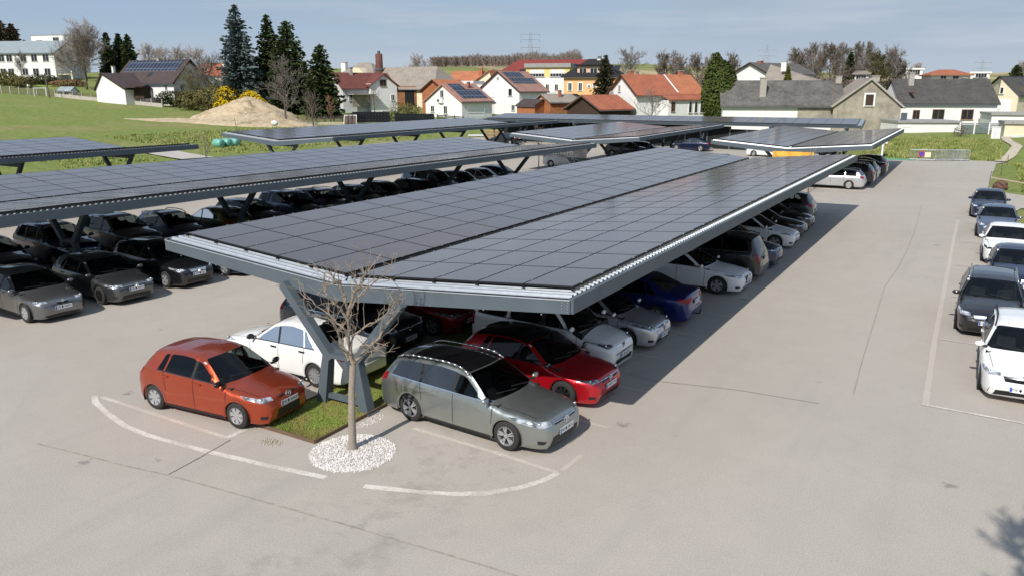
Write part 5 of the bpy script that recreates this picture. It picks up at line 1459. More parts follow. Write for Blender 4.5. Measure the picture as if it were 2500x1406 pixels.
W_ORANGE = wallmat('render_orange', (.78, .44, .21), .04); W_YELLOW = wallmat('render_yellow', (.74, .60, .24), .04)
W_OLD = wallmat('old_plaster', (.36, .325, .26), .2, .8, (.22, .20, .165)); W_BRICK = wallmat('brick_rust', (.33, .13, .06), .25)
W_WOOD = wallmat('dark_boards', (.055, .035, .028), .25); W_WOODO = wallmat('brown_boards', (.22, .10, .05), .3); W_CONC = wallmat('concrete', (.42, .39, .35), .15)
R_BROWN = tilemat('tiles_brown', (.060, .044, .045), (.085, .062, .06)); R_MAROON = tilemat('tiles_maroon', (.13, .045, .04), (.17, .06, .05)); R_ETERN = tilemat('tiles_fibre', (.26, .225, .19), (.32, .275, .235), .4, .4)
R_ORANGE = tilemat('tiles_orange', (.37, .135, .068), (.46, .18, .095)); R_RED = tilemat('tiles_red', (.31, .10, .058), (.40, .14, .08)); R_DRED = tilemat('tiles_deep_red', (.20, .04, .038), (.25, .055, .048), .3, .3, .3)
R_BLACK = tilemat('tiles_black', (.022, .022, .025), (.032, .032, .036)); R_MOSS = tilemat('tiles_mottled', (.050, .046, .043), (.165, .155, .145), .34, .3, .6); R_DARK = tilemat('tiles_dark_grey', (.06, .056, .052), (.10, .094, .088), .3, .3, .5)
R_PINK = tilemat('tiles_pinkish', (.30, .17, .135), (.38, .22, .18)); R_SHEET = tilemat('sheet_pale_blue', (.42, .50, .54), (.47, .55, .58), 30, .5, .15); R_FLAT = vary('flat_roof', (.30, .29, .28), .9)
M_WFRAME = vary('window_frame_white', (.75, .75, .74), .5, var=.03); M_WBROWN = vary('window_frame_brown', (.22, .10, .045), .6)
M_PANE = vary('window_pane', (.02, .023, .027), .06, var=.4, sc=2); M_PANEL = None
def pvroof():
    t = NT('roof_solar_cells'); co = t.coord('UV'); br = t.n('ShaderNodeTexBrick'); br.offset = 0
    br.inputs['Scale'].default_value = 1; br.inputs['Brick Width'].default_value = 1.05; br.inputs['Row Height'].default_value = 1.7; br.inputs['Mortar Size'].default_value = .03
    br.inputs['Color1'].default_value = (.012, .016, .035, 1); br.inputs['Color2'].default_value = (.016, .02, .042, 1); br.inputs['Mortar'].default_value = (.28, .3, .33, 1); t.l(co, br.inputs['Vector'])
    t.color(br.outputs['Color']); t.set(Roughness=.18); return t.m
M_RPV = pvroof()
M_BRICKC = vary('chimney_brick', (.34, .13, .08), .9, var=.25, sc=5); M_CHIMG = vary('chimney_grey', (.36, .335, .30), .9, var=.2, sc=4); M_CHIMW = vary('chimney_white', (.72, .71, .69), .9)
def uvmesh(m, name, mt, parent):
    """mesh with metric UVs: u runs horizontally, v up the slope"""
    o = m.build(name, mt, parent); me = o.data; uv = me.uv_layers.new(name='UVMap')
    for p in me.polygons:
        n = p.normal; h = Vector((-n.y, n.x, 0)); h = h.normalized() if h.length > .01 else Vector((1, 0, 0)); v = n.cross(h)
        for li in p.loop_indices:
            c = me.vertices[me.loops[li].vertex_index].co; uv.data[li].uv = (c.dot(h), c.dot(v))
    return o
class House:
    """local frame: x along the front wall, y into the depth, z up; origin at the front left corner"""
    def __init__(s, name, label, cat, A, B, depth, group='houses of the village'):
        a = surv(A[0], 214, A[1]); b = surv(B[0], 214, B[1])
        s.A, s.B = A, B; a.z = b.z = 0; d = b - a; s.w = d.length; s.dp = depth
        s.rz = math.atan2(d.y, d.x); s.z0 = min(H(a.x, a.y), H(b.x, b.y))
        s.o = thing(name, label, cat, (a.x, a.y, s.z0), s.rz, group); s.a = a
    def zat(s, py, D=None): return surv(1250, py, D or s.A[1]).z - s.z0
    def u(s, px):
        """position along the front wall seen at photo column px"""
        lo, hi = -3.0, s.w + 3
        d = Vector((math.cos(s.rz), math.sin(s.rz), 0))
        for _ in range(30):
            m = (lo + hi) / 2; p = s.a + d * m - CAM; D = p.dot(FW); q = 1250 + p.dot(RT) / (D * math.cos(PITCH) + (CAM.z - 4) * math.sin(PITCH)) * FPX
            if q < px: lo = m
            else: hi = m
        return m
    def walls(s, zt, mt, x0=0, x1=None, y0=0, y1=None, zb=-2, name='wall', parent=None):
        x1 = s.w if x1 is None else x1; y1 = s.dp if y1 is None else y1
        m = MB(); m.box(((x0+x1)/2, (y0+y1)/2, (zb+zt)/2), (x1-x0, y1-y0, zt-zb)); return m.build(name, mt, parent or s.o)
    def gable(s, ze, zr, mt, roof, along='y', ov=.35, th=.18, x0=0, x1=None, y0=0, y1=None, hip=(0, 0), wall=True, trim=None, ridge=.5, zb=-2, zl=None):
        """along y: gable towards the front; along x: eave towards the front; hip: ridge ends pulled in"""
        x1 = s.w if x1 is None else x1; y1 = s.dp if y1 is None else y1
        if along == 'y': P = lambda u, v, z: (x0 + u, y0 + v, z); U, Vv = x1 - x0, y1 - y0
        else: P = lambda u, v, z: (x0 + v, y1 - u, z); U, Vv = y1 - y0, x1 - x0
        r = U * ridge
        if wall:
            m = MB()
            poly = [P(0, 0, zb), P(U, 0, zb), P(U, 0, ze), P(r, 0 + 0, zr if not hip[0] else ze), P(0, 0, ze)]
            poly2 = [P(0, Vv, zb), P(U, Vv, zb), P(U, Vv, ze), P(r, Vv, zr if not hip[1] else ze), P(0, Vv, ze)]
            n = 5; m.add(poly + poly2, [tuple(range(5)), tuple(range(9, 4, -1))] + [(i, (i+1) % n, n + (i+1) % n, n + i)[::-1] for i in range(n) if i not in (2, 3)])
            m.build('wall', mt, s.o)
        sl = (zr - ze) / r; sl2 = (zr - ze) / (U - r); d = .06
        m = MB()
        e0, e1 = -ov, Vv + ov
        a0, a1 = (hip[0], Vv - hip[1])
        ra, rb = (a0 if hip[0] else e0), (a1 if hip[1] else e1)
        def slab(q): m.prism(q, (0, 0, th))
        slab([P(-ov, e0, ze - sl*ov + d), P(-ov, e1, ze - sl*ov + d), P(r, rb, zr + d), P(r, ra, zr + d)])
        slab([P(U+ov, e1, ze - sl2*ov + d), P(U+ov, e0, ze - sl2*ov + d), P(r, ra, zr + d + .003), P(r, rb, zr + d + .003)])
        if hip[0]: slab([P(U+ov, e0, ze - sl2*ov + d), P(-ov, e0, ze - sl*ov + d), P(r, ra, zr + d)])
        if hip[1]: slab([P(-ov, e1, ze - sl*ov + d), P(U+ov, e1, ze - sl2*ov + d), P(r, rb, zr + d)])
        s.roof = uvmesh(m, 'roof', roof, s.o); s.P, s.U, s.V, s.r, s.ze, s.zr, s.sl, s.sl2 = P, U, Vv, r, ze, zr, sl, sl2
        if trim:
            m = MB()
            for v in (e0 - .02, e1 + .02):
                m.beam(P(-ov, v, ze - sl*ov + .1), P(r, v, zr + .1), .05, .24); m.beam(P(U+ov, v, ze - sl2*ov + .1), P(r, v, zr + .1), .05, .24)
            m.build('barge_board', trim, s.roof)
        m = MB(); q = .09
        for uu, zz in ((-ov - .05, ze - sl*ov), (U + ov + .05, ze - sl2*ov)): m.beam(P(uu, e0, zz), P(uu, e1, zz), .12, .11)
        m.build('gutter', M_STEEL, s.roof)
        return s.roof
    def on_roof(s, side, v0, v1, t0, t1, mt, lift=.28, name='solar_array', th=.05):
        """flat piece lying on a roof slope: v along the ridge, t 0 at the eave .. 1 at the ridge"""
        f = (lambda t: s.P(s.r * t, 0, 0)) if side == 0 else (lambda t: s.P(s.U - (s.U - s.r) * t, 0, 0))
        def p(v, t):
            uu = s.r * t if side == 0 else s.U - (s.U - s.r) * t
            q = s.P(uu, v, s.ze + (s.zr - s.ze) * t + lift); return q
        c = [p(v0, t0), p(v1, t0), p(v1, t1), p(v0, t1)]
        if side == 0: c = c[::-1]
        m = MB(); m.prism(c, (0, 0, th)); return uvmesh(m, name, mt, s.roof)
    def chimney(s, x, y, zb, zt, w=.6, mt=None, cap=True, d=None):
        m = MB(); m.box((x, y, (zb+zt)/2), (w, d or w, zt-zb)); c = m.build('chimney', mt or M_BRICKC, s.roof if hasattr(s, 'roof') else s.o)
        if cap: m = MB(); m.box((x, y, zt+.06), (w+.16, (d or w)+.16, .12)); m.build('chimney_cap', M_CHIMG, c)
    def win(s, u, z, w, h, face='f', fm=None, pm=None, bars=1, x=None, sill=True, surround=None, name='window', depth=None):
        fm = fm or M_WFRAME; pm = pm or M_PANE; m = MB(); k = MB(); g = .07
        def bx(mb, cu, cz, dw, dh, off, t):
            if face == 'f': mb.box((cu, -off + (depth or 0), cz), (dw, t, dh))
            elif face == 'l': mb.box((-off, cu, cz), (t, dw, dh))
            else: mb.box((s.w + off, cu, cz), (t, dw, dh))
        for dx in (-w/2 + g/2, w/2 - g/2): bx(m, u + dx, z, g, h, .03, .1)
        for dz in (-h/2 + g/2, h/2 - g/2): bx(m, u, z + dz, w - 2*g, g, .03, .1)
        for b in range(1, bars + 1): bx(m, u - w/2 + w*b/(bars+1), z, .06, h - 2*g, .028, .08)
        f = m.build(name, fm, s.o); bx(k, u, z, w - 2*g, h - 2*g, .012, .03); k.build('pane', pm, f)
        if sill: q = MB(); bx(q, u, z - h/2 - .04, w + .16, .06, .07, .18); q.build('sill', M_CHIMG, f)
        if surround:
            q = MB()
            for dx in (-w/2 - .08, w/2 + .08): bx(q, u + dx, z, .16, h + .3, .02, .07)
            for dz in (-h/2 - .08, h/2 + .08): bx(q, u, z + dz, w, .16, .018, .066)
            q.build('surround', surround, f)
        return f

# long white two storey building at the left edge
h = House('school_building', 'long white two storey building with pale blue sheet roof at the left edge', 'building', (-150, 232), (142, 226), 12)
zb = h.zat(193); ze = h.zat(131); zr = h.zat(102)
h.gable(ze, zr, W_WHITE, R_SHEET, 'x', .5, zb=zb - 3)
for px in (-30, 12, 19, 38, 72, 98, 126):
    if px == 12: continue
    for py, hh in ((144, 1.9), (177, 1.9)): h.win(h.u(px), h.zat(py), 1.9, hh, pm=M_PANE)
m = MB(); m.box((h.w + 2.2, 2.5, h.zat(183)), (4.4, 4, .25)); m.build('porch_roof', W_CREAM, h.o)
m = MB(); m.box((h.w + 4.2, .8, h.zat(190)), (.35, .35, 3.4)); m.build('porch_post', W_CREAM, h.o)
h = House('modern_villa', 'white flat roofed cube house rising behind the long white building', 'building', (93, 262), (172, 258), 9)
h.walls(h.zat(88), W_WHITE); m = MB(); m.box((h.w/2, 4.5, h.zat(88) + .08), (h.w + .3, 9.3, .16)); h.roof = m.build('roof', R_FLAT, h.o)
h.win(h.u(116), h.zat(104), 2.6, 1.2); h.win(h.u(156), h.zat(101), 2.4, 2.0); h.win(5, h.zat(103), 4, 2.4, 'r')
# brown roofed house with solar array
h = House('brown_roofed_house', 'white house with steep dark brown roof carrying a wide solar array, beside the meadow', 'house', (283, 168), (424, 160), 8.5)
h.gable(h.zat(201), h.zat(150), W_WHITE, R_BROWN, 'x', .5, trim=W_WOOD, zb=-3)
h.on_roof(1, .4, h.w - 1.0, .44, .95, M_RPV); h.on_roof(1, h.w*.50, h.w*.50 + 1.0, .2, .36, M_PANE, .27, 'skylight')
h.win(h.u(353), h.zat(219), 1.1, 1.9, fm=M_WBROWN); h.win(h.u(410), h.zat(215), .7, 1.1); h.win(4.2, h.zat(185), .7, 1.5, 'r'); h.win(2.0, h.zat(216), .9, 1.6, 'r'); h.win(6.0, h.zat(216), .9, 1.6, 'r')
h.chimney(h.w*.5, 4.2, h.zat(152), h.zat(144), .6, M_CHIMG)
h2_ = House('white_gable_wing', 'small white gabled annex with dark roof left of the brown roofed house', 'house', (234, 163), (304, 158), 9)
h2_.gable(h2_.zat(218), h2_.zat(182), W_WHITE, R_BROWN, 'y', .3, trim=W_WOOD, ridge=.28, zb=-3)
h2_.chimney(h2_.w*.2, 3, h2_.zat(185), h2_.zat(163), .5, M_CHIMW)
m = MB(); m.box((h2_.w + 1.6, 1.8, h2_.zat(214)), (3.4, 3.4, .2)); m.build('porch_roof', R_BROWN, h2_.o)
m = MB(); m.box((h2_.w + 1.6, 2.6, h2_.zat(226)), (3.0, 1.6, 2.4)); m.build('porch_front', W_WOOD, h2_.o)
h = House('red_roofed_villa', 'villa with layered red hipped roof right of the brown roofed house', 'house', (452, 250), (545, 246), 11)
h.gable(h.zat(184), h.zat(156), W_WHITE, R_RED, 'x', .6, hip=(4, 4)); h.win(h.u(505), h.zat(170), 2, 1.2, depth=.2); h.chimney(h.u(528), 5, h.zat(165), h.zat(151), .9, M_CHIMW)
h = House('slate_annex', 'low grey roofed annex below the red roofed villa', 'house', (452, 225), (482, 222), 7)
h.gable(h.zat(202), h.zat(184), W_GREY, vary('sheet_slate', (.14, .17, .18), .6), 'x', .4)
# barn and maroon roofed house
h = House('hipped_house', 'tall fibre tiled hipped roof with dormer behind the maroon roof', 'house', (818, 200), (915, 196), 11)
h.gable(h.zat(190), h.zat(155), W_WHITE, R_ETERN, 'x', .5, hip=(4, 4)); h.chimney(h.u(829), 3, h.zat(178), h.zat(153), 1.2, M_CHIMW)
m = MB(); m.prism([(h.u(856), -.2, h.zat(182)), (h.u(893), -.2, h.zat(182)), (h.u(880), -.2, h.zat(167)), (h.u(868), -.2, h.zat(167))], (0, 4, 0)); m.build('dormer', W_CREAM, h.o)
h = House('long_barn', 'long barn with grey brown fibre tiled roof behind the white gable', 'barn', (905, 182), (1058, 172), 11)
h.gable(h.zat(215), h.zat(167), W_CREAM, R_ETERN, 'x', .6, hip=(0, 3.2), zb=-3)
m = MB(); m.box((h.u(990), -.12, h.zat(235)), (6.5, .12, 4.2)); m.build('barn_boards', W_WOODO, h.o)
m = MB(); m.box((h.u(1002), -.2, h.zat(238)), (2.6, .1, 3.4)); m.build('barn_door', M_WELL, h.o)
p = surv(928, 214, 186); o = thing('brick_chimney', 'round dark red factory chimney with cap between the two barn roofs', 'chimney', (p.x, p.y, H(p.x, p.y)))
zt = surv(928, 132, 186).z - H(p.x, p.y)
m = MB(); m.lathe([(1.0, -1), (1.0, zt*.6), (.86, zt*.7), (.82, zt*.75), (.8, zt - .1), (.62, zt), (0, zt)], 18, 'z'); m.build('stack', vary('stack_brick', (.13, .05, .04), .85, var=.3, sc=3), o, True)
m = MB(); m.lathe([(.35, zt), (.35, zt + .6), (0, zt + .65)], 10, 'z'); m.build('cap', M_STEEL, o); m = MB(); m.lathe([(1.05, zt*.66), (1.05, zt*.69), (.8, zt*.7)], 18, 'z'); m.build('collar', M_STEEL, o)
h = House('maroon_roofed_house', 'white house with maroon sheet roof and tall white gable bay with two windows', 'house', (836, 156), (965, 163), 8)
h.gable(h.zat(216), h.zat(180), W_GREY, R_MAROON, 'x', .45, zb=-3)
x0, x1 = h.u(900), h.u(963); m = MB(); zq, za = h.zat(206), h.zat(183)
m.prism([(x0, -1.2, -3), (x1, -1.2, -3), (x1, -1.2, zq), ((x0+x1)/2, -1.2, za), (x0, -1.2, zq)], (0, 5, 0)); m.build('gable_bay', W_WHITE, h.o)
m = MB(); xm = (x0+x1)/2
m.prism([(x0 - .45, -1.6, zq - .5), (xm, -1.6, za + .06), (xm, 3.6, za + .06), (x0 - .45, 3.6, zq - .5)], (0, 0, .18)); m.prism([(xm, -1.6, za + .063), (x1 + .45, -1.6, zq - .5), (x1 + .45, 3.6, zq - .5), (xm, 3.6, za + .063)], (0, 0, .18)); uvmesh(m, 'bay_roof', R_MAROON, h.o)
h.win(h.u(930), h.zat(203), 1.4, 1.25, depth=-1.2, fm=M_WBROWN); h.win(h.u(952), h.zat(240), .8, 1.2, depth=-1.2); h.win(h.u(857), h.zat(238), .8, 1.5)
m = MB(); m.box((h.u(880), -1.3, h.zat(231)), (5.2, 2.4, .15)); m.build('porch_roof', M_CHIMG, h.o); m = MB(); m.box((h.u(878), -.6, h.zat(247)), (3.6, .15, 2.3)); m.build('porch_wall', W_OLD, h.o)
h.chimney(h.u(880), 3.5, h.zat(190), h.zat(165), .55, M_CHIMG)
# houses with solar roofs
h = House('wooden_shed', 'rust brown timber house end behind the nearest white gable', 'shed', (1030, 160), (1086, 156), 7)
h.gable(h.zat(222), h.zat(198), W_BRICK, R_ORANGE, 'y', .4, trim=W_WOOD)
h = House('solar_gable_house', 'white gabled house with dark solar array and an air conditioner on its gable', 'house', (1038, 155.5), (1127, 149), 8.2)
h.gable(h.zat(249, 149), h.zat(208, 152), W_WHITE, R_PINK, 'y', .35, trim=vary('barge_pink', (.42, .20, .14), .8), zb=-4)
h.on_roof(1, .9, 7.6, .1, .62, M_RPV); h.on_roof(1, .9, 4.2, .64, .96, M_RPV); h.chimney(h.w*.62, 5.6, h.zat(212), h.zat(202), .5)
h.win(h.w*.47, h.zat(230), .95, 1.4); h.win(h.w*.2, h.zat(266), 1.0, 1.2); h.win(h.w*.56, h.zat(268), 1.0, 1.5)
m = MB(); m.box((h.w*.46, -.22, h.zat(246)), (.95, .4, .85)); a = m.build('heat_pump', W_WHITE, h.o); m = MB(); m.lathe([(0, -.44), (.3, -.44), (.3, -.42)], 14, 'y', (h.w*.40, 0, h.zat(246))); m.build('fan', M_STEEL, a)
h = House('flat_terrace_house', 'white flat roofed house with roof terrace between the two solar gables', 'house', (1152, 170), (1236, 168), 9)
h.walls(h.zat(206), W_GREY, zb=-4); m = MB(); m.box((h.w/2, 4.5, h.zat(206) + .1), (h.w + .2, 9.2, .2)); h.roof = m.build('roof', R_FLAT, h.o)
m = MB(); m.box((-3, 5, h.zat(232)), (6, 8, 5.6)); m.build('side_wing', W_WHITE, h.o); m = MB(); m.box((h.w*.45, -2.2, h.zat(275)), (9.5, 4.2, 5.2)); m.build('lower_storey', W_GREY, h.o)
m = MB(); m.box((h.w*.45, -2.2, h.zat(250) - .02), (9.9, 4.6, .26)); m.build('terrace_slab', M_STEEL, h.o)
for px, w_ in ((1172, 1.0), (1191, .9), (1198, .9), (1212, .9)): h.win(h.u(px), h.zat(229), w_, 2.2, bars=0, sill=False)
m = MB()
for i in range(8): m.tube((h.w*.1 + i*.75, -4.2, h.zat(248)), (h.w*.1 + i*.75, -4.2, h.zat(238)), .02, n=4)
m.tube((h.w*.1, -4.2, h.zat(238)), (h.w*.1 + 5.3, -4.2, h.zat(238)), .025, n=4); m.build('railing', M_STEEL, h.o)
h = House('orange_roof_house', 'long plain orange tiled roof behind the flat terrace house', 'house', (1096, 190), (1196, 188), 10)
h.gable(h.zat(205), h.zat(176), W_CREAM, R_ORANGE, 'x', .4); h.chimney(h.u(1166), 3.5, h.zat(190), h.zat(166), .8)
h = House('cream_gable_house', 'cream gable end with red brick chimneys beside the red roofed building', 'house', (1156, 182), (1206, 179), 9)
h.gable(h.zat(204), h.zat(175), W_CREAM, R_ORANGE, 'y', .5, ridge=.82); h.chimney(h.w*.72, 1.4, h.zat(198), h.zat(172), .9)
h = House('solar_gable_house', 'taller white gabled house with two rows of solar panels, right of the roof terrace', 'house', (1168, 167), (1268, 160), 9)
h.gable(h.zat(224, 160), h.zat(177, 163), W_WHITE, R_PINK, 'y', .35, trim=W_WOOD, zb=-4)
h.on_roof(1, .6, 8.2, .34, .62, M_RPV); h.on_roof(1, .6, 6.2, .66, .95, M_RPV)
h.win(h.u(1246), h.zat(226), 1.0, 1.5, bars=0); h.win(h.u(1253), h.zat(262), .9, 1.2)
h.win(h.u(1216), h.zat(193), .6, .6, sill=False)
# red roofed public building and yellow block
h = House('red_roofed_building', 'big long building under a deep red hipped roof, behind the yellow block', 'building', (1196, 222), (1440, 214), 14)
h.gable(h.zat(192), h.zat(148), W_CREAM, R_DRED, 'x', .7, hip=(6, 1)); h.on_roof(1, h.u(1262), h.u(1262) + 2, .3, .45, M_PANE, .26, 'skylight')
h = House('yellow_block', 'flat topped yellow and white block with roller blinds before the deep red roof', 'building', (1284, 204), (1390, 201), 8)
h.walls(h.zat(190), W_WHITE, zb=-4); zt = h.zat(166); m = MB(); m.box((h.w/2, 4, (h.zat(190) + zt)/2 + .01), (h.w + .06, 8.06, zt - h.zat(190))); m.build('upper_storey', W_YELLOW, h.o)
m = MB(); m.box((h.w/2, 3.9, zt + .5), (h.w + .7, 8.9, 1.0)); h.roof = m.build('roof', R_FLAT, h.o)
for px in (1311, 1360):
    w_ = 3.7; h.win(h.u(px), h.zat(183.5), w_, 1.0, bars=4, depth=-.05); m = MB(); m.box((h.u(px), -.07, h.zat(176)), (w_, .06, .95)); m.build('roller_blind', W_WHITE, h.o)
for px in (1313, 1336, 1358): h.win(h.u(px), h.zat(214), .9, 1.5)
m = MB(); m.box((h.w*.5, -.03, h.zat(227)), (h.w*.42, .04, .5)); sg_ = m.build('facade_lettering', W_GREY, h.o)
# orange house with black roof
h = House('orange_house', 'orange house with white window surrounds, black hipped roof and wide dormer', 'house', (1376, 186), (1504, 182), 11)
h.gable(h.zat(186), h.zat(146), W_ORANGE, R_BLACK, 'x', .6, hip=(4.4, 4.4), zb=-4)
m = MB(); m.box((h.w/2, 5.5, h.zat(188)), (h.w + .3, 11.3, .6)); m.build('cornice', W_WHITE, h.o); m = MB(); m.box((h.w/2, 5.5, h.zat(237)), (h.w + .12, 11.1, .22)); m.build('string_course', W_WHITE, h.o)
for px in (1391, 1416): h.win(h.u(px), h.zat(213), .9, 1.8, surround=W_WHITE)
for px in (1437, 1450): h.win(h.u(px), h.zat(211), .6, .6, surround=W_WHITE)
for px in (1391, 1416): h.win(h.u(px), h.zat(253), .9, 1.6, surround=W_WHITE)
x0, x1 = h.u(1406), h.u(1475); m = MB(); m.box(((x0+x1)/2, 3.0, (h.zat(187) + h.zat(163))/2), (x1-x0, 4.6, h.zat(163) - h.zat(187))); d_ = m.build('dormer', wallmat('render_salmon', (.66, .42, .30)), h.o)
m = MB(); m.box(((x0+x1)/2, 2.8, h.zat(160)), (x1-x0+1.2, 5.6, .35)); m.build('dormer_roof', R_BLACK, d_)
for px in (1420, 1446, 1468): h.win(h.u(px), h.zat(174), 1.7, 1.2, depth=.67, sill=False)
h.chimney(h.u(1447), 5.4, h.zat(155), h.zat(143), .8, M_CHIMW); h.chimney(h.w*.56, 6, h.zat(160), h.zat(137), .7, M_STEEL)
h.on_roof(1, h.u(1538) if False else h.w*.9, h.w*.9 + 1.6, .3, .55, M_PANE, .26, 'skylight')
# sheds
h = House('brick_shed', 'small rust brick shed with weathered grey roof left of the wooden barn', 'shed', (1304, 148), (1344, 143), 6)
h.gable(h.zat(250), h.zat(233), W_BRICK, R_ETERN, 'y', .3, zb=-4); h.win(h.u(1322), h.zat(247), .6, .8); h.chimney(h.w*.7, 3, h.zat(240), h.zat(222), .5)
h = House('lean_to_shed', 'low brick lean-to in front of the brick shed', 'shed', (1262, 146), (1306, 143), 4)
h.gable(h.zat(259), h.zat(246), W_BRICK, R_BROWN, 'x', .2, zb=-4)
h = House('wooden_barn', 'dark timber barn with bright red tiled roof right of the orange house', 'barn', (1386, 138), (1466, 132), 7.5)
h.gable(h.zat(267, 133), h.zat(236, 135), W_WOOD, R_RED, 'y', .55, trim=vary('barge_brown', (.10, .065, .05), .8), zb=-4)
m = MB(); m.box((h.w*.55, -.06, h.zat(281)), (3.4, .1, .16)); m.build('door_rail', vary('rail_red', (.45, .12, .05), .7), h.o)
h = House('barn_annex', 'narrow grey annex with dark roof left of the orange house wall', 'shed', (1357, 160), (1379, 158), 6); h.gable(h.zat(245), h.zat(233), W_GREY, R_BLACK, 'x', .2, zb=-4)
# white house with long orange roof
h = House('orange_roofed_house', 'white house with long orange tiled roof split by a white verge', 'house', (1556, 137), (1718, 143.5), 8.6)
h.gable(h.zat(231), h.zat(186, 142), W_WHITE, R_RED, 'x', .5, trim=W_WOOD, zb=-4, hip=(0, 0))
for px, mt in ((1578, M_BRICKC), (1700, M_BRICKC)): h.chimney(h.u(px), 4.8, h.zat(192), h.zat(172), .75, mt)
h.on_roof(1, h.w*.60, h.w*.60 + .28, .0, .98, W_WHITE, .27, 'verge'); h.on_roof(1, h.w*.62, h.w + .45, -.08, 1.0, R_ORANGE, .255, 'orange_tiling', .02)
m = MB(); m.box((h.w*.66, -1.1, h.zat(246) - 3), (h.w*.62, 2.2, 6.0)); m.build('porch_wall', W_WHITE, h.o)
m = MB(); a, b = h.w*.34, h.w*.98; m.prism([(a, -2.6, h.zat(246)), (b, -2.6, h.zat(246)), (b, 0, h.zat(234)), (a, 0, h.zat(234))], (0, 0, .16)); uvmesh(m, 'porch_roof', R_RED, h.o)
for k in range(4): h.win(h.w*.68 + k*1.25, h.zat(264), .75, 1.9, bars=0, depth=-2.2)
h.win(h.w*.42, h.zat(262), .8, 1.6, depth=-2.2, fm=M_WBROWN)
h.win(5.2, h.zat(217), .7, 1.2, 'l'); h.win(3.0, h.zat(262), .8, 1.2, 'l'); h.win(6.2, h.zat(258), .8, .8, 'l')
m = MB(); m.lathe([(0, -.06), (.45, -.1), (.5, -.02)], 16, 'y', (-.8, 6.5, h.zat(231))); m.build('satellite_dish', M_CHIMG, h.o)
# long low white and grey buildings on the right
h = House('mottled_roof_house', 'long white building under a mottled grey tiled roof, right of the conical evergreen', 'house', (1768, 121), (2062, 118), 9)
h.gable(h.zat(257), h.zat(201, 124), W_WHITE, R_MOSS, 'x', .4, zb=-4)
m = MB(); m.box((h.u(2000), -.03, h.zat(283)), (h.u(2062) - h.u(1957), .05, h.zat(258) - h.zat(309))); m.build('old_plaster', W_OLD, h.o)
h.chimney(h.u(1862), 1.6, h.zat(238), h.zat(192), .9, M_CHIMG); h.chimney(h.u(2054), 4, h.zat(205), h.zat(188), .8, M_CHIMG)
h = House('grey_gable_house', 'weathered grey plaster gable with one white framed hatch', 'house', (2040, 117.5), (2206, 115.5), 10)
h.gable(h.zat(259), h.zat(195), W_OLD, R_ETERN, 'y', .35, trim=M_CHIMG, zb=-4, ridge=.52)
h.win(h.u(2120), h.zat(245), 1.2, 1.7, bars=0, pm=W_WOOD, surround=W_WHITE, name='hatch')
h = House('grey_roofed_house', 'white low house with dark grey roof and brown framed windows on the right', 'house', (2204, 121), (2442, 119.5), 9)
h.gable(h.zat(253), h.zat(197, 124), W_WHITE, R_DARK, 'x', .3, zb=-4)
for px, w_, py, hh in ((2238, 1.0, 281, 1.4), (2292, 1.7, 280, 1.5), (2363, 1.7, 280, 1.5)): h.win(h.u(px), h.zat(py), w_, hh, fm=M_WBROWN)
h.chimney(h.u(2237), 3.5, h.zat(218), h.zat(178), .75, M_CHIMG); h.chimney(h.u(2152), 4.5, h.zat(200), h.zat(186), 1.1, M_CHIMG)
m = MB(); m.box((h.u(2226) , 2.0, h.zat(228)), (.35, 4.2, .25)); m.build('fire_wall', R_MAROON, h.roof)
for px in (2390, 2420, 2444): h.chimney(h.u(px), 6.5, h.zat(200), h.zat(191), .55, M_CHIMW)
h = House('white_gable_house', 'white and cream gable end at the right edge', 'house', (2440, 122), (2490, 120), 12)
h.gable(h.zat(235), h.zat(193), W_CREAM, R_DARK, 'y', .15, ridge=.04, zb=-4); h.win(h.w*.15, h.zat(222), .5, 1.0, bars=0)
m = MB(); m.box((h.w*.35, -.06, h.zat(280)), (h.w*.72, .08, 4.5)); m.build('white_panel', W_WHITE, h.o)
h = House('solar_roof_house', 'dark solar covered roof peeping in at the right edge', 'house', (2456, 150), (2560, 148), 9); h.gable(h.zat(205), h.zat(189), W_CREAM, R_BLACK, 'x', .3)
h = House('low_white_annex', 'low white wall block with flat grey top below the brown framed windows', 'annex', (2203, 109.5), (2357, 109), 6)
h.walls(h.zat(300), W_WHITE, zb=-3); m = MB(); m.box((h.w/2, 2.9, h.zat(298)), (h.w + .25, 6.3, .28)); m.build('roof', R_FLAT, h.o)
m = MB(); m.box((h.u(2218), -.02, h.zat(309)), (1.1, .05, .32)); st_ = m.build('street_sign', W_WHITE, h.o)
m = MB(); m.tube((h.u(2210), 1.0, h.zat(299)), (h.u(2210), 1.0, h.zat(279)), .04, n=5); m.box((h.u(2216), 1.0, h.zat(287)), (.8, .08, 1.1)); m.build('satellite_mast', M_STEEL, h.o)
h = House('flat_garage', 'white flat roofed garage block at the right edge', 'garage', (2432, 112), (2560, 110), 7)
h.walls(h.zat(281), W_WHITE, zb=-3); m = MB(); m.box((h.w/2, 3.4, h.zat(279)), (h.w + .3, 7.3, .3)); m.build('roof', R_FLAT, h.o)
h = House('cream_kiosk', 'cream kiosk with flat roof at the right edge above the path', 'kiosk', (2468, 101), (2530, 100), 4)
h.walls(h.zat(303), W_CREAM, zb=-2); m = MB(); m.box((h.w/2, 1.9, h.zat(300)), (h.w + .3, 4.3, .34)); m.build('roof', R_FLAT, h.o); m = MB(); m.box((h.w*.55, -.03, h.zat(340)), (h.w*.9, .05, 1.0)); m.build('base_panel', W_GREY, h.o)
h = House('hillside_house', 'white gabled house with large grey roof behind the mottled roof', 'house', (1788, 160), (1872, 154), 16)
h.gable(h.zat(182), h.zat(157), W_WHITE, R_MOSS, 'y', .5, trim=W_WOOD); h.chimney(h.w*.5, 3, h.zat(165), h.zat(151), .9, M_BRICKC)
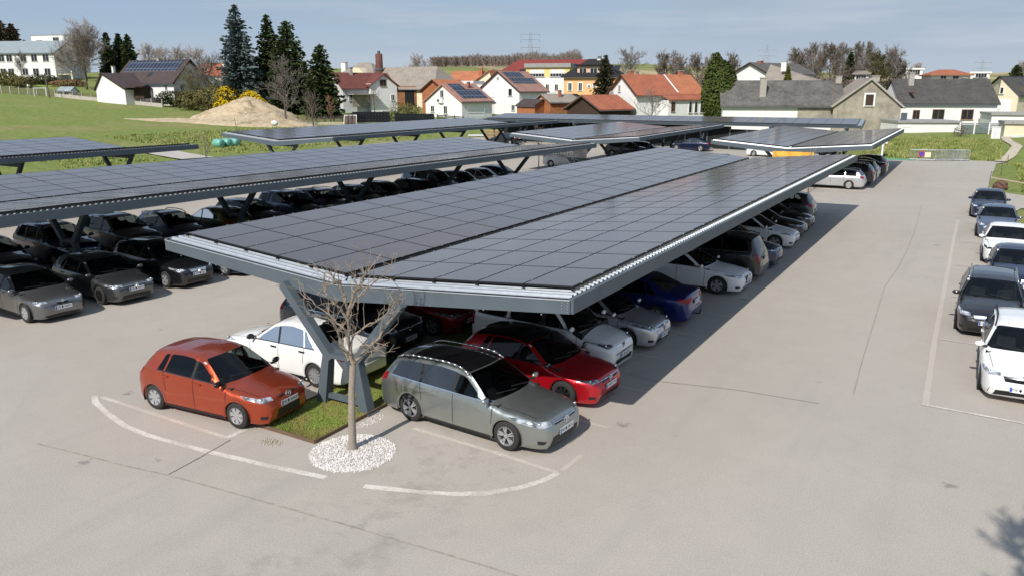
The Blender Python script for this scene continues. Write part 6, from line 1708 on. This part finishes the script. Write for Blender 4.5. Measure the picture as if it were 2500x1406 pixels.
h = House('hillside_roof', 'wide grey roof sloping down to the right behind the golden shrub', 'house', (1868, 150), (1990, 146), 12)
h.gable(h.zat(200), h.zat(160), W_GREY, R_ETERN, 'x', .4, hip=(0, 9)); h.chimney(h.u(1902), 2, h.zat(175), h.zat(152), .9, M_CHIMW)
# villas on the far rise
for (a, b, D, top, mid, lb, rf, al) in ((2206, 2248, 330, 167, 171, 'small white flat roofed villa on the far rise', None, 'x'), (2272, 2366, 230, 172, 184, 'villa with red roof and white walls on the far rise', R_RED, 'x'),
                                 (2366, 2412, 320, 176, 180, 'long white bungalow with glass front on the far rise', None, 'x'), (2084, 2118, 245, 175, 182, 'small white house with red front under the grove', R_ETERN, 'x')):
    h = House('far_villa', lb, 'house', (a, D), (b, D - 2), 10, 'villas on the far rise')
    if rf: h.gable(h.zat(mid), h.zat(top), W_WHITE, rf, al, .7, hip=(3, 3) if rf is R_RED else (0, 0)); h.win(h.w*.3, h.zat(191), 1.6, 1.4); h.win(h.w*.62, h.zat(191), 1.6, 1.4)
    else:
        h.walls(h.zat(mid), W_WHITE); m = MB(); m.box((h.w/2, 5, h.zat(mid) + .3), (h.w + 1, 11, .6)); m.build('roof', W_WHITE, h.o); h.win(h.w*.55, h.zat(mid + 7), h.w*.6, 2.0, bars=3)
# ------------------------------------------------------------------ fences, heaps, poles and other outdoor things
def fence(label, A, B, n, hh, post, infill, base=None, ph=None, zfun=H, name='fence', group=None, kind='wire'):
    a = surv(A[0], 214, A[1]); b = surv(B[0], 214, B[1]); o = thing(name, label, 'fence', (a.x, a.y, 0), 0, group)
    L = [a.lerp(b, i / n) for i in range(n + 1)]; zz = [zfun(p.x, p.y) for p in L]
    for p, z in zip(L, zz):
        m = MB(); m.box((p.x - a.x, p.y - a.y, z + (ph or hh)/2 - .15), (.16, .16, (ph or hh) + .3), math.atan2(b.y-a.y, b.x-a.x)); m.build('post', post, o)
    m = MB(); k = MB()
    for i in range(n):
        p, q = L[i], L[i+1]; P = lambda s, h: (p.x + (q.x-p.x)*s - a.x, p.y + (q.y-p.y)*s - a.y, zz[i] + (zz[i+1]-zz[i])*s + h)
        if kind == 'wire':
            for s in range(1, 30): m.tube(P(s/30, .1), P(s/30, hh - .1), .012, n=3, cap=False)
            for hq in (.15, .5, .9): m.tube(P(0, hh*hq), P(1, hh*hq), .012, n=3, cap=False)
        elif kind == 'screen': m.beam(P(.01, hh*.52), P(.99, hh*.52), .04, hh*.96)
        elif kind == 'slat':
            for hq in range(7): m.beam(P(.01, hh*(.1 + .13*hq)), P(.99, hh*(.1 + .13*hq)), .03, hh*.09)
        if base: k.beam(P(.0, base/2 - .3), P(1, base/2 - .3), .22, base + .6)
    m.build('infill', infill, o)
    if base: k.build('base_wall', W_CONC, o)
    return o
M_WIRE = vary('fence_wire', (.12, .10, .09), .8)
fence('wire fence with concrete posts along the top of the meadow', (-40, 176), (132, 172), 8, 1.6, W_CONC, M_WIRE)
fence('low concrete wall with posts before the brown roofed house', (132, 172), (392, 156), 11, 1.5, W_CONC, vary('rust_mesh', (.13, .08, .06), .9), .7)
m_scr = vary('screen_black', (.012, .012, .014), .7)
def hz(z0): return lambda x, y: z0
fence('dark privacy screen behind the rearmost carport', (1228, 116.5), (1790, 95.5), 12, 2.7, M_STEEL, vary('screen_green_black', (.006, .009, .008), .85), kind='screen', zfun=hz(0))
fence('dark privacy screen right of the first, behind the far right carport', (1790, 95.5), (2062, 87.5), 6, 2.4, M_STEEL, vary('screen_green_black', (.006, .009, .008), .85), kind='screen', zfun=hz(0))
fence('black slatted fence behind the scaffold, below the solar gable house', (1066, 140), (1130, 138), 3, 1.7, M_STEEL, m_scr, kind='slat')
fence('blue grey gate with mesh beside the low white wall', (2357, 106.5), (2466, 105), 3, 1.5, M_CHIMW, vary('gate_slate', (.10, .13, .17), .6), kind='slat')
fence('thin wooden posts along the garden under the spruces', (675, 132), (832, 139), 7, 1.1, M_WOODY, M_WIRE)
# rows of standing solar modules used as a fence
for A, B, D, lb in ((857, 948, 137, 'dark wall of standing solar modules left of the gap'), (961, 1058, 136, 'dark wall of standing solar modules right of the gap')):
    a = surv(A, 214, D); b = surv(B, 214, D); o = thing('solar_fence', lb, 'solar fence', (a.x, a.y, H(a.x, a.y)), math.atan2(b.y-a.y, b.x-a.x), 'walls of standing solar modules'); w_ = (b-a).length
    n = 6
    for i in range(n):
        m = MB(); m.box((w_*(i+.5)/n, 0, 1.05), (w_/n - .02, .05, 1.75)); p_ = m.build('solar_panel', M_PV if False else vary('module_black', (.008, .009, .013), .25), o)
        c = MB()
        for dx in (-.25, .25): c.box((w_*(i+.5)/n + dx*w_/n, -.035, 1.5), (.05, .03, .05)); c.box((w_*(i+.5)/n + dx*w_/n, -.035, .6), (.05, .03, .05))
        c.build('clamps', M_CLAMP, p_)
    m = MB()
    for i in range(n + 1): m.box((w_*i/n, .12, .8), (.08, .08, 2.0))
    m.build('stand_posts', M_STEEL, o)
p = surv(843, 214, 133); o = thing('leaning_solar_modules', 'stack of silver framed solar modules leaning left of the dark module wall', 'solar modules', (p.x, p.y, H(p.x, p.y)), .5)
for i in range(3):
    m = MB(); x = i*.55; m.hexa([(x-.5, -.3, 0), (x+.5, -.3, 0), (x+.5, -.22, 0), (x-.5, -.22, 0)], [(x-.5, .25, 1.7), (x+.5, .25, 1.7), (x+.5, .33, 1.7), (x-.5, .33, 1.7)]); q = m.build('module', M_CLAMP, o)
    m = MB(); m.hexa([(x-.44, -.315, .1), (x+.44, -.315, .1), (x+.44, -.31, .1), (x-.44, -.31, .1)], [(x-.44, .225, 1.63), (x+.44, .225, 1.63), (x+.44, .23, 1.63), (x-.44, .23, 1.63)]); m.build('cells', M_PV, q)
# sand heap
c0, Ds = hit(565, 304, 80); rg = random.Random(8)
o = thing('sand_heap', 'large pale sand heap spilling onto the meadow below the yellow shrubs', 'sand heap', (c0.x, c0.y, H(c0.x, c0.y)))
def heap(cx, cy, a, b, hh, seed, rot):
    m = MB(); rg = random.Random(seed); N, K = 44, 16; ph = [rg.uniform(0, 6) for _ in range(6)]
    for j in range(K + 1):
        q = j / K
        for i in range(N):
            t = 2*PI*i/N; k = 1 + .12*math.sin(2*t+ph[0]) + .08*math.sin(3*t+ph[1]) + .05*math.sin(7*t+ph[2])
            x, y = a*q*k*math.cos(t), b*q*k*math.sin(t); xr, yr = x*math.cos(rot)-y*math.sin(rot)+cx, x*math.sin(rot)+y*math.cos(rot)+cy
            zz = hh*max(0, (1-q**1.15))**1.05*(1+.1*math.sin(3*t+ph[3])*q) + (rg.uniform(-.2, .2) * hh / 4 + rg.uniform(-.06, .06) if 0 < q < .95 else 0)
            z = H(c0.x+xr, c0.y+yr) - H(c0.x, c0.y) + zz - (.25 if j == K else 0); m.v.append((xr, yr, z))
    for j in range(K):
        for i in range(N): k = (i+1) % N; m.f.append((j*N+i, (j+1)*N+i, (j+1)*N+k, j*N+k))
    return m
ms = NT('sand'); co = ms.coord('Object'); f = ms.noise(co, .8, 6, .75); g = ms.noise(co, .35, 4, .7)
c = ms.ramp(f, [(.3, (.40, .30, .185)), (.55, (.58, .46, .31)), (.75, (.64, .53, .38))]); c = ms.mix(ms.ramp(g, [(.56, (0,)*3), (.66, (.7,)*3)]), c, (.20, .16, .09, 1))
ms.color(c); ms.set(Roughness=.95); ms.bump(ms.noise(co, 3, 6, .8), 1.0, .25)
ang = math.atan2(RT.y, RT.x)
e = RT * 1.0 + FW * 6; heap(e.x, e.y, 8.6, 6.5, 4.0, 1, ang).build('main_heap', ms.m, o, True)
e = RT * 3.0 + FW * 1.0; heap(e.x, e.y, 10.5, 4.6, 1.7, 2, ang).build('spoil_apron', ms.m, o, True)
e = RT * -8.0 + FW * 1.0; heap(e.x, e.y, 8.0, 3.0, .45, 3, ang).build('thin_spread', ms.m, o, True)
p = surv(664, 214, 118); o = thing('white_tarp_roll', 'white rounded bag lying on the right shoulder of the sand heap', 'bag', (p.x, p.y, H(p.x, p.y) + .75)); m = MB(); m.ball((0, 0, .35), (.62, .45, .4), 14, 9, .06, rg); m.build('bag', vary('bag_white', (.62, .65, .60), .6), o, True)
p = surv(572, 214, 108); o = thing('wooden_stake', 'thin leaning stake stuck in the front of the sand heap', 'stake', (p.x, p.y, H(p.x, p.y))); m = MB(); m.tube((0, 0, -.2), (-.5, 0, 2.4), .05, .035, 6); m.build('stake', M_WOODY, o)
for i, (px, D) in enumerate(((521, 94), (541, 95), (562, 96.5))):
    p = surv(px, 214, D); o = thing('wrapped_bale', ('left', 'middle', 'right')[i] + ' of the three teal wrapped bales beside the sand heap', 'bale', (p.x, p.y, H(p.x, p.y)), ang + 1.1, 'teal wrapped bales')
    m = MB(); m.lathe([(0, -.6), (.42, -.6), (.5, -.5), (.51, 0), (.5, .5), (.42, .6), (0, .6)], 20, 'y', (0, 0, .46)); m.build('wrapping', vary('teal_film', (.15, .40, .32), .35, var=.1), o, True)
# utility pole, goal, glass shed
p = surv(118, 214, 168); o = thing('utility_pole', 'leaning dark wooden pole before the meadow fence', 'pole', (p.x, p.y, H(p.x, p.y))); m = MB(); m.tube((0, 0, -.3), (-.75, 0, 4.9), .16, .12, 8); m.build('pole', M_WOODY, o)
p = surv(81, 214, 170); o = thing('football_goal', 'white football goal frame at the meadow fence', 'goal', (p.x, p.y, H(p.x, p.y)), ang); m = MB()
m.path([(0, 0, 0), (0, 0, 1.7), (2.6, 0, 1.7), (2.6, 0, 0)], .06, 6); m.build('goal_frame', M_WFRAME, o); m = MB()
for i in range(9): m.tube((.3*i+.1, .02, 1.7), (.3*i+.1, .9, 0), .01, n=3)
for i in range(5): m.tube((0, .1 + .18*i, 1.6-.32*i), (2.6, .1 + .18*i, 1.6-.32*i), .01, n=3)
m.build('net', M_WIRE, o)
h = House('glass_shed', 'small pale blue roofed garden shed behind the meadow fence', 'shed', (140, 180), (172, 178), 1.6); h.gable(h.zat(223), h.zat(215), W_GREY, R_SHEET, 'x', .25); h.win(h.w*.65, h.zat(227), 1.4, 1.2)
p = surv(70, 214, 171); o = thing('nest_box_post', 'white box on a thin post at the meadow fence', 'post', (p.x, p.y, H(p.x, p.y))); m = MB(); m.tube((0, 0, 0), (0, 0, 2.0), .05, n=5); m.build('post', W_CONC, o); m = MB(); m.box((0, 0, 2.15), (.4, .4, .4)); m.build('box', W_WHITE, o)
# transmission masts
M_MAST = vary('mast_grey', (.30, .33, .37), .7)
for px, ty, D, wb_, arms, lb in ((1294, 80, 620, 3.2, (.55, .78, .95), 'lattice transmission mast above the far wood'), (1866, 110, 880, 4.5, (.58, .8), 'lattice transmission mast above the conical evergreen'), (2391, 146, 900, 4.5, (.55, .85), 'faint lattice transmission mast on the right horizon')):
    p = surv(px, 214, D); z0 = H(p.x, p.y); hh = surv(px, ty, D).z - z0; o = thing('transmission_mast', lb, 'power mast', (p.x, p.y, z0), YAW * -1, 'power masts on the horizon'); m = MB(); th = .16
    for sx in (1, -1):
        for sy in (1, -1): m.tube((sx*wb_, sy*wb_, -2), (sx*.5, sy*.5, hh), th, n=4)
    for i in range(9):
        z1, z2 = hh*i/9, hh*(i+1)/9; r1, r2 = wb_ - (wb_-.5)*i/9, wb_ - (wb_-.5)*(i+1)/9
        for sy in (1, -1): m.tube((-r1, sy*r1, z1), (r2, sy*r2, z2), th*.7, n=3); m.tube((r1, sy*r1, z1), (-r2, sy*r2, z2), th*.7, n=3)
    m.build('lattice', M_MAST, o); m = MB()
    for a in arms:
        l = wb_*2.2; m.tube((-l, 0, hh*a), (l, 0, hh*a), th*1.3, n=4); m.tube((-l, 0, hh*a), (-l, 0, hh*a - 2.6), th, n=3); m.tube((l, 0, hh*a), (l, 0, hh*a - 2.6), th, n=3)
    m.build('cross_arms', M_MAST, o)
# between the far carports
def cloth(label, a, b, z0, z1, mt, sag, name='cloth_banner', txt=None):
    o = thing(name, label, 'banner', (a[0], a[1], 0), math.atan2(b[1]-a[1], b[0]-a[0])); L = math.hypot(b[0]-a[0], b[1]-a[1]); m = MB(); n = 26
    for i in range(n + 1):
        u = i / n
        for j in range(7):
            v = j / 6; s = sag * math.sin(u * PI) * (v if True else 1)
            m.v.append((u*L, .07*math.sin(u*17 + v*3) + .04*math.sin(u*31), z0 + (z1 - z0)*v - s))
    m.f = [(i*7+j, (i+1)*7+j, (i+1)*7+j+1, i*7+j+1) for i in range(n) for j in range(6)]
    c = m.build('cloth', mt, o, True)
    if txt: l = link('lettering', textmesh(txt, .44, M_CLAMP), c, (L*.5, -.14, (z0+z1)/2 - sag*.55)); l.rotation_euler = (PI/2, 0, 0)
    return o
cloth('plain yellow cloth hung under the front beam of the far right carport', (-.75, 46.3), (2.1, 46.4), 1.95, 2.72, vary('yellow_cloth', (.72, .40, .06), .8, var=.15, sc=4), .0)
cloth('dark grey banner lettered AUSTEG PO under the middle far carport', (-20.3, 46.2), (-15.6, 46.2), 1.55, 2.65, vary('banner_dark', (.055, .055, .06), .7), .35, txt='AUSTEG PO')
p = gp(2146, 390); o = thing('charging_post', 'slim white charging post with sign at the green painted bay', 'post', (3.3, 78.7, 0)); m = MB(); m.tube((0, 0, 0), (0, 0, 2.6), .1, .09, 8); m.build('post', W_WHITE, o); m = MB(); m.box((.1, -.06, 1.9), (.65, .06, .8)); s_ = m.build('sign_plate', W_WHITE, o); m = MB(); m.box((.1, -.095, 1.95), (.4, .01, .45)); m.build('pictogram', vary('sign_green', (.06, .25, .12), .5), s_)
# crowd control barriers
for i, (x, y, rz, lb) in enumerate(((6.1, 76.9, .18, 'galvanised barrier with a round sign, leftmost of the stack'), (8.2, 77.6, .5, 'galvanised barrier leaning in the middle of the stack'), (8.45, 77.8, .35, 'galvanised barrier second in the leaning stack'), (8.7, 78.0, .28, 'galvanised barrier third in the leaning stack'), (9.9, 78.6, .25, 'galvanised barrier at the right end of the stack'))):
    o = thing('crowd_barrier', lb, 'barrier', (x, y, 0), rz, 'galvanised crowd barriers before the bank'); m = MB(); L = 2.3 if i != 4 else 1.5
    m.path([(0, 0, .15), (0, 0, 1.1), (L, 0, 1.1), (L, 0, .15), (0, 0, .15)], .03, 6)
    m.build('frame', M_ALU, o); m = MB()
    for k in range(1, 16): m.tube((L*k/16, 0, .15), (L*k/16, 0, 1.1), .018, n=4)
    m.build('bars', M_ALU, o); m = MB()
    for xx in (.3, L - .3): m.beam((xx, -.3, .03), (xx, .3, .03), .05, .05); m.tube((xx, 0, .03), (xx, 0, .15), .02, n=4)
    m.build('feet', M_ALU, o)
    if i == 0:
        m = MB(); m.lathe([(0, -.05), (.30, -.05)], 22, 'y', (1.05, 0, .68)); s_ = m.build('round_sign', vary('sign_red', (.45, .02, .05), .5), o); m = MB(); m.lathe([(0, -.056), (.22, -.056)], 20, 'y', (1.05, 0, .68)); m.build('sign_field', vary('sign_blue', (.06, .05, .35), .5), s_)
        m = MB(); m.box((1.6, -.05, .62), (.55, .02, .5)); m.build('paper_sign', W_CREAM, o)
p = gp(2441, 462); o = thing('boulder', 'rusty red brown boulder at the edge of the lot', 'boulder', (p.x, p.y, -.05), .6); m = MB(); rg = random.Random(3); m.ball((0, 0, .25), (.55, .42, .42), 10, 7, .16, rg); m.build('rock', vary('red_rock', (.12, .06, .045), .9, var=.4, sc=4, bump=.8, bsc=8), o)
o = thing('barrier_tape', 'red and white barrier tape on thin stakes along the grass edge', 'tape', (0, 0, 0)); pts = [(13.15, 54.2), (13.2, 57.5), (14.0, 66), (14.6, 76)]; m = MB()
for x, y in pts: m.tube((x, y, -.1), (x, y, 1.0), .025, n=5)
m.build('stakes', M_WOODY, o); m = MB()
for a, b in zip(pts[:-1], pts[1:]): m.beam((*a, .85), (*b, .8), .01, .07)
m.beam((13.15, 54.2, .85), (16.5, 51.8, .6), .01, .07); m.build('tape', vary('tape', (.5, .36, .34), .6, var=.4, sc=14), o)
p = surv(2449, 214, 100); h = House('switch_cabinet', 'white electrical cabinet beside the path on the right', 'cabinet', (2437, 98), (2459, 97.4), .5); h.walls(1.55, W_WHITE, zb=-.5); m = MB(); m.box((h.w/2, .25, 1.58), (h.w + .1, .6, .06)); m.build('lid', W_GREY, h.o); m = MB(); m.box((h.w*.5, -.008, .75), (.015, .012, 1.3)); m.box((h.w*.42, -.015, .8), (.03, .03, .16)); m.build('door_handle', M_SEAM, h.o)
# pallets, scaffold, bench under the far left carport
M_PAL = vary('pallet_wood', (.42, .29, .17), .9, var=.25, sc=5)
for i, (dx, n, lb) in enumerate(((0, 9, 'left stack of wooden pallets behind the left carports'), (1.35, 9, 'right stack of wooden pallets behind the left carports'))):
    e = Vector((-45.0, 77.6, 0)) + RT * dx
    for k in range(n):
        q = thing('wooden_pallet', ('wooden pallet in the left stack' if i == 0 else 'wooden pallet in the right stack') + ' behind the left carports', 'pallet', (e.x, e.y, k*.19), ang, ('left', 'right')[i] + ' stack of wooden pallets') ; m = MB()
        for y in (-.36, 0, .36): m.box((0, y, .05), (1.2, .1, .1))
        for x in (-.5, -.17, .17, .5): m.box((x, 0, .115), (.22, .8, .03))
        m.build('boards', M_PAL, q)
e = Vector((-45.0, 77.6, 0)) + RT * 3.2 - FW * .6; o = thing('wooden_trestle', 'low wooden trestle right of the pallet stacks', 'trestle', (e.x, e.y, 0), ang); m = MB()
for x in (-.7, .7): m.box((x, 0, .45), (.1, .1, .9))
m.box((0, 0, .85), (1.6, .1, .1)); m.box((0, 0, .4), (1.6, .1, .1)); m.beam((-.2, -.06, .1), (.1, -.06, .95), .1, .05); m.beam((.4, -.06, .1), (.1, -.06, .95), .1, .05); m.build('frame', vary('trestle_orange', (.52, .22, .08), .8), o)
a = surv(1141, 214, 119); o = thing('scaffold_tower', 'white rolling scaffold below the solar gable house', 'scaffold', (a.x, a.y, H(a.x, a.y) - .3), ang); m = MB()
for x in (0, 2.5):
    for y in (0, .9): m.tube((x, y, 0), (x, y, 4.6), .035, n=5)
m.build('standards', M_ALU, o); m = MB()
for z in (.5, 2.5, 3.4, 3.9):
    for y in (0, .9): m.tube((0, y, z), (2.5, y, z), .03, n=5)
m.tube((0, 0, 3.9), (1.6, 0, 2.5), .03, n=5); m.tube((2.5, 0, 3.9), (.9, 0, 2.6), .03, n=5); m.build('braces', M_ALU, o)
m = MB(); m.box((1.25, .45, 2.62), (2.6, .8, .22)); m.box((1.25, .45, .6), (2.6, .8, .16)); m.build('platform', W_GREY, o)
fence('low white garden wall under the fruit tree', (718, 129), (835, 134), 1, .5, W_CREAM, W_CREAM, kind='screen', name='garden_wall')
